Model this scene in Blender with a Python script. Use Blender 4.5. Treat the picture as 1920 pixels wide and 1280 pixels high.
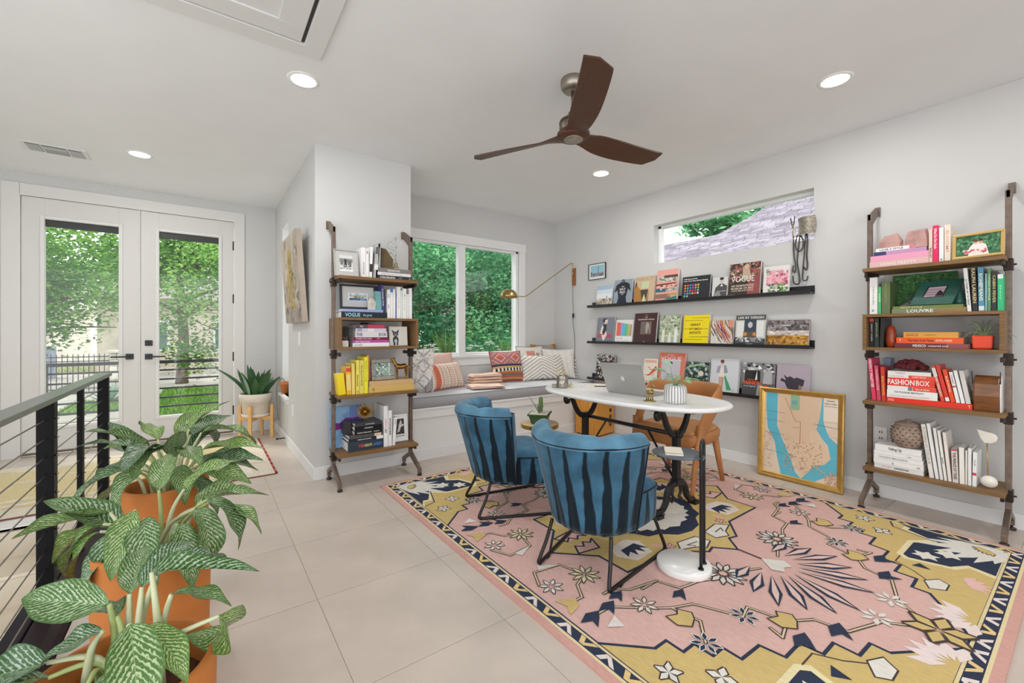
import bpy, math, random
from mathutils import Vector, Matrix, noise
for o in list(bpy.data.objects): bpy.data.objects.remove(o)
S = bpy.context.scene
COL = S.collection
# ---------------------------------------------------------------- camera
cd = bpy.data.cameras.new('camera'); cam = bpy.data.objects.new('camera', cd); COL.objects.link(cam)
cam.location = (0, 0, 1.2)
cam.rotation_euler = (math.pi/2, 0, -math.radians(35.88))
cd.sensor_width = 36; cd.lens = 799/1920*36
cd.shift_x = 3/1920; cd.shift_y = -15.5/1920
cd.clip_start = .02; cd.clip_end = 200
S.camera = cam
# ---------------------------------------------------------------- sky, sun, exposure
w = bpy.data.worlds.new('overcast_sky'); S.world = w; w.use_nodes = True
wn = w.node_tree.nodes['Background']
wn.inputs[0].default_value = (.955, .975, 1, 1); wn.inputs[1].default_value = 2.35
sd = bpy.data.lights.new('sun', 'SUN'); sd.energy = 1.4; sd.angle = math.radians(12); sd.color = (1, .97, .9)
sun = bpy.data.objects.new('sun', sd); COL.objects.link(sun); sun.rotation_euler = (math.radians(38), 0, math.radians(-150))
S.view_settings.view_transform = 'Standard'; S.view_settings.look = 'None'
S.view_settings.gamma = 1; S.view_settings.use_curve_mapping = False
S.view_settings.exposure = 0.1
DOWN = 8.0      # watts of each recessed downlight
# ---------------------------------------------------------------- helpers
R = math.radians
ALB = 1.22
def lin(x): return x/12.92 if x <= .04045 else ((x+.055)/1.055)**2.4
def hx(s, k=None):
    k = ALB if k is None else k
    return tuple(min(.92, lin(int(s[i:i+2], 16)/255)*k) for i in (0, 2, 4))
def cc(c): return hx(c) if isinstance(c, str) else c
MATS = {}
def mat(name, rough=.6, metal=0, var=0, vs=6, bump=0, bs=80, spec=.5, sheen=0, trans=0, emit=0, stretch=None, dist=.004, coat=0, sss=0):
    if name in MATS: return MATS[name]
    m = bpy.data.materials.new(name); m.use_nodes = True; N = m.node_tree.nodes; L = m.node_tree.links
    b = N['Principled BSDF']; a = N.new('ShaderNodeAttribute'); a.attribute_name = 'Col'
    out = a.outputs['Color']
    if var or bump:
        tc = N.new('ShaderNodeTexCoord'); src = tc.outputs['Object']
        if stretch:
            mp = N.new('ShaderNodeMapping'); mp.inputs['Scale'].default_value = stretch; L.new(src, mp.inputs[0]); src = mp.outputs[0]
    if var:
        n = N.new('ShaderNodeTexNoise'); n.inputs['Scale'].default_value = vs; n.inputs['Detail'].default_value = 5; L.new(src, n.inputs['Vector'])
        r = N.new('ShaderNodeMapRange'); r.inputs[1].default_value = .3; r.inputs[2].default_value = .7
        r.inputs[3].default_value = 1-var; r.inputs[4].default_value = 1+var; L.new(n.outputs[0], r.inputs[0])
        x = N.new('ShaderNodeVectorMath'); x.operation = 'SCALE'; L.new(out, x.inputs[0]); L.new(r.outputs[0], x.inputs['Scale']); out = x.outputs[0]
    L.new(out, b.inputs['Base Color'])
    if bump:
        n = N.new('ShaderNodeTexNoise'); n.inputs['Scale'].default_value = bs; n.inputs['Detail'].default_value = 3; L.new(src, n.inputs['Vector'])
        bp = N.new('ShaderNodeBump'); bp.inputs['Strength'].default_value = bump; bp.inputs['Distance'].default_value = dist
        L.new(n.outputs[0], bp.inputs['Height']); L.new(bp.outputs[0], b.inputs['Normal'])
    b.inputs['Roughness'].default_value = rough; b.inputs['Metallic'].default_value = metal
    b.inputs['Specular IOR Level'].default_value = spec
    b.inputs['Sheen Weight'].default_value = sheen; b.inputs['Coat Weight'].default_value = coat
    b.inputs['Transmission Weight'].default_value = trans; b.inputs['Subsurface Weight'].default_value = sss
    if emit: L.new(out, b.inputs['Emission Color']); b.inputs['Emission Strength'].default_value = emit
    MATS[name] = m
    return m
def I4(): return Matrix.Identity(4)
def frame(o, ux, uy):
    ux = Vector(ux).normalized(); uy = Vector(uy); uy = (uy-ux*uy.dot(ux)).normalized(); uz = ux.cross(uy)
    return Matrix(((ux.x, uy.x, uz.x, o[0]), (ux.y, uy.y, uz.y, o[1]), (ux.z, uy.z, uz.z, o[2]), (0, 0, 0, 1)))
def T(x, y, z): return Matrix.Translation((x, y, z))
def RX(a): return Matrix.Rotation(R(a), 4, 'X')
def RY(a): return Matrix.Rotation(R(a), 4, 'Y')
def RZ(a): return Matrix.Rotation(R(a), 4, 'Z')
FONT = {}
def glyphs(s, bold=0.0):
    k = (s, bold)
    if k not in FONT:
        cu = bpy.data.curves.new('t', 'FONT'); cu.body = s; cu.offset = bold; cu.resolution_u = 2
        o = bpy.data.objects.new('t', cu); COL.objects.link(o)
        dg = bpy.context.evaluated_depsgraph_get(); me = bpy.data.meshes.new_from_object(o.evaluated_get(dg))
        v = [(q.co.x, q.co.y) for q in me.vertices]; f = [tuple(p.vertices) for p in me.polygons]
        bpy.data.objects.remove(o); bpy.data.curves.remove(cu); bpy.data.meshes.remove(me)
        if v:
            x0 = min(q[0] for q in v); x1 = max(q[0] for q in v); y0 = min(q[1] for q in v); y1 = max(q[1] for q in v)
        else: x0, x1, y0, y1 = 0, 1, 0, 1
        FONT[k] = (v, f, x0, x1, y0, y1)
    return FONT[k]
class MB:
    def __init__(s, col=(.8, .8, .8)):
        s.v = []; s.f = []; s.c = []; s.m = []; s.sm = []; s.uv = {}; s.col = cc(col); s.T = I4(); s.mi = 0; s.smooth = False
    def add(s, vs, fs, col=None, sm=None):
        n = len(s.v); c = s.col if col is None else cc(col)
        Tm = s.T
        s.v += [tuple(Tm @ Vector(p)) for p in vs]
        for f in fs:
            s.f.append(tuple(i+n for i in f)); s.c.append(c); s.m.append(s.mi); s.sm.append(s.smooth if sm is None else sm)
        return n
    def box(s, lo, hi, col=None):
        x0, y0, z0 = lo; x1, y1, z1 = hi
        s.add([(x0, y0, z0), (x1, y0, z0), (x1, y1, z0), (x0, y1, z0), (x0, y0, z1), (x1, y0, z1), (x1, y1, z1), (x0, y1, z1)],
              [(0, 3, 2, 1), (4, 5, 6, 7), (0, 1, 5, 4), (1, 2, 6, 5), (2, 3, 7, 6), (3, 0, 4, 7)], col, False)
        return s
    def poly(s, pts, col=None):
        s.add(pts, [tuple(range(len(pts)))], col, False); return s
    def prism(s, pts, z0, z1, col=None, M=None):      # 2-D outline extruded along local z
        n = len(pts); a = [(x, y, z0) for x, y in pts]+[(x, y, z1) for x, y in pts]
        if M is not None: a = [tuple(M @ Vector(p)) for p in a]
        s.add(a, [tuple(range(n))[::-1], tuple(range(n, 2*n))]+[(i, (i+1) % n, n+(i+1) % n, n+i) for i in range(n)], col, False); return s
    def tube(s, pts, r, seg=8, col=None, closed=False, cap=True, flat=1.0):
        pts = [Vector(p) for p in pts]; n = len(pts); rs = r if isinstance(r, (list, tuple)) else [r]*n
        vs = []; up = None
        for i in range(n):
            if closed: d = pts[(i+1) % n]-pts[i-1]
            else: d = pts[min(i+1, n-1)]-pts[max(i-1, 0)]
            if d.length < 1e-9: d = Vector((0, 0, 1))
            d.normalize()
            if up is None: up = Vector((0, 0, 1)) if abs(d.z) < .9 else Vector((0, 1, 0))
            side = d.cross(up)
            if side.length < 1e-5: side = d.cross(Vector((1, 0, 0)))
            side.normalize(); up = side.cross(d).normalized()
            for k in range(seg):
                a = 2*math.pi*k/seg; vs.append(pts[i]+side*math.cos(a)*rs[i]+up*math.sin(a)*rs[i]*flat)
        fs = []
        for i in range(n if closed else n-1):
            j = (i+1) % n
            for k in range(seg): fs.append((i*seg+k, i*seg+(k+1) % seg, j*seg+(k+1) % seg, j*seg+k))
        if cap and not closed: fs += [tuple(range(seg))[::-1], tuple(range((n-1)*seg, n*seg))]
        s.add(vs, fs, col, True); return s
    def lathe(s, prof, seg=24, col=None, c=(0, 0, 0), sx=1, sy=1, cap=True):
        n = len(prof); vs = []
        for r, z in prof:
            for k in range(seg):
                a = 2*math.pi*k/seg; vs.append((c[0]+r*sx*math.cos(a), c[1]+r*sy*math.sin(a), c[2]+z))
        fs = [(i*seg+k, i*seg+(k+1) % seg, (i+1)*seg+(k+1) % seg, (i+1)*seg+k) for i in range(n-1) for k in range(seg)]
        if cap:
            if prof[0][0] > 1e-6: fs.append(tuple(range(seg))[::-1])
            if prof[-1][0] > 1e-6: fs.append(tuple(range((n-1)*seg, n*seg)))
        s.add(vs, fs, col, True); return s
    def ball(s, c, r, col=None, seg=12, rings=8):
        if not isinstance(r, (list, tuple)): r = (r, r, r)
        vs = [(c[0], c[1], c[2]-r[2])]
        for i in range(1, rings):
            t = -math.pi/2+math.pi*i/rings
            for k in range(seg):
                a = 2*math.pi*k/seg; vs.append((c[0]+r[0]*math.cos(t)*math.cos(a), c[1]+r[1]*math.cos(t)*math.sin(a), c[2]+r[2]*math.sin(t)))
        vs.append((c[0], c[1], c[2]+r[2])); fs = []
        for k in range(seg): fs.append((0, 1+(k+1) % seg, 1+k))
        for i in range(rings-2):
            for k in range(seg): fs.append((1+i*seg+k, 1+i*seg+(k+1) % seg, 1+(i+1)*seg+(k+1) % seg, 1+(i+1)*seg+k))
        b = 1+(rings-2)*seg; t = len(vs)-1
        for k in range(seg): fs.append((b+k, b+(k+1) % seg, t))
        s.add(vs, fs, col, True); return s
    def surf(s, fn, nu, nv, col=None, cu=False, cv=False, uv=False, colfn=None):   # fn(u,v) u,v in 0..1
        vs = []; uvs = []
        for i in range(nu+(0 if cu else 1)):
            for j in range(nv+(0 if cv else 1)):
                vs.append(fn(i/nu, j/nv)); uvs.append((i/nu, j/nv))
        w_ = nv if cv else nv+1; h_ = nu if cu else nu+1; fs = []
        for i in range(nu):
            for j in range(nv):
                a = i*w_+j; b = i*w_+(j+1) % w_; c2 = ((i+1) % h_)*w_+(j+1) % w_; d = ((i+1) % h_)*w_+j; fs.append((a, d, c2, b))
        k = len(s.c); n = s.add(vs, fs, col, True)
        if uv:
            for i, q in enumerate(uvs): s.uv[n+i] = q
        if colfn:
            q = 0
            for i in range(nu):
                for j in range(nv):
                    s.c[k+q] = cc(colfn((i+.5)/nu, (j+.5)/nv)); q += 1
        return s
    # flat print: everything below draws in a 2-D frame F (x right, y up, z out of the page), lifted by layer
    def ink(s, F, pts, col, lay=1, e=.00035):
        vs = [tuple(F @ Vector((x, y, lay*e))) for x, y in pts]; s.add(vs, [tuple(range(len(pts)))], col, False); return s
    def rect(s, F, x0, y0, x1, y1, col, lay=1): return s.ink(F, [(x0, y0), (x1, y0), (x1, y1), (x0, y1)], col, lay)
    def oval(s, F, x, y, rx, ry, col, lay=1, n=16, a=0):
        ca, sa = math.cos(R(a)), math.sin(R(a))
        return s.ink(F, [(x+rx*math.cos(t)*ca-ry*math.sin(t)*sa, y+rx*math.cos(t)*sa+ry*math.sin(t)*ca) for t in [2*math.pi*k/n for k in range(n)]], col, lay)
    def stroke(s, F, pts, w_, col, lay=1, closed=False):
        P_ = [Vector((p[0], p[1])) for p in pts]; n = len(P_)
        for i in range(n if closed else n-1):
            a, b = P_[i], P_[(i+1) % n]; d = b-a
            if d.length < 1e-9: continue
            d.normalize(); q = Vector((-d.y, d.x))*w_/2; a2 = a-d*w_*.45; b2 = b+d*w_*.45
            s.ink(F, [tuple(a2-q), tuple(b2-q), tuple(b2+q), tuple(a2+q)], col, lay)
        return s
    def text(s, F, st, x, y, h, col, lay=2, al='c', wid=None, bold=0.0, e=.00035):   # x,y = anchor at mid height; h = letter height
        v, f, x0, x1, y0, y1 = glyphs(st, bold)
        if not v: return s
        k = h/(max(.01, glyphs('H', bold)[5])); kx = k if wid is None else wid/(x1-x0); W = (x1-x0)*kx
        ox = x-W/2 if al == 'c' else (x if al == 'l' else x-W)
        hh = glyphs('H', bold)[5]
        s.add([tuple(F @ Vector((ox+(px-x0)*kx, y+(py-hh/2)*k, lay*e))) for px, py in v], f, col, False); return s
    def build(s, name, m, parent=None, bevel=0, seg=2, sub=0, origin=None):
        me = bpy.data.meshes.new(name); me.from_pydata(s.v, [], s.f)
        ms = m if isinstance(m, (list, tuple)) else [m]
        for q in ms: me.materials.append(q)
        me.polygons.foreach_set('material_index', s.m); me.polygons.foreach_set('use_smooth', s.sm)
        ca = me.color_attributes.new('Col', 'FLOAT_COLOR', 'CORNER'); flat = []
        for f, c in zip(s.f, s.c): flat += [c[0], c[1], c[2], 1.0]*len(f)
        ca.data.foreach_set('color', flat)
        if s.uv:
            at = me.attributes.new('luv', 'FLOAT_VECTOR', 'POINT'); d = [0.0]*(3*len(s.v))
            for i, q in s.uv.items(): d[3*i:3*i+2] = q
            at.data.foreach_set('vector', d)
        me.update()
        o = bpy.data.objects.new(name, me); COL.objects.link(o)
        if parent: o.parent = parent
        if bevel:
            b = o.modifiers.new('bevel', 'BEVEL'); b.width = bevel; b.segments = seg; b.limit_method = 'ANGLE'; b.angle_limit = R(40); b.harden_normals = False
        if sub:
            q = o.modifiers.new('sub', 'SUBSURF'); q.levels = sub; q.render_levels = sub
        return o
def thing(name, label, cat, M_=None, group=None, loc=None, rz=0):
    o = bpy.data.objects.new(name, None); COL.objects.link(o); o.empty_display_size = .05
    if M_ is not None: o.matrix_world = M_
    if loc is not None: o.location = loc; o.rotation_euler = (0, 0, R(rz))
    o['label'] = label; o['category'] = cat
    if group: o['group'] = group
    return o
def tag(o, label, cat, group=None):
    o['label'] = label; o['category'] = cat
    if group: o['group'] = group
    return o
def struct(o, label, cat):
    o['kind'] = 'structure'; o['label'] = label; o['category'] = cat; return o
def shift(o, M_): o.matrix_world = M_; return o
def copy_of(o, parent):
    c = o.copy(); COL.objects.link(c); c.parent = parent; return c
def copy_tree(o, parent=None):
    c = o.copy(); COL.objects.link(c); c.parent = parent
    for ch in list(o.children): copy_tree(ch, c)
    return c
def spl(pts, n=8, closed=False):     # Catmull-Rom through points
    P_ = [Vector(p) for p in pts]; out = []; m = len(P_)
    for i in range(m if closed else m-1):
        p0 = P_[i-1] if (i > 0 or closed) else P_[0]; p1 = P_[i]; p2 = P_[(i+1) % m]
        p3 = P_[(i+2) % m] if (closed or i+2 < m) else P_[-1]
        for k in range(n):
            t = k/n; out.append(.5*((2*p1)+(p2-p0)*t+(2*p0-5*p1+4*p2-p3)*t*t+(3*p1-p0-3*p2+p3)*t**3))
    if not closed: out.append(P_[-1])
    return out
# shared materials (colour always comes from the mesh's own colour attribute)
m_wall = mat('wall_paint', .85, var=.015, vs=3, bump=.05, bs=250)
m_trim = mat('trim_paint', .45)
m_tile = mat('porcelain_tile', .38, var=.07, vs=4, spec=.4)
m_black = mat('black_metal', .4, spec=.5)
m_iron = mat('aged_iron', .45, metal=.6, var=.25, vs=20)
m_wood = mat('wood', .5, var=.22, vs=9, stretch=(1, 12, 12), bump=.1, bs=40)
m_woodx = mat('wood_x', .5, var=.25, vs=9, stretch=(1.2, 14, 14))
m_woodz = mat('wood_upright', .5, var=.2, vs=9, stretch=(12, 12, 1.2))
m_paper = mat('paper', .6, spec=.3)
m_gloss = mat('printed_cover', .35, spec=.4)
m_fab = mat('fabric', .9, var=.08, vs=60, bump=.4, bs=400, sheen=.1, spec=.2)
m_brass = mat('brass', .3, metal=1, var=.1, vs=30)
m_steel = mat('steel', .35, metal=1)
m_cer = mat('ceramic', .3, spec=.5)
m_terra = mat('terracotta', .75, var=.08, vs=8)
m_plastic = mat('plastic', .4)
m_stone = mat('stone', .7, var=.2, vs=14, bump=.4, bs=20)
def glassmat():
    m = bpy.data.materials.new('window_glass'); m.use_nodes = True; N = m.node_tree.nodes; L = m.node_tree.links
    N.remove(N['Principled BSDF']); t = N.new('ShaderNodeBsdfTransparent'); t.inputs[0].default_value = (.97, .985, .98, 1); g = N.new('ShaderNodeBsdfGlossy'); g.inputs['Roughness'].default_value = .02
    mx = N.new('ShaderNodeMixShader'); mx.inputs[0].default_value = .03; L.new(t.outputs[0], mx.inputs[1]); L.new(g.outputs[0], mx.inputs[2])
    L.new(mx.outputs[0], N['Material Output'].inputs[0]); return m
m_glass = glassmat()
# ---------------------------------------------------------------- room shell
XR, YC, YD, YW, XC, XE, ZC = 4.05, 3.75, 6.08, 4.535, .745, 1.57, 2.75
WALL = (.665, .662, .652); TRIM = (.86, .86, .855)
def slab(name, boxes, m=m_wall, col=WALL, label='', cat='wall', bevel=0):
    b = MB(col)
    for lo, hi in boxes: b.box(lo, hi)
    return struct(b.build(name, m, bevel=bevel), label, cat)
# floor: slab, grout and separate tiles
fl = MB(hx('a39a90'))
fl.box((-.44, -2.6, -.12), (XR+.1, YC+.02, -.003)); fl.box((-.44, YC+.02, -.12), (XC+.02, YD+.12, -.003)); fl.box((-3.2, 3.93, -.12), (-.44, YD+.12, -.003))
floor = struct(fl.build('floor', m_tile), 'beige large-format porcelain tile floor', 'floor')
TILE = {}
random.seed(4)
def tile(x0, x1, y0, y1):
    g = .0013; k = (round(x1-x0, 3), round(y1-y0, 3), random.randint(0, 3))
    if k not in TILE:
        f = random.uniform(.985, 1.015); b = MB(tuple(c*f for c in hx('c8bcb1', 1.12))); b.box((g, g, -.003), (k[0]-g, k[1]-g, 0)); TILE[k] = b.build('tile', m_tile, floor).data
        o = floor.children[-1] if floor.children else None
        for o in bpy.data.objects:
            if o.data is TILE[k]: break
    else:
        o = bpy.data.objects.new('tile', TILE[k]); COL.objects.link(o); o.parent = floor
    o.location = (x0, y0, 0)
TX = [.4215+.6055*i for i in range(-7, 7)]; TY = [2.067+.604*i for i in range(-8, 8)]
def clip_tiles(X0, X1, Y0, Y1):
    for a, b in zip(TX, TX[1:]):
        for c, d in zip(TY, TY[1:]):
            x0, x1, y0, y1 = max(a, X0), min(b, X1), max(c, Y0), min(d, Y1)
            if x1-x0 > .01 and y1-y0 > .01: tile(x0, x1, y0, y1)
clip_tiles(-.44, XR, -.6, YC); clip_tiles(-.44, XC, YC, YD); clip_tiles(-2.2, -.44, 3.93, YD)
# ceiling
slab('ceiling', [((-3.2, -2.6, ZC), (XR+.2, YC, ZC+.12)), ((-3.2, YC, ZC), (XC+.15, YD+.2, ZC+.12)), ((XE-.1, YC, ZC), (XR+.2, YW+.2, ZC+.12)), ((XC+.15, YC, ZC), (XE-.1, YC+.2, ZC+.12))], col=(.86, .865, .87), label='smooth white ceiling', cat='ceiling')
# right wall with high window opening y 1.368..2.89, z 1.967..2.39
WY0, WY1, WZ0, WZ1 = 1.368, 2.89, 1.967, 2.39
t = .17
slab('wall_right', [((XR, -2.6, 0), (XR+t, WY0, ZC)), ((XR, WY1, 0), (XR+t, YW+.2, ZC)), ((XR, WY0, 0), (XR+t, WY1, WZ0)), ((XR, WY0, WZ1), (XR+t, WY1, ZC))], label='white painted wall with the picture ledges and bookcase', cat='wall')
# bay window wall, opening x 1.9..3.50, z .93..2.27
BX0, BX1, BZ0, BZ1 = 1.60, 3.42, .93, 2.285
slab('wall_back', [((XE-.2, YW, 0), (BX0, YW+t, ZC)), ((BX1, YW, 0), (XR+t, YW+t, ZC)), ((BX0, YW, 0), (BX1, YW+t, BZ0)), ((BX0, YW, BZ1), (BX1, YW+t, ZC))], label='white wall around the bay window above the bench', cat='wall')
# column block (front face and the side of the niche) and the entry side wall with a narrow window
NY0, NY1, NZ0, NZ1 = 5.05, 5.50, .52, 2.40
slab('wall_column', [((XC, YC, 0), (XE, YC+.16, ZC)), ((XE-.16, YC+.16, 0), (XE, YW, ZC))], label='white wall column behind the bookcase with yellow books', cat='wall')
slab('wall_entry', [((XC, YC+.16, 0), (XC+t, NY0, ZC)), ((XC, NY1, 0), (XC+t, YD, ZC)), ((XC, NY0, 0), (XC+t, NY1, NZ0)), ((XC, NY0, NZ1), (XC+t, NY1, ZC))], label='white entry side wall with a canvas and narrow window', cat='wall')
# door wall, opening x -1.42..0.31 , z 0..2.53
DX0, DX1, DZ = -1.422, .312, 2.535
slab('wall_door', [((-3.2, YD, -.1), (DX0, YD+t, ZC)), ((DX1, YD, -.1), (XC+t, YD+t, ZC)), ((DX0, YD, DZ), (DX1, YD+t, ZC))], label='white wall around the double glass doors', cat='wall')
slab('wall_left', [((-3.2, 2.2, -2.2), (-3.1, YD+t, ZC)), ((-3.2, -2.6, -2.2), (-3.1, 2.2, .25))], label='white wall on the far side of the stairs', cat='wall')  # unseen wall, kept low beside the viewer to let daylight reach the right wall
slab('wall_added_behind', [((1.6, -2.7, 0), (XR+t, -2.6, ZC))], label='unseen white part wall behind the viewer, added to cut daylight', cat='wall')  # out of view, added to cut daylight from behind on the column
# baseboards
def bb(name, boxes, label):
    b = MB(TRIM)
    for lo, hi in boxes: b.box(lo, hi)
    struct(b.build(name, m_trim, bevel=.004), label, 'baseboard')
bb('baseboard_right', [((XR-.014, -2.5, 0), (XR, YC, .095))], 'white baseboard along the picture ledge wall')
bb('baseboard_column', [((XC-.014, YC-.014, 0), (XE, YC, .105))], 'white baseboard under the bookcase at the column')
bb('baseboard_entry', [((XC-.014, YC-.013, 0), (XC, YD, .105))], 'white baseboard along the entry side wall')
bb('baseboard_door', [((DX1+.1, YD-.014, 0), (XC-.014, YD, .14))], 'white baseboard behind the snake plant stand')
# ------------------------------------------------- bay window
wn1 = struct(thing('window_1', 'two-pane white bay window above the window seat', 'window', loc=(0, 0, 0)), 'two-pane white bay window above the window seat', 'window')
def part(name, m, parent, boxes, col, bevel=0, label=None):
    b = MB(col)
    for lo, hi in boxes: b.box(lo, hi)
    o = b.build(name, m, parent, bevel=bevel)
    if label: o['label'] = label
    return o
VW = hx('f0f1f1', 1.0)
fy0, fy1 = YW+.02, YW+.085
part('window_frame', m_trim, wn1, [((BX0, fy0, BZ0), (BX1, fy1, BZ0+.035)), ((BX0, fy0, BZ1-.03), (BX1, fy1, BZ1)), ((BX0, fy0, BZ0), (BX0+.03, fy1, BZ1)), ((BX1-.035, fy0, BZ0), (BX1, fy1, BZ1))], VW, .003)
part('mullion', m_trim, wn1, [((2.515, fy0-.01, BZ0), (2.61, fy1, BZ1))], VW, .004)
part('pane', m_glass, wn1, [((BX0+.03, fy0+.03, BZ0+.035), (2.515, fy0+.034, BZ1-.03))], VW)
part('pane', m_glass, wn1, [((2.61, fy0+.03, BZ0+.035), (BX1-.035, fy0+.034, BZ1-.03))], VW)
part('latch', m_trim, wn1, [((2.545, fy0-.025, 1.56), (2.58, fy0-.01, 1.62))], VW, .003)
struct(part('trim_1', m_trim, None, [((XE, YW-.018, BZ1-.005), (BX1+.11, YW, 2.385)), ((BX1, YW-.016, BZ0-.03), (BX1+.10, YW, BZ1))], TRIM, .003), 'flat white casing around the bay window', 'trim')
struct(part('trim_2', m_trim, None, [((XE, YW-.05, BZ0-.025), (BX1+.12, YW+.03, BZ0+.005)), ((XE, YW-.016, BZ0-.12), (BX1+.10, YW, BZ0-.025))], TRIM, .003), 'white sill and apron below the bay window', 'trim')
# ------------------------------------------------- high window
wn2 = struct(thing('window_2', '', '', loc=(0, 0, 0)), 'wide horizontal high window showing a shingle roof', 'window')
hx0, hx1 = XR+.085, XR+.14
part('window_frame', m_trim, wn2, [((hx0, WY0, WZ0), (hx1, WY1, WZ0+.018)), ((hx0, WY0, WZ1-.03), (hx1, WY1, WZ1)), ((hx0, WY0, WZ0), (hx1, WY0+.02, WZ1)), ((hx0, WY1-.035, WZ0), (hx1, WY1, WZ1))], VW, .003)
part('pane', m_glass, wn2, [((hx0+.025, WY0+.02, WZ0+.018), (hx0+.029, WY1-.035, WZ1-.03))], VW)
# ------------------------------------------------- narrow entry window
wn3 = struct(thing('window_3', '', '', loc=(0, 0, 0)), 'tall narrow white window beside the front doors', 'window')
part('window_frame', m_trim, wn3, [((XC+.10, NY0, NZ0), (XC+.15, NY0+.03, NZ1)), ((XC+.10, NY1-.03, NZ0), (XC+.15, NY1, NZ1)), ((XC+.10, NY0, NZ0), (XC+.15, NY1, NZ0+.03)), ((XC+.10, NY0, NZ1-.03), (XC+.15, NY1, NZ1))], VW, .003)
part('pane', m_glass, wn3, [((XC+.12, NY0+.03, NZ0+.03), (XC+.124, NY1-.03, NZ1-.03))], VW)
part('jamb_liner', m_trim, wn3, [((XC+.004, NY1-.012, NZ0), (XC+.10, NY1, NZ1)), ((XC+.004, NY0, NZ1-.012), (XC+.10, NY1, NZ1))], VW)
part('window_sill', m_trim, wn3, [((XC-.04, NY0-.03, NZ0-.025), (XC+.1, NY1+.03, NZ0))], VW, .004)
part('apron', m_trim, wn3, [((XC-.012, NY0-.02, NZ0-.085), (XC, NY1+.02, NZ0-.025))], VW, .003)
# ------------------------------------------------- double doors
DW = hx('dedcd9', 1.0)
def door(name, x0, x1, gx0, gx1, label, hinge_x, handles):
    d = struct(thing(name, '', '', loc=(0, 0, 0)), label, 'door')
    y0, y1 = YD+.004, YD+.05; z0, z1, g0, g1 = .035, 2.527, .285, 2.325
    part('door_slab', m_trim, d, [((x0, y0, z0), (gx0, y1, z1)), ((gx1, y0, z0), (x1, y1, z1)), ((gx0, y0, z0), (gx1, y1, g0)), ((gx0, y0, g1), (gx1, y1, z1))], DW, .002)
    b = MB(hx('e6e5e3', 1.0)); q = .032
    for lo, hi in (((gx0-q, y0-.012, g0-q), (gx0, y0, g1+q)), ((gx1, y0-.012, g0-q), (gx1+q, y0, g1+q)), ((gx0, y0-.012, g0-q), (gx1, y0, g0)), ((gx0, y0-.012, g1), (gx1, y0, g1+q))): b.box(lo, hi)
    b.build('glazing_bead', m_trim, d, bevel=.004)
    part('pane', m_glass, d, [((gx0, y0+.02, g0), (gx1, y0+.024, g1))], DW)
    part('shade_roll', m_black, d, [((gx0, y0+.028, g1-.07), (gx1, y0+.044, g1))], hx('1d1c1b'), .006, 'dark rolled shade at the top of the glass')
    part('threshold_sweep', m_black, d, [((x0, y0, .012), (x1, y1, z0))], hx('6b5b4d'), .001, 'brown door sweep')
    for z in (.283, .922, 1.612, 2.245):
        if hinge_x is not None:
            b = MB(hx('141414')); b.tube([(hinge_x, y0-.006, z-.055), (hinge_x, y0-.006, z+.055)], .008, 8); b.box((hinge_x-.012, y0-.004, z-.05), (hinge_x+.012, y0, z+.05)); b.build('hinge', m_black, d)
    for kind, x, z, dr in handles:
        b = MB(hx('151514')); b.box((x-.032, y0-.014, z-.03), (x+.032, y0, z+.03)); h = b.build('lock_plate' if kind == 'lock' else 'handle_plate', m_black, d, bevel=.003)
        b = MB(hx('151514'))
        if kind == 'lock': b.box((x-.007, y0-.032, z-.016), (x+.007, y0-.014, z+.016)); b.build('thumb_turn', m_black, h, bevel=.002)
        else:
            b.tube([(x, y0-.014, z), (x, y0-.05, z)], .009, 8); b.box((min(x, x+dr*.14)-.006, y0-.058, z-.008), (max(x, x+dr*.14)+.006, y0-.044, z+.008)); b.build('lever', m_black, h, bevel=.003)
    return d
door('door_1', -1.412, -.556, -1.255, -.715, 'left glass entry door with black lever pointing left', None, [('lever', -.628, .95, -1)])
door('door_2', -.538, .303, -.385, .158, 'right glass entry door with black deadbolt and lever', .307, [('lever', -.472, .945, 1), ('lock', -.472, 1.093, 0)])
struct(part('trim_3', m_trim, None, [((DX0-.115, YD-.018, 0), (DX0+.008, YD, DZ+.11)), ((DX1-.004, YD-.018, 0), (DX1+.105, YD, DZ+.11)), ((DX0, YD-.018, DZ-.006), (DX1, YD, DZ+.11)), ((-.556, YD-.004, .03), (-.541, YD+.03, 2.53))], hx('e3e1de', 1.0), .003), 'flat white casing around the double entry doors', 'trim')
# ------------------------------------------------- stairs going down beside the railing
ST = hx('c9bda9', 1.05)
st = struct(thing('stair', '', '', loc=(0, 3.93, 0)), 'tiled stair going down on the far side of the cable railing', 'stair')
part('nosing', m_trim, st, [((-3.1, -.0, -.02), (-.63, .15, .004))], hx('e2e0dc', 1.0), .003, 'white stair edge strip')
for k in range(7):
    y = -.30*k; z = -.176*(k+1)
    part('riser', m_tile, st, [((-3.1, y-.012, z), (-.63, y+.02, z+.176-(.02 if k == 0 else .02)))], ST)
    part('tread', m_tile, st, [((-3.1, y-.31, z-.02), (-.63, y+.0, z))], tuple(c*1.08 for c in ST), .003)
slab('wall_stair', [((-.64, .5, -2.2), (-.44, 3.93, -.12))], label='wall below the railing on the stair side', cat='wall')
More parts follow.
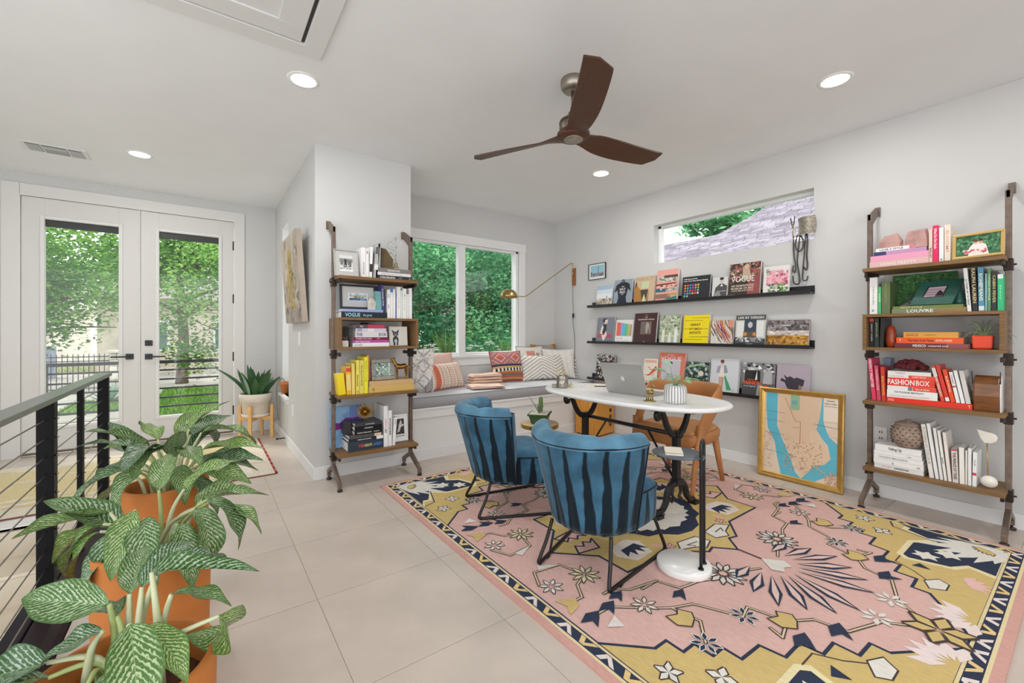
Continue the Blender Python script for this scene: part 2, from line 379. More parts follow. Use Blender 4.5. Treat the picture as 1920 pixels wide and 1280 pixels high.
# ---------------------------------------------------------------- ceiling fixtures
def downlight(x, y, label, seen=True):
    d = thing('recessed_downlight', label, 'downlight', loc=(x, y, ZC), group='round recessed ceiling downlights')
    b = MB(hx('f2f2f0', 1)); b.lathe([(.068, -.001), (.072, -.006), (.09, -.004), (.092, 0)], 32, cap=False); b.build('trim_ring', m_trim, d)
    b = MB((1, .97, .9)); b.lathe([(0, -.0035), (.07, -.0035)], 32, cap=False); b.build('lens', mat('lamp_lens', .5, emit=9), d)
    l = bpy.data.lights.new('downlight_lamp', 'AREA'); l.shape = 'DISK'; l.size = .14; l.energy = DOWN; l.color = (1, .975, .945)
    o = bpy.data.objects.new('downlight_lamp', l); COL.objects.link(o); o.parent = d; o.location = (0, 0, -.012)
downlight(.503, 2.858, 'recessed ceiling downlight beside the attic hatch')
downlight(-.438, 4.873, 'recessed ceiling downlight above the entry beside the air vent')
downlight(3.136, 2.835, 'recessed ceiling downlight behind the fan, near the bay window')
downlight(3.142, .949, 'recessed ceiling downlight on the right, above the bookcase rug end')
downlight(.503, -.95, 'recessed ceiling downlight behind the viewer on the left')
downlight(3.142, -.95, 'recessed ceiling downlight behind the viewer on the right')
# air vent
v = thing('air_vent', 'white louvred ceiling air vent above the entry doors', 'vent', loc=(-1.0, 5.17, ZC))
b = MB(hx('e6e6e4', 1)); b.box((-.2, -.115, -.008), (.2, .115, 0)); b.build('frame', m_trim, v, bevel=.004)
b = MB(hx('3a3a3a')); 
for x0, x1, y0, y1 in ((-.165, -.085, -.085, .085), (-.07, .07, .004, .085), (-.07, .07, -.085, -.004), (.085, .165, -.085, .085)): b.box((x0, y0, -.0125), (x1, y1, -.0081))
b.build('opening', m_black, v)
for i in range(10):
    for sx in (-1, 1):
        b = MB(hx('e0e0de', 1)); y = -.082+i*.0175; b.box((sx*.125-.04, y, -.0145), (sx*.125+.04, y+.005, -.0125)); b.build('slat', m_trim, v)
for i in range(9):
    b = MB(hx('d0d0ce', 1)); y = -.08+i*.0175; b.box((-.07, y, -.0145), (.07, y+.009 if i < 4 else y+.004, -.0125)); b.build('slat', m_trim, v)
# attic hatch: casing and panelled lid
h = thing('attic_hatch', 'white panelled attic hatch with flat casing in the ceiling', 'hatch', loc=(.54, 2.58, ZC))
b = MB(hx('e0e0de', 1))
b.box((-1.5, -.1, -.018), (0, 0, 0)); b.box((-.1, -1.6, -.018), (0, -.1, 0)); b.box((-1.5, -1.6, -.018), (-1.4, -.1, 0)); b.box((-1.4, -1.6, -.018), (-.1, -1.5, 0)); b.build('casing', m_trim, h, bevel=.003)
b = MB(hx('dededc', 1)); x0, y0 = -1.4, -1.5; x1, y1 = -.118, -.112
b.box((x0, y0, -.006), (x1, y1, 0))
for lo, hi in (((x0, y1-.12, -.016), (x1, y1, -.006)), ((x1-.12, y0, -.016), (x1, y1-.12, -.006)), ((x0, y0, -.016), (x0+.12, y1-.12, -.006)), ((x0+.12, y0, -.016), (x1-.12, y0+.12, -.006))): b.box(lo, hi)
b.build('lid', m_trim, h, bevel=.004)
b = MB(hx('2a2a28')); b.box((-.118, -1.5, -.004), (-.1, -.1, -.001)); b.build('gap', m_black, h)
# ceiling fan
fan = thing('ceiling_fan', 'brown three-blade ceiling fan with brushed nickel mount', 'fan', loc=(1.842, 1.889, ZC))
m_nick = mat('brushed_nickel', .38, metal=1); NK = hx('a89f94', 1)
b = MB(NK); b.lathe([(.0, 0), (.075, 0), (.078, -.012), (.074, -.05), (.06, -.068), (.03, -.074), (0, -.074)], 32); b.build('canopy', m_nick, fan)
b = MB(NK); b.lathe([(.014, -.06), (.014, -.22)], 16); b.build('downrod', m_nick, fan)
b = MB(hx('7d7268', 1)); b.lathe([(0, -.2), (.03, -.2), (.034, -.23), (.06, -.238), (.082, -.25), (.085, -.262), (.085, -.30), (.08, -.312), (.08, -.33), (0, -.33)], 32)
b.build('motor_housing', m_nick, fan)
b = MB(hx('2a1c14')); b.lathe([(.0855, -.262), (.0875, -.266), (.0855, -.272)], 32, cap=False); b.lathe([(.081, -.312), (.088, -.318), (.081, -.324)], 32, cap=False); b.build('band', m_black, fan)
m_blade = mat('walnut_blade', .42, var=.18, vs=4, stretch=(2, 14, 14)); BL = hx('4a2a18', 1.1)
b = MB(BL); b.lathe([(.088, -.318), (.1, -.33), (.098, -.352), (.075, -.364), (.0, -.366)], 32); b.build('hub', m_blade, fan)
b = MB(hx('b5ada2', 1)); b.lathe([(.06, -.364), (.058, -.369), (0, -.370)], 32); b.build('hub_cap', m_nick, fan)
for k, a in enumerate((115, -5, 235)):
    b = MB(BL)
    def fn(u, v, th=0):
        r = .055+u*.665; w = .052+.030*math.sin(min(1, u*1.9)*math.pi/2)-.008*u; 
        if u < .1: w = .062-.004*u/.1
        off = .02*math.sin(u*math.pi)
        y = (v-.5)*2*w+off*.6
        if u > .999: pass
        r2 = r+.03*(1-abs(v-.5)*2)*(u**6)-.04*(v)*(u**8)
        tw = R(24-11*u)*min(1, u*5); dz = -math.sin(tw)*y
        return (r2, y*math.cos(tw), -.343+dz+.012*u)
    nu, nv = 18, 6; top = []; 
    b.surf(lambda u, v: fn(u, v), nu, nv); b.surf(lambda u, v: tuple(Vector(fn(u, 1-v))+Vector((0, 0, -.009))), nu, nv)
    rim = [fn(i/nu, 0) for i in range(nu+1)]+[fn(1, j/nv) for j in range(1, nv+1)]+[fn(i/nu, 1) for i in range(nu-1, -1, -1)]+[fn(0, j/nv) for j in range(nv-1, 0, -1)]
    n = len(rim); b.add(rim+[(x, y, z-.009) for x, y, z in rim], [(i, (i+1) % n, n+(i+1) % n, n+i) for i in range(n)], None, True)
    o = b.build('blade', m_blade, fan); o.rotation_euler = (0, 0, R(a))
# ---------------------------------------------------------------- books and picture helpers
class Art:                                   # flat print in 0..1 page coordinates
    def __init__(s, mb, F, w, h, e=.0001): s.b = mb; s.F = F; s.w = w; s.h = h; s.k = 1; s.e = e; s.rnd = random.Random(7)
    def p(s, pts, c):
        s.b.ink(s.F, [(x*s.w, y*s.h) for x, y in pts], c, s.k, s.e); s.k += 1; return s
    def r(s, x0, y0, x1, y1, c): return s.p([(x0, y0), (x1, y0), (x1, y1), (x0, y1)], c)
    def o(s, x, y, rx, ry, c, n=14): return s.p([(x+rx*math.cos(2*math.pi*k/n), y+ry*math.sin(2*math.pi*k/n)) for k in range(n)], c)
    def l(s, pts, w_, c):
        s.b.stroke(s.F @ T(0, 0, s.k*s.e), [(x*s.w, y*s.h) for x, y in pts], w_*s.w, c, 0); s.k += 1; return s
    def t(s, st, x, y, h, c, wid=None, al='c', bold=.02):
        s.b.text(s.F, st, x*s.w, y*s.h, h*s.h, c, s.k, al, None if wid is None else wid*s.w, bold, s.e); s.k += 1; return s
    def sp(s, n, x0, y0, x1, y1, sz, cols, seed=1, asp=1.0):
        g = random.Random(seed)
        for i in range(n):
            x, y = g.uniform(x0, x1), g.uniform(y0, y1); a = g.uniform(0, 6.3); q = []
            for k in range(4):
                t_ = a+k*math.pi/2; rr = sz*g.uniform(.5, 1.2)
                q.append((min(x1, max(x0, x+rr*math.cos(t_))), min(y1, max(y0, y+rr*math.sin(t_)*asp*s.w/s.h))))
            s.b.ink(s.F, [(u*s.w, v*s.h) for u, v in q], g.choice(cols), s.k+(i % 5)*.3, s.e)
        s.k += 2; return s
    def fig(s, x, y, h, skin, top, low, hair):          # tiny printed standing figure
        u = h
        s.p([(x-.10*u, y), (x-.02*u, y), (x-.01*u, y+.45*u), (x-.12*u, y+.5*u)], low); s.p([(x+.03*u, y), (x+.1*u, y), (x+.11*u, y+.5*u), (x, y+.45*u)], low)
        s.p([(x-.12*u, y+.42*u), (x+.12*u, y+.42*u), (x+.16*u, y+.8*u), (x-.16*u, y+.8*u)], top)
        s.o(x, y+.9*u, .07*u, .09*u*s.w/s.h*1.3, skin); s.o(x, y+.95*u, .075*u, .06*u*s.w/s.h*1.3, hair); return s
def book(M_, w_, h, t_, col, label, group, spine=None, art=None, page='efe9dc', cover=True, name='book', band=None):
    B = thing(name, label, 'book', M_, group); b = min(.0028, t_*.14); c = cc(col)
    m = MB(c); m.box((-t_/2, 0, 0), (-t_/2+b, w_, h)); m.box((t_/2-b, 0, 0), (t_/2, w_, h)); m.box((-t_/2+b, 0, 0), (t_/2-b, b*1.2, h)); m.build('cover', m_gloss, B)
    m = MB(page); m.box((-t_/2+b, b*1.2, .003), (t_/2-b, w_-.004, h-.003)); m.build('pages', m_paper, B)
    if spine or band:
        m = MB(); F = frame((0, 0, h/2), (0, 0, -1), (1, 0, 0))
        for bd in (band or []): m.rect(F, (bd[0]-.5)*h, -t_/2+.0004, (bd[1]-.5)*h, t_/2-.0004, bd[2], 1)
        for sp_ in (spine or []):                  # (text, colour, centre 0..1 from top, length 0..1, height fraction of thickness)
            tx, tc, pos, ln, hh = sp_; m.text(F, tx, (pos-.5)*h, 0, hh*t_, tc, 3, 'c', ln*h, .02)
        m.build('spine_print', m_gloss, B)
    if art:
        m = MB(); F = frame((t_/2, 0, 0), (0, 1, 0), (0, 0, 1)); a = Art(m, F, w_, h); art(a); m.build('cover_print', m_gloss, B)
    return B
FLAT = Matrix(((0, 0, -1, 0), (0, 1, 0, 0), (1, 0, 0, 0), (0, 0, 0, 1)))
FACE = Matrix(((0, 1, 0, 0), (-1, 0, 0, 0), (0, 0, 1, 0), (0, 0, 0, 1)))
def stand(BC, u0, u1, z, h, dep, col, label, group, tilt=0, v=-.30, **k):
    t_ = u1-u0; M_ = BC @ T((u0+u1)/2, v, z+abs(math.sin(R(tilt)))*t_/2) @ RY(tilt); return book(M_, dep, h, t_*.985, col, label, group, **k)
def flat(BC, u0, u1, z, t_, dep, col, label, group, v=-.30, rot=0, **k):
    M_ = BC @ T(u1, v, z+t_/2) @ (T(-(u1-u0)/2, 0, 0) @ RZ(rot) @ T((u1-u0)/2, 0, 0)) @ FLAT; return book(M_, dep, u1-u0, t_, col, label, group, **k)
def face(BC, u0, u1, z, h, t_, col, label, group, lean=8, v=-.085, art=None, name='book', **k):
    M_ = BC @ T(u0, v, z) @ RX(-lean) @ T(0, t_/2, 0) @ FACE; return book(M_, u1-u0, h, t_, col, label, group, art=art, name=name, **k)
def pic(M_, w_, h, fw_, fcol, label, cat='picture', art=None, mat_=.0, matcol='e9e7e2', th=.018, name='framed_picture', fmat=None, glass=True, group=None):
    # framed picture standing on its base line: x right, y up in its own plane, z towards the viewer
    B = thing(name, label, cat, M_, group); m = MB(fcol)
    for i, (lo, hi) in enumerate((((0, 0, 0), (w_, fw_, th)), ((0, h-fw_, 0), (w_, h, th)), ((0, fw_, 0), (fw_, h-fw_, th)), ((w_-fw_, fw_, 0), (w_, h-fw_, th)))): m.box(lo, hi)
    m.build('frame', fmat or m_wood, B, bevel=min(.003, fw_*.2))
    m = MB(matcol); m.box((fw_*.9, fw_*.9, .001), (w_-fw_*.9, h-fw_*.9, th*.45)); m.build('mat_board' if mat_ else 'backing', m_paper, B)
    if art:
        m = MB(); q = fw_+mat_; F = T(q, q, th*.46); art(Art(m, F, w_-2*q, h-2*q)); m.build('print', m_gloss, B)
    m = MB('b0b0b0'); m.box((fw_, fw_, -.004), (w_-fw_, h-fw_, .0005)); m.build('back_panel', m_paper, B)
    return B
UP = Matrix(((1, 0, 0, 0), (0, 0, -1, 0), (0, 1, 0, 0), (0, 0, 0, 1)))     # picture plane -> upright, facing -v
def leanpic(BC, u, v, z, lean): return BC @ T(u, v, z) @ RX(-lean) @ UP
# ---------------------------------------------------------------- bookcases
BL = T(.845, 3.75, 0)
BR = T(4.05, .96, 0) @ RZ(-90)
W_ = .645
IRON = hx('7b6b60', 1.05); SH = hx('7a5a34', 1.1); SHB = hx('7d6038', 1.1)
def bookcase(BC, z1, zt, zb, z4, z5, label):
    B = thing('bookcase', label, 'bookcase', BC, 'pair of iron and wood wall bookcases')
    for u in (0, W_):
        sgn = 1 if u == 0 else -1
        m = MB(IRON); m.box((u-.013, -.205, .24), (u+.013, -.165, 2.045)); p = m.build('post', m_iron, B, bevel=.003)
        m = MB(IRON); m.prism([(-.185, 2.045), (-.205, 2.045), (-.205, 2.0), (-.165, 1.965), (-.02, 2.07), (-.02, 2.11), (-.06, 2.11)], u-.009, u+.009, M=Matrix(((0, 0, 1, 0), (1, 0, 0, 0), (0, 1, 0, 0), (0, 0, 0, 1))))
        m.box((u-.016, -.022, 2.06), (u+.016, -.0015, 2.125)); m.build('wall_bracket', m_iron, B, bevel=.002)
        m = MB(IRON); m.prism([(-.205, .25), (-.165, .25), (-.165, .15), (-.025, .075), (-.025, .03), (-.055, .03), (-.055, .06), (-.165, .115), (-.205, .115), (-.365, .045), (-.365, .02), (-.395, .02), (-.395, .06), (-.205, .165)], u-.013, u+.013, M=Matrix(((0, 0, 1, 0), (1, 0, 0, 0), (0, 1, 0, 0), (0, 0, 0, 1))))
        f = m.build('foot', m_iron, B, bevel=.003)
        for vv in (-.38, -.04):
            m = MB(hx('2e2622')); m.lathe([(.006, .03), (.006, .016), (.02, .014), (.02, 0), (0, 0)][::-1], 14, c=(u, vv, 0)); m.build('levelling_pad', m_black, f)
        for z in (z1, zb-.02, z4, z5):
            m = MB(hx('352b26')); m.box((u+sgn*.013-.008, -.33, z-.052), (u+sgn*.013+.008, -.06, z-.024)); m.box((u-.019, -.213, z-.075), (u+.019, -.157, z-.005))
            m.tube([(u-sgn*.032, -.185, z-.04), (u, -.185, z-.04)], .006, 8); m.build('shelf_bracket', m_iron, B, bevel=.002)
    for z in (z1, z4, z5):
        m = MB(SH); m.box((.0, -.355, z-.024), (W_, -.035, z)); m.build('shelf', m_woodx, B, bevel=.002)
    m = MB(SH); x0, x1 = .0, W_
    m.box((x0, -.355, zt-.02), (x1, -.035, zt)); m.box((x0, -.355, zb-.02), (x1, -.035, zb)); m.box((x0, -.355, zb), (x0+.022, -.035, zt-.02)); m.box((x1-.022, -.355, zb), (x1, -.035, zt-.02))
    m.build('box_shelf', m_woodx, B, bevel=.002)
    return B
L1, L2, L3, L4, L5 = 1.645, 1.322, 1.092, .718, .265
R1, R2, R3, R4, R5 = 1.645, 1.33, 1.104, .738, .282
bookcase(BL, L1, L2, L3, L4, L5, 'iron and wood bookcase on the column holding yellow books')
bookcase(BR, R1, R2, R3, R4, R5, 'iron and wood bookcase on the right wall holding red and green books')
# ------------------------------------------------- left bookcase: books
g = 'white and grey books on the top shelf by the bay window'
def lt(x): return 'e6e4df' if x else 'f0eee9'
stand(BL, .185, .217, L1, .24, .2, 'ecebe7', 'tall white book with grey spine lettering beside the grey photo frame', g, spine=[('INTERIORS', '8a8a92', .7, .42, .4)])
stand(BL, .219, .243, L1, .234, .19, 'e2e1dc', 'white book with a red mark at the head of its spine', g, spine=[('HOME', '9a4038', .12, .1, .5)])
stand(BL, .246, .268, L1, .252, .2, 'e9e8e4', 'white book with black brush marks on its spine', g, tilt=2, band=[(.55, .8, '2c2c2c')])
stand(BL, .279, .31, L1, .285, .2, 'a9aaa8', 'tall grey book leaning against the flat black books', g, tilt=5, band=[(.1, .3, '5a5b5a'), (.6, .75, 'd8d8d4')])
stand(BL, .318, .338, L1+.092, .2, .19, '8e9490', 'narrow grey-green book standing on the flat stack', g, tilt=1)
flat(BL, .30, .605, L1, .033, .22, '2b2d33', 'black book with COLORADO on its spine, lying lowest', g, spine=[('COLORADO', 'e8e6e0', .32, .42, .5), ('14ERS', '7d8088', .68, .1, .45), ('A', 'e8e6e0', .95, .03, .5)])
flat(BL, .30, .60, L1+.033, .024, .21, 'd9d7d6', 'pale lilac book between black and grey books lying flat', g, spine=[('CHRONICLE OF STYLE', 'a9a6ae', .45, .6, .4)])
flat(BL, .302, .598, L1+.057, .035, .21, '77736f', 'grey book lying on top of the small white stack', g, spine=[('GRANGE LIVING', 'd8d4cc', .5, .36, .42)])
g = 'books on the second shelf by the bay window'
flat(BL, .03, .392, L2, .048, .26, '1c2630', 'black book with VOGUE the gown in pale blue on its spine', g, spine=[('VOGUE', '9cc9dc', .24, .32, .62), ('the gown', '8ab6c8', .56, .2, .4)])
flat(BL, .035, .36, L2+.048, .021, .24, '8d9cc8', 'thin lavender book lying on a black fashion book', g)
stand(BL, .30, .354, L2+.07, .152, .15, '6fa5a2', 'teal cloth book standing on the lavender book', g, tilt=1, v=-.28)
stand(BL, .356, .377, L2+.07, .205, .2, '3e3a7c', 'purple book with cream lettering leaning beside the teal book', g, tilt=-3, v=-.29, spine=[('LE GRAND TOUR', 'd9cfa8', .5, .7, .5)])
for u0, u1, h, c, lb, sp_ in ((.396, .418, .238, 'e9e7e3', 'white book with black dots next to the purple book', [('o   o', '222222', .4, .5, .4)]),
        (.42, .443, .25, 'dcdad6', 'white book with a blue cap at its top', None), (.445, .463, .245, 'e6e4e0', 'plain white book left of the slim blue book', None),
        (.465, .474, .215, '6a7aa8', 'slim blue book among white books', None), (.476, .508, .266, 'e8e5df', 'tall cream book with a faint pink spine title', [('ATELIER', 'c9a59c', .5, .4, .3)]),
        (.51, .525, .24, 'cfd6d2', 'thin pale green book among white books', None), (.527, .56, .256, 'e3e1dc', 'wide white book with small grey letters down the spine', [('M A I S O N', '9a9a9a', .45, .5, .3)]),
        (.562, .584, .212, 'd6d4d0', 'short light grey book near the right bookcase post', None), (.586, .61, .262, 'ececea', 'tall white book at the right end of the second shelf', None)):
    stand(BL, u0, u1, L2, h, .2, c, lb, g, spine=sp_, band=[(0, .13, '3f74b4')] if 'blue cap' in lb else None)
g = 'stacked books in the box shelf by the bay window'
for z, t_, u0, u1, c, lb, sp_, bd in ((0, .031, .12, .415, 'e4e1e0', 'white book lettered LUXE at the bottom of the magenta stack', [('LUXE', '9a9a9e', .15, .2, .6)], None),
        (.031, .022, .125, .41, 'b04a9c', 'magenta and pink book lying above a white one', [('HOT PINK STYLE', 'f0d8e8', .25, .4, .45)], None),
        (.053, .022, .122, .402, '7c1f38', 'dark red book with pale lettering in the stack', [('WOMEN WHO DARE', 'e8ccd0', .3, .45, .5), ('ART', 'e0b8c0', .72, .1, .4)], None),
        (.075, .046, .138, .398, 'd9d6d8', 'thick white book reading THE on the left and BOOK on the right', [('THE', '55525c', .13, .18, .55), ('BOOK', '55525c', .85, .24, .55)], None),
        (.121, .026, .142, .39, 'cfcad6', 'pale lilac patterned book near the top of the stack', None, [(.05, .2, 'a8a0c0'), (.4, .6, 'e6e2ea')]),
        (.147, .031, .145, .384, '5a4a50', 'book with a dark grey and raspberry spine, topmost of its stack', [('FRIDA', 'e6d8da', .18, .1, .4)], [(.4, .97, 'c23d60')])):
    flat(BL, u0, u1, L3+z, t_, .2, c, lb, g, spine=sp_, band=bd, v=-.29)
g = 'yellow books on the fourth shelf'
stand(BL, .012, .066, L4, .168, .13, 'e8c81c', 'short thick bright yellow book leaning at the left end', g, tilt=-6)
stand(BL, .071, .108, L4, .222, .16, 'e6b02c', 'orange-yellow book with a red label at the top of its spine', g, tilt=-2, band=[(.06, .2, 'd24a30'), (.3, .85, 'ecc878')])
stand(BL, .111, .136, L4, .244, .17, 'e4c86e', 'pale yellow cloth book left of two tall yellow books', g, tilt=-1)
stand(BL, .142, .168, L4, .268, .18, 'e6d458', 'lemon yellow book with a script title on its spine', g, spine=[('Alexandra', '4a4520', .6, .35, .4), ('N', '3a3518', .93, .05, .4)])
stand(BL, .171, .202, L4, .266, .18, 'dccb62', 'mustard cloth book with dark lettering', g, spine=[('THE YELLOW HOUSE', '6a5c28', .45, .62, .35)])
stand(BL, .205, .236, L4, .292, .19, 'ecdc30', 'tallest bright yellow book beside the flat tan books', g, spine=[('PARIS LOOK', 'a8a238', .4, .6, .3)])
stand(BL, .243, .266, L4+.095, .21, .16, 'dc9640', 'orange book standing on the flat tan books', g, v=-.24)
flat(BL, .243, .628, L4, .05, .25, 'c8a862', 'thick mustard book with a round emblem lying flat below the horse', g, spine=[('O', '5c4420', .1, .05, .45)])
flat(BL, .25, .622, L4+.05, .042, .24, 'c7a272', 'tan wooden-looking book lying under the silver frame', g, band=[(0, 1, 'c4a070')])
g = 'dark books stacked on the bottom shelf'
flat(BL, .08, .362, L5, .075, .24, '2f3a48', 'thick navy book reading YVES SAINT LAURENT at the bottom', g, spine=[('YVES', 'd84a3c', .36, .16, .3), ('SAINT', 'e6cc5c', .57, .19, .3), ('LAURENT', '4a86c4', .83, .26, .3), ('Paris Mode', 'a8b0b8', .55, .24, .14)])
flat(BL, .085, .36, L5+.075, .026, .23, '22262c', 'black book with a white tag on its spine in the dark stack', g, spine=[('AMERICAN FASHION', 'c8c8c8', .45, .4, .35)], band=[(.8, 1, 'e6e4e0')])
flat(BL, .09, .345, L5+.101, .024, .22, '4a4c4e', 'charcoal book with a beige patch on its spine', g, band=[(.78, 1, 'cdb6a8')])
flat(BL, .13, .355, L5+.125, .034, .2, '1a1a1c', 'black book with small white script titles', g, spine=[('Fashion Mavericks', 'd0cec8', .35, .5, .3), ('Couture', 'd0cec8', .78, .2, .3)])
flat(BL, .132, .352, L5+.159, .034, .2, '141417', 'glossy black book with silver lettering above its neighbour', g, spine=[('MODERN', 'c0c0c4', .5, .3, .3)])
flat(BL, .135, .35, L5+.193, .025, .2, '3a3c40', 'dark grey book directly beneath the gold urchin ornament', g, spine=[('CHANEL', 'b8b6b4', .55, .35, .35)])
stand(BL, .365, .40, L5, .335, .24, 'e8e7e5', 'very tall white book beside the dark stack on the bottom shelf', g, spine=[('AMERICA', 'd8a49c', .45, .3, .4), ('24/7', '2a2a2a', .62, .1, .45)])
stand(BL, .403, .434, L5, .295, .22, 'e4e3e0', 'white book lettered WONDER in black on the bottom shelf', g, spine=[('WONDER', '1e1e1e', .45, .5, .5)])
stand(BL, .438, .462, L5, .23, .2, 'ecebe8', 'thin white book next to the black and white dancer print', g, tilt=4, spine=[('A DAY', '6a6a6a', .15, .2, .4)])
# ------------------------------------------------- right bookcase: books
g = 'pink books on the top shelf of the right bookcase'
flat(BR, .026, .325, R1, .046, .24, 'd4b0ac', 'large pale pink book at the bottom of the pink stack', g, spine=[('LIVING PRETTY', 'e8d8d2', .5, .6, .4)])
flat(BR, .03, .322, R1+.046, .038, .23, 'd890a4', 'rose pink book with an orange lower edge', g, band=[(0, 1, 'dd98b4')])
flat(BR, .048, .312, R1+.084, .026, .21, 'b98bb0', 'mauve book with a navy end under white one', g, band=[(0, .25, '3a3a6a')])
flat(BR, .06, .26, R1+.11, .022, .18, 'e8e0de', 'slim white book with black brush lettering beneath pink stones', g, spine=[('LOVE X STYLE', '3a3436', .4, .6, .45)], band=[(.85, 1, 'e07080')])
stand(BR, .323, .339, R1, .215, .16, 'd9c0b4', 'thin beige-pink book left of the hot pink book', g, spine=[('BALLET', '5a4a44', .7, .3, .5)])
stand(BR, .341, .366, R1, .235, .16, 'e0205c', 'hot pink book lettered What Do Our Souls', g, spine=[('What Do Our Souls', 'f6e4e8', .35, .55, .5)])
stand(BR, .369, .39, R1, .217, .16, 'e2dedc', 'white book right of the hot pink book', g, spine=[('KC', '2a2a2a', .93, .06, .4)])
stand(BR, .393, .42, R1, .229, .17, 'e3d2c4', 'cream floral book next to the gold photo frame', g, spine=[('BLOOMS', 'd8a48c', .45, .6, .45)])
g = 'green books on the second shelf of the right bookcase'
stand(BR, .026, .068, R2, .254, .19, 'dfdedb', 'thick white book at the left end of the green shelf', g, spine=[('A MAN & HIS MEAL', 'a8a8a6', .5, .5, .2), ('o', '3a3a38', .9, .06, .4)])
stand(BR, .071, .087, R2, .188, .15, '4cae72', 'bright green paperback left of a thick olive book', g, spine=[('KIWI', 'd8e08a', .4, .3, .5)])
stand(BR, .09, .134, R2, .219, .17, '5c6c44', 'thick olive green cloth book', g, spine=[('BRITANNICA', '8a8a58', .35, .6, .25)])
flat(BR, .142, .488, R2, .03, .25, '77805e', 'green-grey book reading LOUVRE in white', g, spine=[('LOUVRE', 'ecebe2', .4, .36, .62)], band=[(.6, 1, '8a7444')])
flat(BR, .148, .474, R2+.03, .018, .23, '6a7a3c', 'olive book lettered GOLF STYLE lying on another', g, spine=[('GOLF STYLE', 'c8c88a', .28, .32, .5)])
stand(BR, .492, .509, R2, .265, .19, 'dddcd8', 'white book with black lettering leaning beside a black one', g, tilt=-4, spine=[('OUTSIDER ART IN TEXAS', '2e2e2e', .55, .6, .45)])
stand(BR, .513, .535, R2, .268, .2, '1e1c18', 'black book with gold letters RALPH LAUREN', g, tilt=-2, spine=[('RALPH LAUREN', 'c8b27c', .42, .78, .62)])
stand(BR, .538, .561, R2, .262, .2, '4a8aa8', 'blue book lettered BOHEMIANS in pale capitals', g, tilt=-1, spine=[('BOHEMIANS', 'dcd9b8', .45, .62, .6)], band=[(.88, .98, 'd6dadc')])
stand(BR, .563, .572, R2, .222, .19, '7aa6a0', 'thin teal book right of the blue one', g)
stand(BR, .574, .586, R2, .252, .19, '5a8a66', 'slim sage green book with cream lettering', g, spine=[('HIGH STYLE', 'd0d4b0', .45, .6, .5)])
stand(BR, .589, .609, R2, .233, .19, '1f2a22', 'black-green book reading CABIN FEVER in gold', g, spine=[('CABIN FEVER', 'b8a468', .45, .7, .55)])
stand(BR, .612, .634, R2, .212, .18, '2cb074', 'emerald green book at the right end with a white top band', g, band=[(0, .12, 'e6e6e2')], spine=[('ENVY', '8ad8b0', .5, .4, .3)])
g = 'books in the box shelf of the right bookcase'
stand(BR, .025, .049, R3, .204, .17, '17161a', 'black book with a red emblem, leftmost in the box shelf', g, spine=[('GREAT CHEFS', 'c8b8b0', .5, .6, .3)], band=[(.03, .14, 'b84030')])
stand(BR, .052, .075, R3, .2, .17, '2c3428', 'black-green book between two dark ones in the box shelf', g, spine=[('SPICE', '8a9a70', .4, .5, .35)])
stand(BR, .078, .1, R3, .2, .17, '201d1c', 'dark brown book beside the red stone egg', g, tilt=2)
flat(BR, .157, .503, R3, .031, .24, '6a2c34', 'maroon patterned book reading MEXICO', g, spine=[('MEXICO', 'eae2dc', .35, .18, .5), ('restored soul', 'e0d4cc', .6, .26, .35)], band=[(.7, .98, '8a4848')])
flat(BR, .166, .475, R3+.031, .037, .23, 'e8541c', 'orange book with black newspaper script and the word EXPLORER', g, spine=[('The New York Times', '4a1c10', .38, .4, .35), ('EXPLORER', 'f4c8a8', .73, .24, .35), ('T', 'f4d8c0', .06, .03, .4)])
flat(BR, .202, .453, R3+.068, .035, .2, 'e0a03c', 'golden yellow book lettered GRACE on top of the orange book', g, spine=[('GRACE', '9a6a28', .16, .24, .5), ('A MEMOIR', 'b88440', .5, .22, .25)])
g = 'red and white books on the fourth shelf of the right bookcase'
stand(BR, .04, .062, R4, .29, .18, 'd0385c', 'pink-red book lettered PERFECT PALETTES leaning left', g, tilt=-5, spine=[('PERFECT PALETTES', 'f0d4d8', .36, .66, .6)])
stand(BR, .066, .087, R4, .24, .17, 'c4475e', 'raspberry book right of the pink palette book', g, tilt=-4, spine=[('MODERN LOVE', 'e6b8b8', .4, .6, .4)])
stand(BR, .091, .112, R4, .233, .17, 'c23c30', 'red book with yellow lettering beside the white stack', g, tilt=-2, spine=[('BOLLYWOOD', 'e0b040', .55, .55, .5)])
flat(BR, .115, .512, R4, .034, .27, 'dc3420', 'long bright red book underneath the whole stack', g, spine=[('STYLE', 'f0d0c8', .06, .07, .4), ('T', 'f0e0d8', .97, .02, .5)])
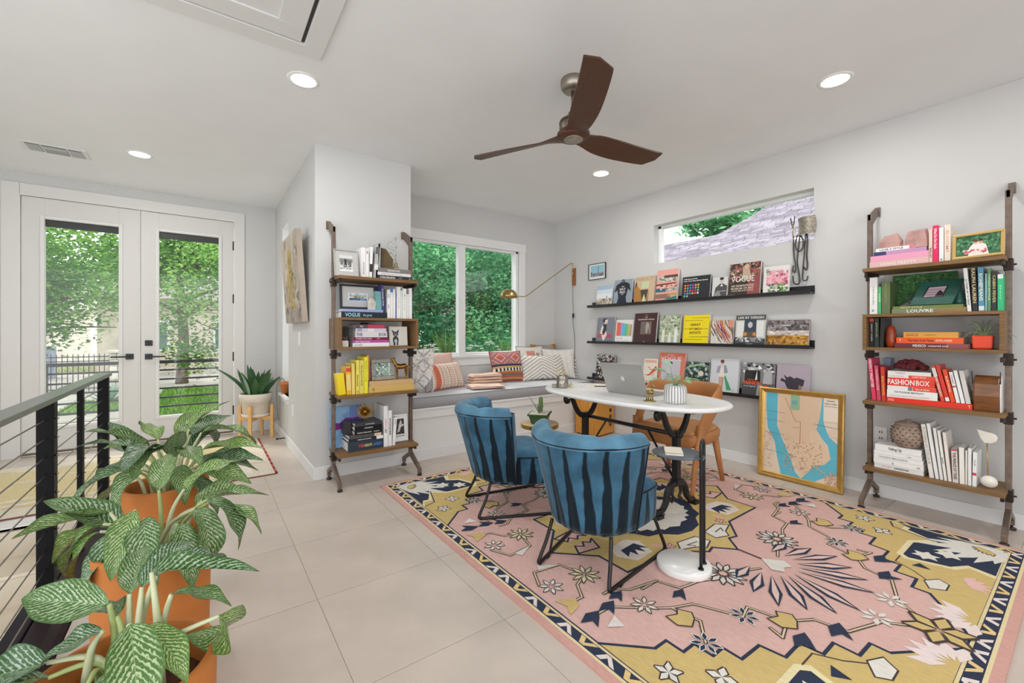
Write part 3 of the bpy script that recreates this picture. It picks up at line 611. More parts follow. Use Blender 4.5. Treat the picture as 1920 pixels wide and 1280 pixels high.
for i, (u0, u1, t_, c, lb, sp_, bd) in enumerate(((.118, .362, .025, 'e2dfdb', 'white book with faint red capitals directly on the long red book', [('STUFF EVERY GRADUATE SHOULD KNOW', 'c0a8a0', .45, .8, .35)], None),
        (.118, .362, .026, 'e6e4e0', 'white book lettered THE FOUNDER MENTALITY', [('THE FOUNDER MENTALITY', '5a5456', .45, .6, .4)], None),
        (.12, .356, .027, 'dddad6', 'white book with a grey square and red right half', [('Good Ideas', 'f4ded4', .73, .28, .35)], [(.44, .53, '7a7674'), (.54, 1, 'd84c30')]),
        (.12, .35, .054, 'd83a28', 'thick red book reading FASHIONBOX in white', [('FASHION', 'f6f0ec', .3, .58, .62), ('BOX', 'f6d8d0', .76, .28, .6)], None),
        (.122, .35, .02, 'e0dcd8', 'white book whose right half is red with white lettering', [('LOOSEN THE KNOT', 'b8a49c', .2, .34, .4), ('LONNY VALLEY', 'f6e0d8', .68, .3, .4)], [(.46, 1, 'd84a30')]),
        (.122, .333, .024, 'e4e1dc', 'off-white book on top, just below the maroon coral', [('THE MISSING', 'c08880', .3, .24, .35)], None))):
    flat(BR, u0, u1, R4+.034+(0, .025, .051, .078, .132, .152)[i], t_, .18, c, lb, g, spine=sp_, band=bd)
z = R4+.034
stand(BR, .378, .396, z, .222, .17, 'd2452f', 'red book with white capitals AMSTERDAM leaning against the stack', g, tilt=-12, spine=[('AMSTERDAM', 'f0dcd4', .55, .6, .5)], band=[(.05, .3, 'd8d4d0')])
stand(BR, .4, .418, z, .232, .17, 'cf3a2c', 'dark red book leaning second from the stack, white square at its foot', g, tilt=-12, band=[(.88, .98, 'ece8e2')])
stand(BR, .422, .441, z, .204, .16, 'e04a22', 'orange-red paperback leaning in the middle of the row', g, tilt=-11, spine=[('SURVIVAL', 'f4d0b8', .45, .5, .4)])
stand(BR, .445, .461, z, .19, .16, 'e3e0dc', 'white leaning book with a small red square on its spine', g, tilt=-10, band=[(.45, .5, 'b83a30')], spine=[('CRIMES', '8a8884', .25, .3, .4)])
stand(BR, .466, .482, z, .2, .16, 'e8e6e2', 'white leaning book left of the grey cover', g, tilt=-10)
stand(BR, .486, .506, z, .2, .16, 'c9c5c0', 'grey-white book whose misty cover faces the wooden roll', g, tilt=-9, art=lambda a: a.r(0, 0, 1, 1, 'dedad5').sp(60, .1, 0, 1, .8, .12, ['8a827c', 'a8a29c', 'b8b2ac', '6e6862'], 3))
g = 'white books on the bottom shelf of the right bookcase'
z = R5
for t_, lb, sp_ in ((.031, 'white book lettered HANDBOOK at the very bottom of the white stack', [('HANDBOOK', '3a3a3a', .57, .3, .4), ('CITY LIVING', 'd8a098', .26, .2, .3)]), (.033, 'white book with a small dark crest in the white stack', [('x', '3a3a3a', .4, .04, .5), ('vol', '5a5a5a', .9, .06, .4)]),
        (.031, 'white book with widely spaced grey capitals', [('GRANDS MAGASINS', '9a9a98', .4, .6, .4)]), (.026, 'white book with a short dark dash on its spine', [('-', '2a2a2a', .75, .08, .5)]), (.04, 'white book with script lettering lying directly below the basket', [('Falling Up', '3a3a3a', .45, .28, .45)])):
    flat(BR, .05+.004*math.sin(z*300), .293-.006*math.cos(z*170), z, t_-.0012, .19, 'e6e4df', lb, g, v=-.30+.006*math.sin(z*500), spine=sp_); z += t_
for u0, u1, h, c, tl, lb, sp_ in ((.326, .347, .335, 'dedad4', -7, 'tall off-white book lettered FLOWERS IN COLOUR', [('FLOWERS IN COLOUR', 'a49c92', .4, .7, .55)]), (.353, .369, .345, 'e6e4e0', -7, 'tallest plain white book leaning beside the flowers book', None),
        (.374, .388, .32, 'dcdad8', -6, 'white book with a blue-grey top, third in the leaning row', None), (.393, .405, .308, 'e4e1db', -6, 'slim white book with a tiny script signature', [('Janis', '5a5a5a', .6, .12, .5)]),
        (.41, .425, .3, 'e2d8d2', -5, 'pinkish white book leaning last in the tall row', None), (.429, .455, .205, 'd4cac4', -2, 'short book with bold black lettering and crinkled top', [('THE PRINCE OF TIDES', '2a2624', .5, .8, .5)]),
        (.459, .481, .221, 'e4dfd8', -1, 'short white book just right of the black-lettered one', None), (.483, .491, .208, 'dcd8d0', 0, 'very thin white book among the short ones', None),
        (.494, .508, .224, 'e6e4df', 0, 'short white book second from the alabaster sculpture', None), (.511, .528, .204, 'eae8e4', 1, 'short white book with a red tag beside the alabaster sculpture', [('YOUR', '7a7a78', .3, .2, .3)])):
    stand(BR, u0, u1, R5, h, .17, c, lb, g, tilt=tl, spine=sp_, band=[(.6, .68, 'c83a50')] if 'red tag' in lb else ([(.0, .06, 'b05068')] if 'crinkled' in lb else None))
# ---------------------------------------------------------------- picture ledges with face-out books
LW = T(4.05, 3.80, 0) @ RZ(-90)
for z, lb in ((1.535, 'top black picture ledge below the high window'), (1.087, 'middle black picture ledge on the right wall'), (.637, 'lowest black picture ledge behind the desk')):
    B = thing('picture_ledge', lb, 'ledge', LW @ T(0, 0, z), 'black picture ledges')
    m = MB(hx('1b1b1d')); m.box((0, -.105, -.014), (2.44, 0, 0)); m.build('shelf', m_black, B, bevel=.001)
    m = MB(hx('1b1b1d')); m.box((0, -.108, -.014), (2.44, -.100, .016)); m.build('front_lip', m_black, B, bevel=.001)
    m = MB(hx('1b1b1d')); m.box((0, -.012, 0), (2.44, 0, .055)); m.build('back_plate', m_black, B, bevel=.001)
g1, g2, g3 = 'books facing out on the top ledge', 'books facing out on the middle ledge', 'books facing out on the lowest ledge'
Z1, Z2, Z3 = 1.5355, 1.0875, .6375
def a_beach(a): a.r(0, 0, 1, 1, 'd9dde2').r(0, .78, 1, 1, '9db4cc').r(0, .6, 1, .8, 'c8d2dc').r(0, 0, 1, .36, 'a8988a').sp(50, 0, 0, 1, .36, .09, ['c4b4a4', '8a7a6c', 'd6c8b8', '9a8a7a']).r(.66, .36, .7, .48, '3a3a3a')
face(LW, .13, .37, Z1, .25, .022, 'd0d6dc', 'small book with a hazy beach cover at the left end of the top ledge', g1, art=a_beach)
def a_tee(a):
    a.r(0, 0, 1, 1, '8d98a2').p([(.28, .3), (.72, .3), (.8, .62), (.97, .5), (.86, .82), (.62, .9), (.38, .9), (.12, .8), (.02, .5), (.2, .58)], '23262e').p([(.2, 0), (.8, 0), (.7, .32), (.3, .32)], '1d2430').o(.5, .95, .1, .07, '5a5a60')
    a.t('YOU', .5, .72, .05, 'd8d8d8').t('SAY', .5, .62, .08, 'e0e0e0', .35).t('NO', .5, .5, .1, 'd8d8d8', .3).t('100', .5, .41, .05, 'cccccc')
face(LW, .40, .655, Z1, .295, .026, '949ea8', 'grey-blue book showing a figure in a dark lettered T-shirt', g1, art=a_tee)
def a_kelly(a): a.r(0, 0, 1, 1, 'c3a88c').p([(0, 0), (.5, 0), (.3, .5), (.05, .75), (0, .6)], 'a8763c').p([(.3, .5), (.7, .5), (.62, .1), (.5, .35), (.4, .1)], '4a4438').p([(.35, .55), (.7, .55), (.72, .8), (.33, .8)], 'b8c8a0').p([(.4, 0), (.6, 0), (.5, .3)], 'c4d2a8').p([(.62, .05), (.75, .5), (.7, 0)], 'b06a30').p([(.0, .55), (.12, .7), (.06, .85)], '3a3a2c').t('KELLY', .5, .91, .1, '9a9a78', .86)
face(LW, .70, .965, Z1, .302, .03, 'b89c7c', 'tan collage book with the title KELLY', g1, art=a_kelly)
def a_pool(a):
    a.r(0, 0, 1, 1, 'dc9c90').p([(0, .62), (1, .62), (1, .78), (.4, .84), (0, .76)], 'b8b0a4').r(.35, .74, 1, .82, '5a4038').p([(0, .3), (.5, .3), (.42, .42), (0, .42)], '2e6a74').p([(.5, .3), (1, .32), (1, .44), (.45, .42)], 'a8a49c').p([(0, .5), (.9, .54), (1, .58), (0, .56)], '7a4038').r(0, .1, .7, .24, '8a6a5c').p([(.4, .08), (1, .02), (1, .16)], '3a7a6c').sp(30, .1, .62, 1, .76, .05, ['3c4a44', 'e6e2da', '6c7a74'], 5).sp(24, .1, .34, 1, .52, .045, ['5c4a44', 'e6d8cc', '2c4a44'], 9).p([(.55, .16), (1, .2), (1, .26), (.6, .22)], 'a89458')
face(LW, .985, 1.235, Z1, .345, .034, 'd8b4a8', 'tall coral book with stacked mid-century houses', g1, art=a_pool)
def a_sub(a):
    a.r(0, 0, 1, 1, '2b2d30').t('Helvetica and the', .06, .9, .045, 'f0f0f0', .48, 'l', .03).t('New York City Subway System', .06, .81, .045, 'f0f0f0', .86, 'l', .03)
    C = ['e08a30', 'd8503c', '3a8ac8', 'b04a90', 'd0a048', 'e0a040', 'd88a3c', '3aa0c0', '4a80c0', 'a84a98', '8a9a9a', '7ab078', 'd86a3c', '3aa0b8', 'd85a68', 'b03a78', 'c84058', '7ab090', '4a7ac8', 'b07a9a', '3aa0b8', 'd8a040', 'd8604c', 'd8d4cc', '6ab078', '7ab8b0']
    k = 0
    for r_ in range(5):
        for c_ in range(6 if r_ < 4 else 2):
            a.o(.12+.095*c_, .62-.115*r_, .036, .046, C[k % 26], 10); k += 1
face(LW, 1.295, 1.59, Z1, .238, .026, '2b2d30', 'black book with rows of coloured dots about subway signs', g1, art=a_sub)
def a_gent(a): a.r(0, 0, 1, 1, 'c9c8c5').p([(.1, .0), (.95, 0), (.98, .55), (.7, .68), (.5, .68), (.22, .5)], '4c4c4c').o(.6, .82, .13, .13, 'b8b4b0').o(.6, .92, .14, .07, '2c2c2c').p([(.52, .55), (.7, .55), (.62, .68)], 'e8e8e6').p([(.05, .05), (.6, .1), (.5, .3), (.2, .28)], '8a8a88').t('THE GENTLEMAN', .6, .32, .03, 'e6e6e6', .6)
face(LW, 1.615, 1.762, Z1, .2, .02, 'bdbcb9', 'small grey book with a black and white photo of a suited figure', g1, art=a_gent)
def a_vogue1(a):
    a.r(0, 0, 1, 1, '3c2f2b').r(.62, 0, 1, 1, '8e4c4a').sp(90, 0, .4, 1, 1, .07, ['5c4038', '8a6a58', 'b0947c', '2c2624', '9c5a54', 'c8b49c'], 11).o(.56, .88, .09, .07, 'c8a890').p([(.4, .5), (.72, .5), (.66, .82), (.46, .82)], 'b4a08a')
    a.t('VOGUE', .45, .52, .17, 'ece6dc', .76, 'c', .0).t('AND THE METROPOLITAN', .45, .32, .055, 'd8ccb8', .74).t('MUSEUM OF ART', .45, .24, .05, 'd8ccb8', .74).t('COSTUME INSTITUTE', .45, .17, .04, 'c8bca8', .72).r(.0, .02, .22, .06, 'e6e2dc').r(.3, .02, .85, .045, 'c9c1b8')
face(LW, 1.775, 2.045, Z1, .308, .036, '6a3c3a', 'dark red book with VOGUE across a costume photograph', g1, art=a_vogue1)
def a_peony(a):
    a.r(0, 0, 1, 1, 'd8d4d0').sp(70, .12, .3, .98, .86, .12, ['e0a0ac', 'd88c9c', 'ecb8c0', 'e8a8b4', 'c87888'], 4).sp(36, .2, .08, .98, .36, .08, ['3c5a34', '5a7a48', '2c3c28', '7a9a60'], 6).sp(10, .08, .7, .35, .92, .05, ['8aa890', '6a9078'], 8).sp(6, .4, .6, .95, .8, .04, ['5c3038', '7a3c48'], 2).t('VINTAGE', .35, .26, .07, 'ecebe4', .46, 'c', .0).t('FLORA', .28, .16, .07, 'e4e4dc', .34, 'c', 0)
face(LW, 2.075, 2.275, Z1, .245, .024, 'd2cecb', 'white book with a cluster of pink peonies', g1, art=a_peony)
def a_woman(a): a.r(0, 0, 1, 1, '777886').o(.44, .88, .12, .09, '26242a').p([(.42, .74), (.58, .74), (.62, .9), (.46, .92)], 'd8c2b8').p([(.28, .35), (.6, .35), (.55, .75), (.38, .72)], '2e2c34').p([(.22, .4), (.3, .7), (.4, .62), (.34, .4), (.5, .14), (.4, .1)], 'e0d2ca').r(.08, .2, .9, .34, 'b04a58').p([(.3, .3), (.46, .06), (.62, .3), (.56, .48), (.46, .3)], 'e0d0c8')
face(LW, .125, .40, Z2, .308, .024, '767784', 'slate book with a seated figure in profile at the left end', g2, art=a_woman)
def a_spec(a):
    a.r(0, 0, 1, 1, 'd8d6d2')
    for i, c in enumerate(('d87048', 'd85a50', 'c86a90', '8aa0c8', '5ab0d0', '58b4b8', '5ab088', '98b868', 'c0b070', 'a89088')): a.r(.06+.088*i, .3, .06+.088*(i+1), .9-.012*i, c)
    a.r(0, 0, 1, .27, 'e8e6e2').t('Colour Notes', .07, .2, .035, '5a5a5a', .4, 'l').t('a theory of everything', .07, .12, .025, '8a8a8a', .7, 'l')
face(LW, .425, .675, Z2, .272, .02, 'd2d0cc', 'white book with vertical rainbow stripes', g2, art=a_spec)
def a_eq(a): a.r(0, 0, 1, 1, '43292a').r(.3, .3, .78, .72, '6e625c').p([(.55, .34), (.62, .34), (.64, .56), (.72, .36), (.74, .38), (.66, .66), (.56, .7), (.52, .56)], 'a39a92').t('THE', .53, .86, .035, 'e0d4c8').t('EQUESTRIAN WORLD', .53, .79, .035, 'e6dace', .72).t('HERMINE', .53, .93, .018, 'b8a89c').t('PRIME', .5, .05, .025, 'd8ccc0')
face(LW, .69, .985, Z2, .34, .034, '43292a', 'dark brown book titled THE EQUESTRIAN WORLD', g2, art=a_eq)
def a_gard(a): a.r(0, 0, 1, 1, 'a3ac94').sp(110, 0, .25, 1, 1, .08, ['7a8c66', 'b8c0a8', '5c7050', 'ccd2c0', '8c9a78'], 12).r(.12, .02, .26, .5, 'd6d8cc').r(.74, .02, .9, .5, 'dcded4').o(.82, .54, .08, .05, 'd0d2c8').p([(.42, 0), (.62, 0), (.56, .4), (.48, .4)], 'd8dad0').t('IN THE GARDEN', .5, .7, .04, 'eef0e8', .74, 'c', 0)
face(LW, 1.03, 1.265, Z2, .302, .028, 'b0b6a4', 'pale green garden book with white gate posts', g2, art=a_gard)
def a_great(a):
    a.r(0, 0, 1, 1, 'e2c81e').r(.1, 0, .98, 1, 'e6cc20')
    for y, x0, x1 in ((.9, .3, 1), (.81, .05, .75), (.53, 0, .98), (.26, .25, 1), (.17, .1, .8)): a.r(x0, y-.006, x1, y+.006, '6a5c18' if y != .26 else '2e2a10')
    a.r(.25, .48, .72, .58, 'e6cc20').t('GREAT', .48, .67, .075, '2e2a14', .4).t('WOMEN', .48, .53, .075, '7a3a1c', .48).t('ARTISTS', .48, .4, .075, '2e2a14', .46)
face(LW, 1.305, 1.575, Z2, .298, .036, 'dcc42a', 'bright yellow book titled GREAT WOMEN ARTISTS', g2, art=a_great)
def a_str(a):
    a.r(0, 0, 1, 1, 'cfc8c2'); gr = random.Random(5)
    for i in range(46):
        x = gr.uniform(-.1, 1); w2 = gr.uniform(.01, .035); c = gr.choice(['3a3038', 'd87a68', 'e6e0da', '2c5a58', 'd8a848', 'b84a58', 'e8d0cc', '4a6a48', '8a4a68'])
        y0 = gr.uniform(0, .5); q = [(min(1, max(0, x+.45*(t_/5)**1.5*(1 if 1 else 0)-.2)), min(1, 1-t_/5*(1-y0))) for t_ in range(6)]
        a.l(q, w2, c)
    a.r(.8, .72, 1, 1, 'd08a78')
face(LW, 1.60, 1.812, Z2, .234, .024, 'b8b0ac', 'book with swirling multicoloured paint streaks', g2, art=a_str)
def a_house(a): a.r(0, 0, 1, 1, 'b9bab6').r(0, .84, 1, 1, '4a4a46').r(0, 0, 1, .24, '4c5256').r(.3, .4, .7, .86, '39424e').o(.5, .84, .2, .1, '39424e').r(.05, .3, .28, .8, 'd2d3cf').r(.72, .3, .95, .8, 'd2d3cf').r(.28, .26, .72, .46, '5a4c40').o(.34, .38, .07, .06, 'b8844a').o(.66, .38, .07, .06, 'b8844a').o(.5, .68, .08, .1, 'b9b9bc').sp(26, 0, .12, 1, .28, .06, ['c8c9c6', '2c3034', '8a8c8c'], 3).t('LIFE BY DESIGN', .5, .92, .07, 'd8d6d0', .86).r(.0, .03, 1, .1, '33383c').t('INTERIORS', .5, .065, .03, 'a8a8a6')
face(LW, 1.832, 2.09, Z2, .278, .026, '9fa09c', 'grey book with a symmetrical grand room on its cover', g2, art=a_house)
def a_field(a): a.r(0, 0, 1, 1, '6c6464').sp(90, 0, .6, 1, 1, .06, ['4e484a', '837a7a', '5c5456', '989090'], 5).r(0, .42, 1, .6, 'b8b0a8').sp(20, 0, .42, 1, .6, .08, ['d8d2c8', '8a8280', 'c8c0b8'], 8, .4).r(0, 0, 1, .42, 'a8742c').sp(110, 0, 0, 1, .42, .05, ['b8863c', '8c5c20', 'c89848', '6a4a20', '9c7434'], 9).t('MARFA', .48, .8, .06, 'dcd6d0', .2)
face(LW, 2.105, 2.42, Z2, .226, .026, '7a706c', 'landscape-format book with a golden field under dark clouds', g2, art=a_field)
def a_spk(a): a.r(0, 0, 1, 1, '2e2c2c').sp(170, 0, 0, 1, 1, .05, ['d8d2cc', '5a5654', 'b08a7c', '8aa0a8', '1c1a1a', 'c8c4c0'], 6).r(.2, .52, .62, .6, 'e0dcd6').t('ART', .4, .56, .05, '2a2828')
face(LW, .118, .40, Z3, .30, .024, '3a3636', 'black and white speckled book at the left end of the lowest ledge', g3, art=a_spk)
def a_read(a): a.r(0, 0, 1, 1, 'ddd6c8').t('READING', .5, .9, .1, 'd0604c', .8).p([(.1, .42), (.2, .36), (.45, .42), (.62, .56), (.86, .74), (.95, .66), (.9, .56), (.72, .5), (.6, .4), (.4, .34), (.12, .36)], 'd8543c').p([(.5, .6), (.62, .56), (.36, .7), (.3, .68)], 'd8543c').l([(.76, .54), (.68, .34)], .03, 'b8483a').t('ROOM', .5, .1, .13, 'd0604c', .5)
face(LW, .82, 1.0, Z3, .285, .024, 'd8d0c2', 'cream book with READING above a red high-heeled shoe', g3, art=a_read)
def a_vogue2(a): a.r(0, 0, 1, 1, 'd87660').r(.1, .1, .84, .8, 'bdbcc4').o(.44, .66, .07, .05, 'd8c8c4').o(.46, .7, .08, .04, '3a3036').p([(.34, .3), (.56, .3), (.52, .62), (.38, .62)], 'c8c2c8').p([(.2, .12), (.7, .12), (.56, .4), (.34, .4)], 'a8a8b4').t('VOGUE', .46, .83, .12, 'eae6e2', .82, 'c', 0).t('DESIGN BY', .46, .935, .03, 'f0d8d0')
face(LW, 1.015, 1.315, Z3, .36, .034, 'd87660', 'large coral book with VOGUE above a pale figure', g3, art=a_vogue2)
def a_top(a): a.r(0, 0, 1, 1, '2e3b38').sp(130, 0, .1, 1, 1, .08, ['3c5a48', '24302e', '4a6a80', 'c8ccc4', '5a7a60', '3a4a78', 'a8b0a8'], 13).o(.66, .6, .12, .1, 'd0ccb8').t('TOP', .35, .3, .08, 'd8dce0', .3).t('GARDENS', .45, .2, .07, 'd0d4da', .56).t('OF THE WORLD', .45, .1, .05, 'b8bcc4', .6)
face(LW, 1.335, 1.575, Z3, .278, .026, '2e3b38', 'dark leafy book beside the large coral book', g3, art=a_top)
def a_gown(a): a.r(0, 0, 1, 1, 'c0c4ca').r(.06, 0, 1, 1, 'c6cacf').p([(.34, .14), (.4, .14), (.44, .5), (.32, .5)], 'c09a82').p([(.42, .12), (.48, .12), (.5, .48), (.44, .5)], 'b08a74').p([(.5, .52), (.56, .5), (.8, .1), (.62, .1)], '3f9a66').p([(.32, .46), (.52, .46), (.54, .74), (.3, .74)], 'd8d4cc').p([(.22, .58), (.34, .56), (.38, .8), (.26, .76)], '9a98ac').p([(.5, .56), (.64, .6), (.56, .8), (.48, .8)], '8a90a0').o(.42, .86, .06, .05, 'c8a490').o(.42, .91, .07, .05, '6a3c30').t('U', .86, .12, .05, '8a8e94')
face(LW, 1.59, 1.855, Z3, .328, .036, 'c0c4ca', 'pale grey book with a model in a green train', g3, art=a_gown)
def a_fash(a):
    a.r(0, 0, 1, 1, '56565a').r(0, .42, 1, 1, '77777a').sp(40, 0, .7, 1, 1, .07, ['c8c8c8', '3a3a3c', '9a9a9c', 'e0e0e0'], 4)
    for x, c in ((.2, '2c2c2e'), (.44, '222224'), (.8, 'a8a8aa')):
        a.p([(x-.14, .4), (x+.14, .4), (x+.12, .78), (x-.12, .78)], c).o(x, .85, .055, .055, 'b0aeac').o(x, .9, .06, .03, '1e1e20')
    a.p([(.41, .5), (.48, .5), (.46, .78)], 'e4e4e4').r(0, 0, .56, .36, '48484c').p([(.55, .15), (.85, .2), (.8, .36), (.58, .34)], 'd8541c').p([(.46, 0), (.62, 0), (.66, .36), (.5, .36)], '9a9a9c').t('A History of', .3, .5, .035, 'd8763c', .3).t('FASHION', .32, .41, .1, 'e05a28', .56, 'c', .03).t('IN 100 OBJECTS', .25, .3, .03, 'd0d0d0', .4)
face(LW, 1.895, 2.16, Z3, .30, .026, '3a3a3c', 'black and white book with FASHION in orange', g3, art=a_fash)
def a_dark(a): a.r(0, 0, 1, 1, 'a79aa6').r(0, .0, 1, .3, 'b0a4ac').p([(.16, .62), (.3, .56), (.22, .72), (.34, .64), (.42, .68), (.56, .62), (.62, .66), (.86, .6), (.84, .46), (.7, .3), (.5, .26), (.34, .36), (.26, .5), (.12, .54)], '37343e').p([(.7, .46), (.8, .42), (.76, .3), (.84, .24), (.8, .2), (.68, .3)], '8a6a60')
face(LW, 2.178, 2.42, Z3, .30, .026, 'a79aa6', 'mauve book with a dark spiky creature behind the map frame', g3, art=a_dark)
# small framed print on the wall above the ledge
def a_sky(a): a.r(0, 0, 1, 1, 'e4e6e6').r(.1, .16, .92, .9, '8fbccb').r(.1, .16, .92, .4, '7c8c96').r(.56, .3, .6, .85, '5c7c8c').sp(20, .1, .16, .92, .5, .06, ['5a6a74', '9ab0ba', '4a5a60', 'b08a84'], 4)
pic(LW @ T(-.06, -.001, 1.88) @ UP, .285, .2, .006, '1e1e20', 'small framed print of a blue city sky beside the wall lamp', art=a_sky, th=.02, fmat=m_black)
# ---------------------------------------------------------------- large rug (pattern drawn in one quadrant and mirrored, as woven)
RGX, RGY, RHX, RHY = 2.385, 1.745, 1.258, 1.555
m_rug = mat('rug_pile', .95, var=.07, vs=90, bump=.5, bs=600, spec=.1, stretch=(1, .3, 1), dist=.002)
NAVY, GOLD, IVY, PINK, BRN = '343b4d', 'c6ae74', 'd6d2ca', 'cfaaa2', '4a403e'
GOLD2, CRM = 'd8bd86', 'd9cba0'
b = MB(PINK); b.prism([(-RHX, -RHY), (RHX, -RHY), (RHX, RHY), (-RHX, RHY)], 0, .0105, 'c99c92')
class RugArt:
    def __init__(s): s.k = 1; s.n = 0
    def p(s, pts, c, sym=4, k=None):
        kk = s.k if k is None else k
        for sx, sy in ((1, 1), (-1, 1), (1, -1), (-1, -1)):
            if sym == 1 and (sx, sy) != (1, 1): continue
            if sym == 2 and sx != sy: continue
            if sym == 20 and sx == -1: continue
            if sym == 21 and sy == -1: continue
            s.n += 1; q = [(x*sx, y*sy, .0106+kk*.00006+s.n*1.2e-6) for x, y in pts]
            if sx*sy < 0: q = q[::-1]
            b.poly(q, c)
        return s
    def up(s): s.k += 1
    def line(s, pts, w_, c, sym=4, closed=False):
        n = len(pts)
        for i in range(n if closed else n-1):
            a = Vector(pts[i]); d = Vector(pts[(i+1) % n])-a
            if d.length < 1e-6: continue
            L_ = d.length; d.normalize(); q = Vector((-d.y, d.x))*w_/2; e = d*w_*.4
            s.p([tuple(a-q-e), tuple(a+d*L_-q+e), tuple(a+d*L_+q+e), tuple(a+q-e)], c, sym)
        return s
    def petals(s, x, y, n, r0, r1, w_, c, sym=4, a0=0, oc=None, spread=360):
        for i in range(n):
            a = R(a0+spread*i/n); ca, sa = math.cos(a), math.sin(a)
            def q(r, t): return (x+r*ca-t*sa, y+r*sa+t*ca)
            if oc: s.p([q(r0*.7, 0), q((r0+r1)/2, -w_*.72), q(r1*1.06, -w_*.2), q(r1*1.06, w_*.2), q((r0+r1)/2, w_*.72)], oc, sym, s.k)
            s.p([q(r0, 0), q((r0+r1)/2, -w_/2), q(r1, 0), q((r0+r1)/2, w_/2)], c, sym, s.k+1)
        return s
A = RugArt()
# field, lines and borders
ix, iy = 1.155, 1.452
A.p([(-ix, -iy), (ix, -iy), (ix, iy), (-ix, iy)], PINK, 1); A.up()
for (o_, i_, c) in ((1.225, 1.213, CRM), (1.213, 1.167, NAVY), (1.167, 1.152, 'd6c69a')):
    d = RHX-o_; e = RHX-i_
    A.p([(0, RHY-d), (RHX-d, RHY-d), (RHX-e, RHY-e), (0, RHY-e)], c); A.p([(RHX-d, 0), (RHX-e, 0), (RHX-e, RHY-e), (RHX-d, RHY-d)][::-1], c)
A.up()
# zigzag of the border: alternating ivory and gold chevron bars on navy
def zig(fx, n, L_):
    s_ = L_/n
    for i in range(n):
        x = (i+.1)*s_; c = 'dccfca' if i % 2 == 0 else GOLD2
        if i % 2 == 0: q1 = [(x, .004), (x+.22*s_, .004), (x+.42*s_, .042), (x+.2*s_, .042)]; q2 = [(x+.2*s_, .042), (x+.42*s_, .042), (x+.82*s_, .004), (x+.6*s_, .004)]
        else: q1 = [(x, .042), (x+.22*s_, .042), (x+.42*s_, .004), (x+.2*s_, .004)]; q2 = [(x+.2*s_, .004), (x+.42*s_, .004), (x+.82*s_, .042), (x+.6*s_, .042)]
        for q in (q1, q2): A.p([fx(u, v) for u, v in q], c)
zig(lambda u, v: (1.212-v, u), 14, 1.50); zig(lambda u, v: (u, 1.509-v), 11, 1.21)
A.up(); A.line([(1.153, 0), (1.153, 1.45), (0, 1.45)], .007, NAVY); A.up()
# stepped gold corners
steps = [(1.152, .62), (1.0, .762), (.93, .762), (.93, .835), (.86, .835), (.86, .91), (.79, .91), (.79, .98), (.665, .985), (.65, 1.07), (.53, 1.07), (.52, 1.146), (.42, 1.146), (.42, 1.226), (.31, 1.23), (.31, 1.29), (.05, 1.452)]
A.p(steps+[(1.152, 1.452)], GOLD); A.up(); A.line(steps, .013, NAVY); A.up()
# corner palmette
A.p([(.62, 1.14), (.66, 1.10), (.9, 1.10), (1.0, 1.17), (1.06, 1.04), (1.12, 1.04), (1.152, .95), (1.152, 1.452), (.72, 1.452), (.76, 1.36), (.68, 1.32)], 'dcd0a6'); A.up()
A.p([(.65, 1.15), (.675, 1.125), (.89, 1.125), (1.0, 1.21), (1.075, 1.065), (1.115, 1.07), (1.148, 1.0), (1.148, 1.448), (.76, 1.448), (.79, 1.35), (.7, 1.30)], NAVY); A.up()
for a0, l_, w_ in ((195, .30, .05), (208, .38, .05), (220, .36, .06), (233, .40, .06), (246, .34, .05), (258, .26, .05), (183, .22, .05)):
    ca, sa = math.cos(R(a0)), math.sin(R(a0)); x, y = 1.14, 1.44
    A.p([(x+.02*sa, y-.02*ca), (x+l_*.6*ca+w_*.5*sa, y+l_*.6*sa-w_*.5*ca), (x+l_*ca, y+l_*sa), (x+l_*.6*ca-w_*.5*sa, y+l_*.6*sa+w_*.5*ca), (x-.02*sa, y+.02*ca)], IVY)
A.up(); A.petals(.75, 1.2, 6, .0, .06, .035, 'd8d4c8'); A.petals(.86, 1.27, 6, 0, .06, .035, 'd8d4c8'); A.petals(1.1, 1.40, 7, .01, .07, .02, 'c9b478', 4, 170, BRN, 110); A.up(); A.up()
A.line([(1.0, 1.19), (1.06, 1.0), (1.14, .97)], .008, NAVY); A.line([(.64, 1.12), (.55, 1.12), (.5, 1.2), (.42, 1.28)], .006, BRN); A.up()
A.p([(.36, 1.28), (.43, 1.25), (.5, 1.29), (.47, 1.33), (.4, 1.33)], IVY); A.line([(.36, 1.28), (.43, 1.25), (.5, 1.29), (.47, 1.33), (.4, 1.33)], .006, BRN, 4, True)
A.petals(.56, 1.36, 5, .01, .1, .04, 'dcb4ae', 4, 20, None, 120); A.petals(.93, .98, 4, 0, .05, .03, IVY, 4, 20, BRN); A.petals(1.06, .86, 5, 0, .05, .025, IVY, 4, 0, BRN)
A.petals(.2, 1.45, 6, .03, .15, .05, 'dfd0cc', 4, 180, None, 150); A.p([(.62, 1.2), (.58, 1.25), (.56, 1.18)], NAVY); A.up(); A.up()
# central medallion
med = [(.86, 0), (.67, .18), (.67, .37), (.31, .375), (.15, .5), (.09, .485), (0, .58)]
A.p(med+[(0, 0)], GOLD); A.up(); A.line(med, .013, NAVY); A.up()
A.p([(.0, 0), (.41, 0), (.37, .07), (.31, .13), (.27, .2), (.19, .22), (.11, .29), (0, .31)], NAVY); A.up()
iv = [(.31, 0), (.29, .05), (.3, .07), (.25, .1), (.255, .13), (.2, .14), (.19, .175), (.14, .17), (.12, .205), (.06, .2), (0, .23)]
A.p([(0, 0)]+iv, 'd6d1c8'); A.up()
A.petals(0, 0, 8, .02, .1, .05, 'c9a89f', 1, 0, BRN); A.up(); A.up()
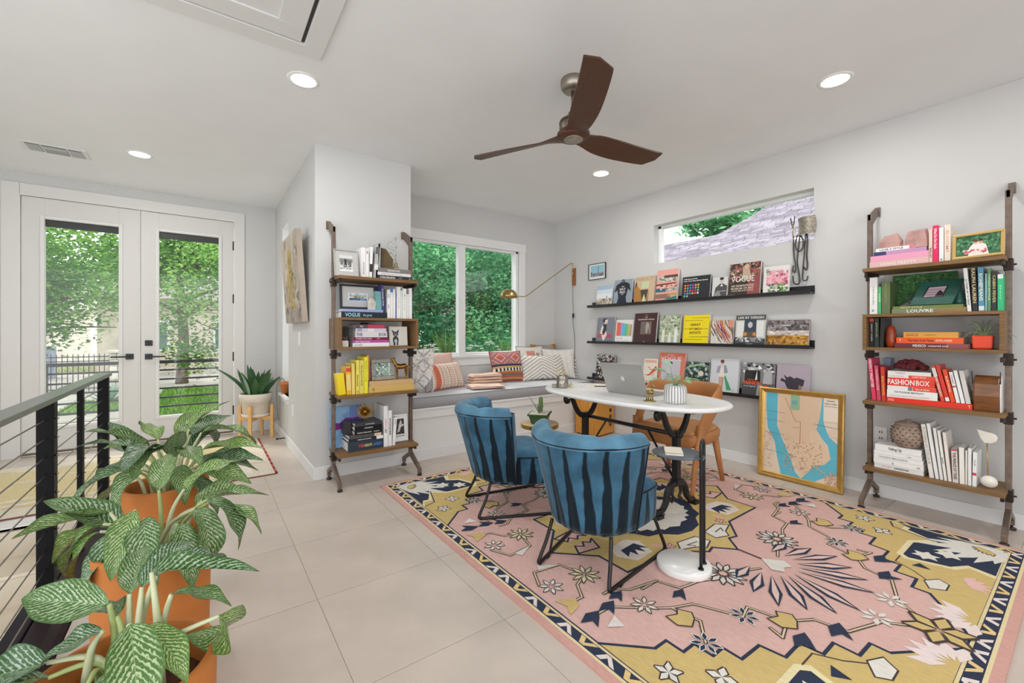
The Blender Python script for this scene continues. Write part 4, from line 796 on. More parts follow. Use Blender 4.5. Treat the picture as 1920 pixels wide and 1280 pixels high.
# crown motifs, scrolls and small leaves on the gold
A.p([(.36, .2), (.42, .14), (.56, .16), (.6, .24), (.54, .33), (.4, .32)], 'd9cfc6'); A.up()
A.p([(.41, .2), (.53, .21), (.55, .28), (.5, .25), (.49, .3), (.46, .25), (.43, .3), (.42, .25), (.38, .28)], NAVY); A.up()
A.p([(.05, .36), (.2, .34), (.26, .40), (.16, .43), (.12, .47), (.03, .44)], IVY); A.line([(.05, .36), (.2, .34), (.26, .40), (.16, .43), (.12, .47), (.03, .44)], .008, BRN, 4, True); A.line([(.1, .4), (.18, .39), (.15, .42)], .007, BRN)
A.p([(.56, .02), (.7, .03), (.74, .1), (.6, .12)], 'd8b0a8'); A.line([(.56, .02), (.6, .05), (.63, .02), (.66, .06), (.7, .03), (.74, .1), (.6, .12)], .011, NAVY, 4, True)
A.p([(.3, .3), (.34, .26), (.33, .34)], 'd8a8a0'); A.petals(.27, .34, 5, 0, .035, .018, 'd8a8a0', 4, 0, BRN); A.up(); A.up()
# vines on the pink field
def vine(pts): A.line(pts, .016, BRN); A.k += 1; A.line(pts, .007, 'd0bfa0'); A.k -= 1
vine([(.05, 1.3), (.12, 1.22), (.3, 1.16), (.33, 1.05), (.43, .99), (.47, .85), (.55, .87), (.64, .7), (.74, .66), (.8, .62), (.95, .5), (1.07, .5)])
vine([(.43, .99), (.55, 1.02), (.53, .97)]); vine([(.74, .66), (.72, .78), (.82, .86)]); vine([(.34, .67), (.46, .62), (.58, .6), (.62, .5), (.73, .5)])
vine([(.86, .26), (.95, .3), (1.0, .38), (1.06, .38)]); vine([(.86, .26), (.9, .12), (1.05, .1), (1.1, .2)]); vine([(.62, .5), (.78, .47), (.84, .42), (.9, .42)]); vine([(.28, .64), (.2, .7), (.1, .74)])
A.k += 2
A.petals(.3, .655, 13, .03, .1, .026, 'cdc9c2', 4, 0, BRN); A.k += 2; A.petals(.3, .655, 8, 0, .032, .026, BRN); A.k += 1
A.petals(.3, .655, 8, 0, .022, .02, 'cfae9c'); A.k += 1
for x, y, c, oc in ((.54, .87, NAVY, IVY), (.1, 1.2, IVY, 'c9c0b8'), (.82, .86, NAVY, IVY), (1.06, .24, IVY, BRN), (.82, .58, 'd8d0c4', BRN)):
    A.petals(x, y, 7, .012, .058, .018, c, 4, 12, oc)
A.k += 2
A.petals(.86, .26, 9, .012, .075, .02, 'd2c8a4', 4, 0, BRN); A.k += 2
for x, y in ((.43, .985), (.76, .73)):
    A.p([(x-.06, y), (x-.03, y-.05), (x, y-.03), (x+.05, y-.05), (x+.06, y+.01), (x+.02, y+.05), (x-.03, y+.03)], GOLD); A.line([(x-.06, y), (x-.03, y-.05), (x, y-.03), (x+.05, y-.05), (x+.06, y+.01), (x+.02, y+.05), (x-.03, y+.03)], .006, BRN, 4, True)
for x, y, s_ in ((.32, 1.14, 1), (.62, .63, .8), (.95, .5, .9), (1.06, .51, 1), (.5, 1.08, 1), (.86, .47, .8)):
    A.p([(x-.05*s_, y-.02*s_), (x+.01*s_, y-.04*s_), (x+.07*s_, y-.01*s_), (x+.02*s_, y+.01*s_), (x+.03*s_, y+.05*s_), (x-.02*s_, y+.01*s_)], NAVY)
A.p([(1.03, .37), (1.12, .33), (1.1, .39), (1.13, .44), (1.06, .42)], GOLD); A.p([(.98, .55), (1.06, .58), (1.0, .62)], 'd9d2cc'); A.p([(.9, .12), (1.0, .06), (1.02, .1)], 'd6d2cc')
A.k += 1
# big palmettes at the two ends of the field
A.p([(0, .7), (.07, .78), (.04, .83), (0, .81)], IVY); A.line([(0, .58), (0, .7)], .01, BRN, 20)
for x0, y0, x1, y1, w_ in ((.02, .86, .1, 1.13, .05), (.06, .85, .2, 1.08, .05), (.09, .83, .27, 1.0, .05), (.12, .8, .34, .92, .045), (.13, .76, .32, .81, .05), (.12, .7, .27, .71, .05)):
    d = Vector((x1-x0, y1-y0)); d.normalize(); q = Vector((-d.y, d.x)); mx, my = x0*.35+x1*.65, y0*.35+y1*.65
    for w2, c in ((w_*1.25, NAVY), (w_*.62, 'd3b9b0')):
        A.p([(x0, y0), (mx+q.x*w2/2, my+q.y*w2/2), (x1+d.x*(.02 if c == NAVY else 0), y1+d.y*(.02 if c == NAVY else 0)), (mx-q.x*w2/2, my-q.y*w2/2)], c); A.k += 1
    A.k -= 2
A.k += 2
A.petals(0, 1.37, 6, .01, .11, .05, GOLD, 20, 0, BRN); A.p([(-.02, 1.33), (.02, 1.33), (.02, 1.37), (-.02, 1.37)], BRN, 1)
rug = tag(b.build('area_rug', m_rug), 'large pink and gold patterned wool rug with navy zigzag border', 'rug'); rug.location = (RGX, RGY, .0004)
# entry rug, pale yellow, with a red and black whipped edge
def entry_rug():
    e = thing('entry_rug', 'faded pale yellow runner rug in front of the entry doors', 'rug', loc=(-.65, 4.87, .0004)); hx_, hy_ = 1.16, .75
    b = MB('cfc6b4'); b.box((-hx_, -hy_, 0), (hx_, hy_, .007)); f = Matrix.Translation((0, 0, .0071))
    b.rect(f, -hx_+.22, -hy_+.2, hx_-.3, hy_-.2, 'c9b98e', 1); b.rect(f, hx_-.3, -hy_+.12, hx_-.16, hy_-.12, 'dbd2c6', 1)
    g_ = random.Random(3)
    for i in range(70):
        x, y = g_.uniform(-hx_+.1, hx_-.2), g_.uniform(-hy_+.05, hy_-.05); L_ = g_.uniform(.1, .45)
        b.ink(f, [(x, y), (min(hx_, x+L_), y+.01), (min(hx_, x+L_*.8), min(hy_, y+.05)), (x+.03, min(hy_, y+.04))], g_.choice(['cfc5b2', 'c6b898', 'c9bb94', 'd4cbbe', 'c4b8a0']), 2+i*.02)
    b.build('pile', m_rug, e)
    for i in range(30):
        b = MB('b8463a' if i % 3 else '3a2a28'); y = -hy_+i*2*hy_/30; b.box((hx_-.004, y, 0), (hx_+.014, y+2*hy_/30-.004, .009)); b.build('edge_stitch', m_fab, e)
    b = MB('7a4a40'); b.box((-hx_, -hy_-.01, 0), (hx_, -hy_, .008)); b.build('hem', m_fab, e)
entry_rug()
# ---------------------------------------------------------------- marble desk on cast-iron trestles
m_marble = mat('white_marble', .25, var=.05, vs=3, spec=.5)
RZ0 = .0115                                        # rug surface
desk = thing('marble_desk', 'oval white marble desk on black cast-iron trestle legs', 'desk', loc=(2.58, 2.085, 0))
def sup(a, bb, p, n=72):
    out = []
    for k in range(n):
        t_ = 2*math.pi*k/n; c, s_ = math.cos(t_), math.sin(t_)
        out.append((bb*math.copysign(abs(c)**p, c), a*math.copysign(abs(s_)**p, s_)))
    return out
b = MB('e9e7e3'); o_ = sup(.755, .40, .82); n = len(o_); lay = []
for z, ins in ((.718, .03), (.722, .012), (.732, .002), (.742, .004), (.749, .012), (.750, .025)):
    lay.append([(x*(1-ins/.4), y*(1-ins/.75), z) for x, y in o_])
vs = [p for L_ in lay for p in L_]; fs = [(i*n+k, i*n+(k+1) % n, (i+1)*n+(k+1) % n, (i+1)*n+k) for i in range(len(lay)-1) for k in range(n)]
b.add(vs, fs, None, True); b.add(lay[0], [tuple(range(n))[::-1]], None, False); b.add(lay[-1], [tuple(range(n))], None, False)
b.build('marble_top', m_marble, desk)
BK = hx('161517')
for k, y in enumerate((-.42, .42)):
    def Q(x, z): return (x, y, z)
    b = MB(BK); b.box((-.022, y-.022, .2), (.022, y+.022, .52)); b.box((-.03, y-.03, .5), (.03, y+.03, .545)); b.box((-.03, y-.03, .19), (.03, y+.03, .225))
    b.tube([(0, y-.04, .52), (0, y+.04, .52)], .02, 12)
    p = b.build('post', m_black, desk, bevel=.004)
    for s_ in (-1, 1):
        b = MB(BK); pts = spl([Q(0, .52), Q(s_*.06, .535), Q(s_*.105, .585), Q(s_*.135, .645), Q(s_*.165, .69), Q(s_*.2, .697), Q(s_*.225, .675), Q(s_*.215, .648), Q(s_*.19, .65), Q(s_*.192, .67)], 5)
        b.tube(pts, [.024-.012*i/len(pts) for i in range(len(pts))], 8); b.build('scroll_arm', m_black, desk)
        b = MB(BK); pts = spl([Q(0, .2), Q(s_*.06, .19), Q(s_*.1, .15), Q(s_*.12, .09), Q(s_*.16, .05), Q(s_*.2, .045), Q(s_*.21, .02)], 5)
        b.tube(pts, [.026-.01*i/len(pts) for i in range(len(pts))], 8); b.tube(spl([Q(s_*.03, .19), Q(s_*.05, .13), Q(s_*.03, .1), Q(s_*.06, .08)], 4), .01, 6); b.box((s_*.21-.03, y-.03, RZ0), (s_*.21+.03, y+.03, .035)); b.build('foot', m_black, desk, bevel=.003)
    b = MB(BK); b.box((-.27, y-.03, .706), (.27, y+.03, .7175)); b.build('top_plate', m_black, desk)
    b = MB(BK); sg = -1 if y > 0 else 1; b.tube([(0, y+sg*.02, .22), (0, y+sg*.22, .505)], .008, 8); b.build('brace', m_black, desk)
b = MB(BK); b.tube([(0, -.42, .52), (0, .42, .52)], .014, 10); b.build('stretcher_rod', m_black, desk)
TZ = .7505
# laptop, open, its lid facing the room
m_alu = mat('aluminium', .42, metal=.85); AL = hx('b9b8b4', 1.0)
lap = thing('laptop', 'silver laptop with an open lid seen from behind', 'laptop', loc=(2.527, 2.03, TZ), rz=92.5); lap.scale = (1.13, 1.13, 1.1)
b = MB(AL); b.box((-.158, -.22, 0), (.158, 0, .013)); b.build('base', m_alu, lap, bevel=.004)
b = MB(hx('2a2a2c')); b.box((-.135, -.105, .0131), (.135, -.015, .0138)); b.build('keyboard', m_plastic, lap)
b = MB(AL); b.T = T(0, .002, .012) @ RX(-22); b.box((-.158, -.002, 0), (.158, .006, .215)); ld = b.build('lid', m_alu, lap, bevel=.003)
b = MB(hx('1c1d20')); b.T = T(0, .002, .012) @ RX(-22); b.box((-.15, -.0035, .008), (.15, -.002, .207)); b.build('screen', m_plastic, ld)
b = MB(hx('e4e4e2', 1)); F = (T(0, .002, .012) @ RX(-22)) @ frame((0, .0062, .108), (-1, 0, 0), (0, 0, 1))
b.ink(F, [(-.014, .003), (-.012, .012), (-.004, .014), (0, .0115), (.005, .014), (.012, .011), (.0095, .005), (.010, -.003), (.0135, -.007), (.008, -.016), (.002, -.015), (-.003, -.016), (-.009, -.014)], hx('e4e4e2', 1), 1); b.ink(F, [(0, .015), (.001, .02), (.007, .025), (.006, .019)], hx('e4e4e2', 1), 1); b.build('logo', m_plastic, ld)
# striped white pot with pilea
pot = thing('striped_planter', 'white ribbed ceramic pot with a leafy green houseplant on the desk', 'potted plant', loc=(2.475, 1.605, TZ)); pot.scale = (.82, .82, .84)
b = MB(); pr_ = [(.072, 0), (.082, .006), (.086, .03), (.086, .09), (.084, .115), (.078, .132), (.066, .14), (.06, .138), (.056, .12)]; seg = 96; vs = []
for r_, z in pr_:
    for k in range(seg):
        a = 2*math.pi*k/seg; rr = r_*(1-(.03 if (k % 4 == 0) else 0)*(1 if .004 < z < .13 else 0)); vs.append((rr*math.cos(a), rr*math.sin(a), z))
b.add(vs, [(i*seg+k, i*seg+(k+1) % seg, (i+1)*seg+(k+1) % seg, (i+1)*seg+k) for i in range(len(pr_)-1) for k in range(seg)]+[tuple(range(seg))[::-1]], 'e6e4e1', True)
for i, f in enumerate(b.f):
    if len(f) == 4 and (f[0] % seg) % 4 in (3, 0): b.c[i] = hx('9c9895')
b.build('pot', m_cer, pot)
b = MB('4a3a2c'); b.lathe([(0, .118), (.057, .118)], 24, cap=False); b.build('soil', m_stone, pot)
def leaf_mb(L_, wd, col, droop=.3, fold=.15, tip=1.0, nu=10, nv=4, roll=0):
    m = MB(col)
    def fn(u, v):
        x = (v-.5)*2; w_ = wd*math.sin(math.pi*min(1, u**.75))**.8*(1-.25*u)*(1 if u < 1 else 0); 
        return (L_*u*math.cos(droop*u), x*w_*.5, -L_*.5*droop*u*u+abs(x)*w_*fold)
    m.surf(fn, nu, nv, uv=True); return m
m_leafg = mat('green_leaf', .42, var=.12, vs=20, spec=.5)
for az, el, st_, L_, wd, c in ((120, 55, .11, .1, .06, '7fae7a'), (200, 40, .07, .085, .06, '6f9c5e'), (300, 60, .14, .13, .055, '86b488'), (20, 35, .08, .09, .05, '79a05c'), (150, 20, .12, .09, .055, '8ab48a'), (255, 30, .06, .08, .06, '7da368'), (80, 70, .15, .1, .05, '86b08c'), (340, 20, .1, .1, .055, '739c62')):
    dx, dy = math.cos(R(az)), math.sin(R(az)); tip_ = Vector((dx*st_*math.cos(R(el)), dy*st_*math.cos(R(el)), .12+st_*math.sin(R(el))+.02))
    b = MB('6f9a78'); b.tube(spl([(dx*.01, dy*.01, .118), (dx*.02, dy*.02, .15), tuple(tip_)], 4), .0028, 6); s_ = b.build('stem', m_leafg, pot)
    lf = leaf_mb(L_*1.5, wd*1.6, c, .5).build('leaf', m_leafg, s_); lf.location = tip_; lf.rotation_euler = (0, R(-el*.4), R(az))
# small bronze deer figure on a coaster of flat stone
fig = thing('bronze_figurine', 'small bronze animal figurine on a gold saucer', 'figurine', loc=(2.40, 1.745, TZ)); 
b = MB(hx('b7a86a')); b.lathe([(0, 0), (.038, 0), (.042, .004), (.036, .006), (0, .004)], 20); b.build('saucer', m_brass, fig)
b = MB(hx('a08a58')); b.ball((0, 0, .062), (.014, .026, .016)); b.tube([(0, -.018, .07), (0, -.024, .095)], [.009, .007], 8); b.ball((0, -.028, .102), (.008, .014, .009))
for x in (-.009, .009):
    for y in (-.016, .016): b.tube([(x, y, .055), (x*1.15, y, .03), (x*1.1, y+.002, .005)], [.006, .0035, .004], 6)
    b.tube(spl([(x*.5, -.024, .108), (x*1.2, -.018, .122), (x*1.6, -.022, .136)], 4), .002, 5); b.tube([(x*.8, -.02, .116), (x*1.9, -.012, .122)], .0016, 5)
b.build('body', m_brass, fig)
# silver cup with pencils, glass votive, papers, mouse
cup = thing('hammered_cup', 'hammered silver pencil cup near the bench end of the desk', 'cup', loc=(2.41, 2.60, TZ)); cup.scale = (1.35, 1.35, 1.2); b = MB(hx('a8a196', 1)); rnd = random.Random(2)
seg = 20; vs = []; pr_ = [(.032, 0), (.035, .01), (.036, .03), (.035, .05), (.036, .07), (.035, .084), (.032, .084), (.031, .02)]
for r_, z in pr_:
    for k in range(seg): a = 2*math.pi*k/seg; q = r_*(1+rnd.uniform(-.045, .045)); vs.append((q*math.cos(a), q*math.sin(a), z))
b.add(vs, [(i*seg+k, i*seg+(k+1) % seg, (i+1)*seg+(k+1) % seg, (i+1)*seg+k) for i in range(len(pr_)-1) for k in range(seg)]+[tuple(range(seg))[::-1]], None, False); b.build('cup', mat('hammered_metal', .3, metal=.9), cup)
for dx, dy, c in ((.008, .0, 'd0b070'), (-.006, .008, 'e0c890'), (-.002, -.01, 'b8985c')):
    b = MB(c); b.tube([(dx, dy, .01), (dx*2.5-.012, dy*2.5, .125)], [.0035, .0035], 6); b.tube([(dx*2.5-.012, dy*2.5, .125), (dx*2.7-.0125, dy*2.7, .138)], [.0035, .0006], 6); b.build('pencil', m_brass, cup)
vt = tag(MB('9a948a').lathe([(0, 0), (.018, 0), (.02, .02), (.017, .03), (.015, .02), (0, .006)], 14).build('votive_cup', m_cer), 'tiny grey votive cup beside the silver pencil cup', 'cup'); vt.location = (2.36, 2.645, TZ)
b = MB(hx('c9c6a8')); 
for k in range(26):
    a = rnd.uniform(0, 6.3); e_ = rnd.uniform(.1, 1.4); r_ = rnd.uniform(.012, .03); b.ball((r_*math.cos(a)*math.cos(e_), r_*math.sin(a)*math.cos(e_), .012+r_*math.sin(e_)), .006, None, 6, 4)
b.lathe([(0, 0), (.018, 0), (.02, .012), (0, .014)], 12); d_ = tag(b.build('dried_flower', m_fab), 'small cream dried flower head right of the silver cup', 'flower'); d_.location = (2.485, 2.575, TZ)
pp = tag(MB('d9d2c6').box((-.15, -.1, 0), (.15, .1, .004)).build('notepad', m_paper, bevel=.001), 'flat cream notepad on the desk left of the laptop', 'notepad'); pp.location = (2.72, 2.47, TZ); pp.rotation_euler = (0, 0, R(12))
pn = tag(MB('2b2b2c').tube([(-.07, 0, .004), (.06, 0, .004), (.07, 0, .004)], [.004, .004, .001], 8).build('pen', m_plastic), 'black pen lying on the cream notepad', 'pen'); pn.location = (2.70, 2.42, TZ+.004); pn.rotation_euler = (0, 0, R(-40))
ms = tag(MB('d5d4d2').ball((0, 0, .012), (.03, .05, .014), None, 14, 8).build('computer_mouse', m_plastic), 'white computer mouse behind the striped pot', 'mouse'); ms.location = (2.66, 1.76, TZ)
# ---------------------------------------------------------------- blue velvet chairs
def velvet(name, stripes):
    m = bpy.data.materials.new(name); m.use_nodes = True; N = m.node_tree.nodes; L = m.node_tree.links; p = N['Principled BSDF']
    def mth(op, a_, b_=None, c_=None):
        q = N.new('ShaderNodeMath'); q.operation = op
        for i, v in enumerate((a_, b_, c_)):
            if v is None: continue
            if isinstance(v, (int, float)): q.inputs[i].default_value = v
            else: L.new(v, q.inputs[i])
        return q.outputs[0]
    a = N.new('ShaderNodeAttribute'); a.attribute_name = 'Col'; tc = N.new('ShaderNodeTexCoord'); n = N.new('ShaderNodeTexNoise'); n.inputs['Scale'].default_value = 8; n.inputs['Detail'].default_value = 5
    L.new(tc.outputs['Object'], n.inputs['Vector']); r = N.new('ShaderNodeMapRange'); r.inputs[1].default_value = .32; r.inputs[2].default_value = .7; r.inputs[3].default_value = .6; r.inputs[4].default_value = 1.25; L.new(n.outputs[0], r.inputs[0]); k = r.outputs[0]
    if stripes:      # velvet shading painted into the colour: a dark nap wedge in every quilted channel
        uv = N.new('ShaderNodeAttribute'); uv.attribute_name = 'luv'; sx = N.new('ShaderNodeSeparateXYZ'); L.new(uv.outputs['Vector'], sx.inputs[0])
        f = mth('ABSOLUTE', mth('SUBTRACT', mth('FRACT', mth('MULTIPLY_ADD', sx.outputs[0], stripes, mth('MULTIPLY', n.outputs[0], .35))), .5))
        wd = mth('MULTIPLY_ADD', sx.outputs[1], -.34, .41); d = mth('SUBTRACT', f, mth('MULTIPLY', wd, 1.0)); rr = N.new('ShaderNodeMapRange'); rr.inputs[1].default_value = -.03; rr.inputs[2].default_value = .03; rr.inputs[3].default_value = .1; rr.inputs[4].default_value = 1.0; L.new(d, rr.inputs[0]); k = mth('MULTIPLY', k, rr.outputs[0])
    x = N.new('ShaderNodeVectorMath'); x.operation = 'SCALE'; L.new(a.outputs['Color'], x.inputs[0]); L.new(k, x.inputs['Scale']); L.new(x.outputs[0], p.inputs['Base Color'])
    p.inputs['Roughness'].default_value = .7; p.inputs['Specular IOR Level'].default_value = .2; p.inputs['Sheen Weight'].default_value = .35; p.inputs['Sheen Roughness'].default_value = .4; p.inputs['Sheen Tint'].default_value = (.55, .7, .8, 1)
    return m
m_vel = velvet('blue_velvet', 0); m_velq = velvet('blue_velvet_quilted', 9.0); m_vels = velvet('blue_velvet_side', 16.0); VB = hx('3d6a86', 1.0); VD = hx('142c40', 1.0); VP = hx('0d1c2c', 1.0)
def velvet_chair(label, loc, rz):
    ch = thing('velvet_chair', label, 'chair', loc=(loc[0], loc[1], RZ0), rz=rz, group='blue velvet slipper chairs')
    def plan(s_, t_):            # s_ -1..1 around, t_ 0..1 up; outer shell point and outward normal (x forward, y left)
        w_ = .225+.082*t_; d_ = .22+.07*t_; xb = -.195-.125*t_; k = 1.42; a = s_*k
        x = xb+d_*(1-math.cos(a))/(1-math.cos(k)); y = w_*math.sin(a)/math.sin(k)
        n_ = Vector((-math.cos(a)*w_/math.sin(k), math.sin(a)*d_/(1-math.cos(k)), 0)); n_.normalize(); return Vector((x, y, 0)), n_
    z0, z1 = .205, .665; NS = 54
    def lobe(s_): return min(1, abs(abs(s_)-.47)/.12)
    def back(outer):
        def fn(u, v):
            s_ = (u-.5)*2
            if outer:
                t_ = v; p_, n_ = plan(s_, t_); fl_ = .006*abs(math.sin(s_*math.pi*4.5))*(1 if .0 < v < 1 else 1); z = z0+(z1-z0)*v
                if v < .08: p_ = p_-n_*(.04*(1-v/.08)**2)
                return tuple(p_+n_*fl_+Vector((0, 0, z)))
            t_ = 1-v*.95; p_, n_ = plan(s_, t_); z = .38+(z1+.01-.38)*(1-v); th = .085*(1-.35*abs(s_)**6)
            return tuple(p_-n_*th+Vector((0, 0, z)))
        return fn
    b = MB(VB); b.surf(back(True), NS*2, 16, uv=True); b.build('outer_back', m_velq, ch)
    b = MB(VB); b.surf(back(False), NS, 10); b.build('inner_back', m_vel, ch)
    def roll(u, v):                      # padded roll over the top, pinched at two seams
        s_ = (u-.5)*2; p_, n_ = plan(s_, 1.0); q = lobe(s_); th = .085*(1-.35*abs(s_)**6); rr = (.034+.006*q); a = math.pi*(1.12-1.24*v)
        ctr = p_-n_*th*.5+Vector((0, 0, z1+.005)); e = min(1, (1-abs(s_))/.05); e = math.sqrt(max(0, 1-(1-e)**2))
        return tuple(ctr+n_*(-math.cos(a))*(th*.5+.006*q+.006)*1+Vector((0, 0, math.sin(a)*(rr+.008*q)*max(.15, e))))
    b = MB(hx('5a86a0', 1.0)); b.surf(roll, NS, 10); b.build('top_roll', m_vel, ch)
    for s_ in (-1, 1):                    # front faces of the wings
        b = MB(VB); lo = []; hi = []
        for i in range(13):
            v = i/12; zz = z0+.02+(z1-z0)*v; p_, n_ = plan(s_, v); th = .085*.65 if v > .3 else .05
            f = Vector((.022 if v > .25 else .008, 0, 0)); lo.append((p_+Vector((0, 0, zz)), p_-n_*th*.5+f+Vector((0, 0, zz)), p_-n_*th+Vector((0, 0, zz))))
        vs = [tuple(q) for r_ in lo for q in r_]; fs = [(i*3+j, i*3+j+1, (i+1)*3+j+1, (i+1)*3+j) for i in range(12) for j in range(2)]
        b.add(vs, fs, None, True); b.build('wing_edge', m_vel, ch)
        b = MB(VP); b.tube([plan(s_*.985, i/20)[0]+plan(s_*.985, i/20)[1]*.007+Vector((0, 0, z0+(z1-z0)*i/20)) for i in range(21)], .0045, 6); b.build('piping', m_vel, ch)
    b = MB(VP); b.tube([plan(-1+2*i/60, 1)[0]+plan(-1+2*i/60, 1)[1]*.008+Vector((0, 0, z1)) for i in range(61)], .0045, 6); b.build('piping', m_vel, ch)
    # seat
    out = [(-.13, -.13), (-.06, -.185), (.03, -.222), (.14, -.245), (.24, -.25), (.285, -.228), (.31, -.165), (.32, 0), (.31, .165), (.285, .228), (.24, .25), (.14, .245), (.03, .222), (-.06, .185), (-.13, .13)]
    ring = [(p_.x, p_.y) for p_ in spl([(x, y, 0) for x, y in out], 5)]; n = len(ring)
    lev = [(.2, .93), (.215, .985), (.30, 1.0), (.375, .995), (.395, .965), (.41, .90), (.424, .70), (.43, .35)]
    vs = [(.05+(x-.05)*k, y*k, z) for z, k in lev for x, y in ring]; fs = [(i*n+k, i*n+(k+1) % n, (i+1)*n+(k+1) % n, (i+1)*n+k) for i in range(len(lev)-1) for k in range(n)]
    b = MB(hx('3d6a86', 1.0)); n0 = b.add(vs[:4*n], fs[:3*n]+[tuple(range(n))[::-1]], None, True)
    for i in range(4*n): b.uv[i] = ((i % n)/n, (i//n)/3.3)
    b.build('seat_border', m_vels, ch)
    b = MB(hx('42708c', 1.0)); b.add(vs[3*n:], [(i*n+k, i*n+(k+1) % n, (i+1)*n+(k+1) % n, (i+1)*n+k) for i in range(len(lev)-4) for k in range(n)]+[tuple(range((len(lev)-4)*n, (len(lev)-3)*n))], None, True); b.build('seat_top', m_vel, ch)
    b = MB(VP); b.tube([(.05+(x-.05)*1.0, y*1.0, .38) for x, y in ring], .0045, 6); b.build('piping', m_vel, ch)
    for s_ in (-1, 1):
        b = MB(hx('191617')); b.tube(spl([(-.13, s_*.165, .22), (-.165, s_*.178, .12), (-.212, s_*.193, .028), (-.2, s_*.196, .0125), (-.16, s_*.2, .0095), (.3, s_*.262, .0095), (.325, s_*.265, .014), (.33, s_*.264, .035), (.30, s_*.245, .12), (.26, s_*.225, .22)], 7), .0095, 10); l_ = b.build('sled_leg', m_black, ch)
        for x in (-.12, .26):
            b = MB(hx('101010')); b.box((x-.014, s_*(.2+(x+.16)*.135)-.011, -.0005), (x+.014, s_*(.2+(x+.16)*.135)+.011, .008)); b.build('glide', m_plastic, l_)
    return ch
velvet_chair('nearer blue velvet chair, its back to the marble side table', (1.655, 1.555), 16)
velvet_chair('farther blue velvet chair close to the window seat', (1.69, 2.43), -18)
# ---------------------------------------------------------------- tan leather desk chair
m_lea = mat('tan_leather', .45, var=.08, vs=12, bump=.15, bs=160); TAN = hx('b57a48', 1.05)
tc_ = thing('leather_chair', 'tan leather armchair with wraparound back behind the desk', 'chair', loc=(3.12, 2.0, RZ0), rz=184)
ring = [(p_.x, p_.y) for p_ in spl([(.27, -.2, 0), (.29, 0, 0), (.27, .2, 0), (.2, .265, 0), (-.1, .27, 0), (-.24, .2, 0), (-.28, 0, 0), (-.24, -.2, 0), (-.1, -.27, 0), (.2, -.265, 0)], 5, True)]; n = len(ring)
def pad(lev, c, name):
    b = MB(c); vs = [(x*k, y*k, z) for z, k in lev for x, y in ring]; fs = [(i*n+k, i*n+(k+1) % n, (i+1)*n+(k+1) % n, (i+1)*n+k) for i in range(len(lev)-1) for k in range(n)]
    b.add(vs, fs+[tuple(range((len(lev)-1)*n, len(lev)*n)), tuple(range(n))[::-1]], None, True); b.build(name, m_lea, tc_)
pad([(.335, .84), (.345, .93), (.375, 1.0), (.42, 1.02), (.437, .99)], TAN, 'seat_shell'); pad([(.432, .93), (.45, .95), (.462, .9), (.47, .7), (.473, .3)], hx('c08a56', 1.05), 'seat_cushion')
# wraparound back and arms, sweeping down into the front legs
NB = 44
def arc(u):      # centre line: from one front leg over the back to the other
    a = (u-.5)*2; t_ = abs(a); ph = a*2.35
    x = -.02-.30*math.cos(ph) if t_ < .78 else None; y = .30*math.sin(ph)
    xx = -.02-.305*math.cos(ph); drop = max(0, (t_-.55)/.45); 
    z = .70-.31*drop**1.5; hgt = .165+.05*drop
    return Vector((xx, .295*math.sin(min(1.5708, abs(ph)))*math.copysign(1, a) if t_ < .67 else math.copysign(.295-.03*((t_-.67)/.33), a), z)), hgt
def band(u, v):
    c, h_ = arc(u); c2, _ = arc(min(1, u+.01)); c1, _ = arc(max(0, u-.01)); d = c2-c1; d.z = 0; d = d.normalized() if d.length > 1e-6 else Vector((1, 0, 0)); n_ = Vector((d.y, -d.x, 0)); a = 2*math.pi*v
    return tuple(c+n_*math.cos(a)*.02+Vector((0, 0, math.sin(a)*h_*.5)))
b = MB(TAN); b.surf(band, NB, 14, cv=True)
for u in (0, 1): b.add([band(u, j/14) for j in range(14)], [tuple(range(14))], None, False)
b.build('backrest', m_lea, tc_)
for s_ in (-1, 1):
    x0 = .17; b = MB(TAN); pts = [(x0-.02, s_*.27, .50), (x0, s_*.268, .42), (x0+.03, s_*.262, .32), (x0+.05, s_*.25, .18), (x0+.065, s_*.24, 0)]; b.tube(spl(pts, 4), [.062-.042*(i/16)**.8 for i in range(17)], 10, flat=.6); b.build('front_leg', m_lea, tc_)
    b = MB(TAN); b.tube([(-.2, s_*.2, .38), (-.27, s_*.235, 0)], [.028, .017], 10); b.build('rear_leg', m_lea, tc_)
# ---------------------------------------------------------------- round wood side table + dish garden
sdt = thing('round_side_table', 'round pale wood side table between the blue chairs', 'side table', loc=(2.22, 2.665, 0))
b = MB(hx('cdb389')); b.lathe([(.0, .438), (.145, .438), (.152, .445), (.152, .47), (.148, .475), (0, .475)], 40); b.build('top', m_woodx, sdt)
b = MB(hx('b8944e')); b.lathe([(.1525, .441), (.154, .445), (.154, .468), (.1525, .471)], 40, cap=False); b.build('brass_rim', m_brass, sdt)
b = MB(hx('a8844e')); b.lathe([(.02, .44), (.018, .03), (.1, .016), (.105, RZ0), (0, RZ0)][::-1], 24); b.build('pedestal', m_brass, sdt)
dg = thing('dish_garden', 'square green glazed bonsai pot with a cactus and haworthia', 'potted plant', loc=(2.215, 2.655, .4755), rz=40); dg.scale = (1.2, 1.2, 1.15)
b = MB(hx('3f5a34')); lv = [(.005, .062, .05), (.03, .068, .054), (.058, .078, .062), (.062, .088, .07), (.07, .088, .07)]; vs = []
for z, a, c in lv: vs += [(-a, -c, z), (a, -c, z), (a, c, z), (-a, c, z)]
b.add(vs, [(i*4+k, i*4+(k+1) % 4, (i+1)*4+(k+1) % 4, (i+1)*4+k) for i in range(4) for k in range(4)]+[(3, 2, 1, 0)], None, False)
b.add([(-.078, -.06, .07), (.078, -.06, .07), (.078, .06, .07), (-.078, .06, .07)], [(0, 1, 2, 3)], 'd9d6c8')
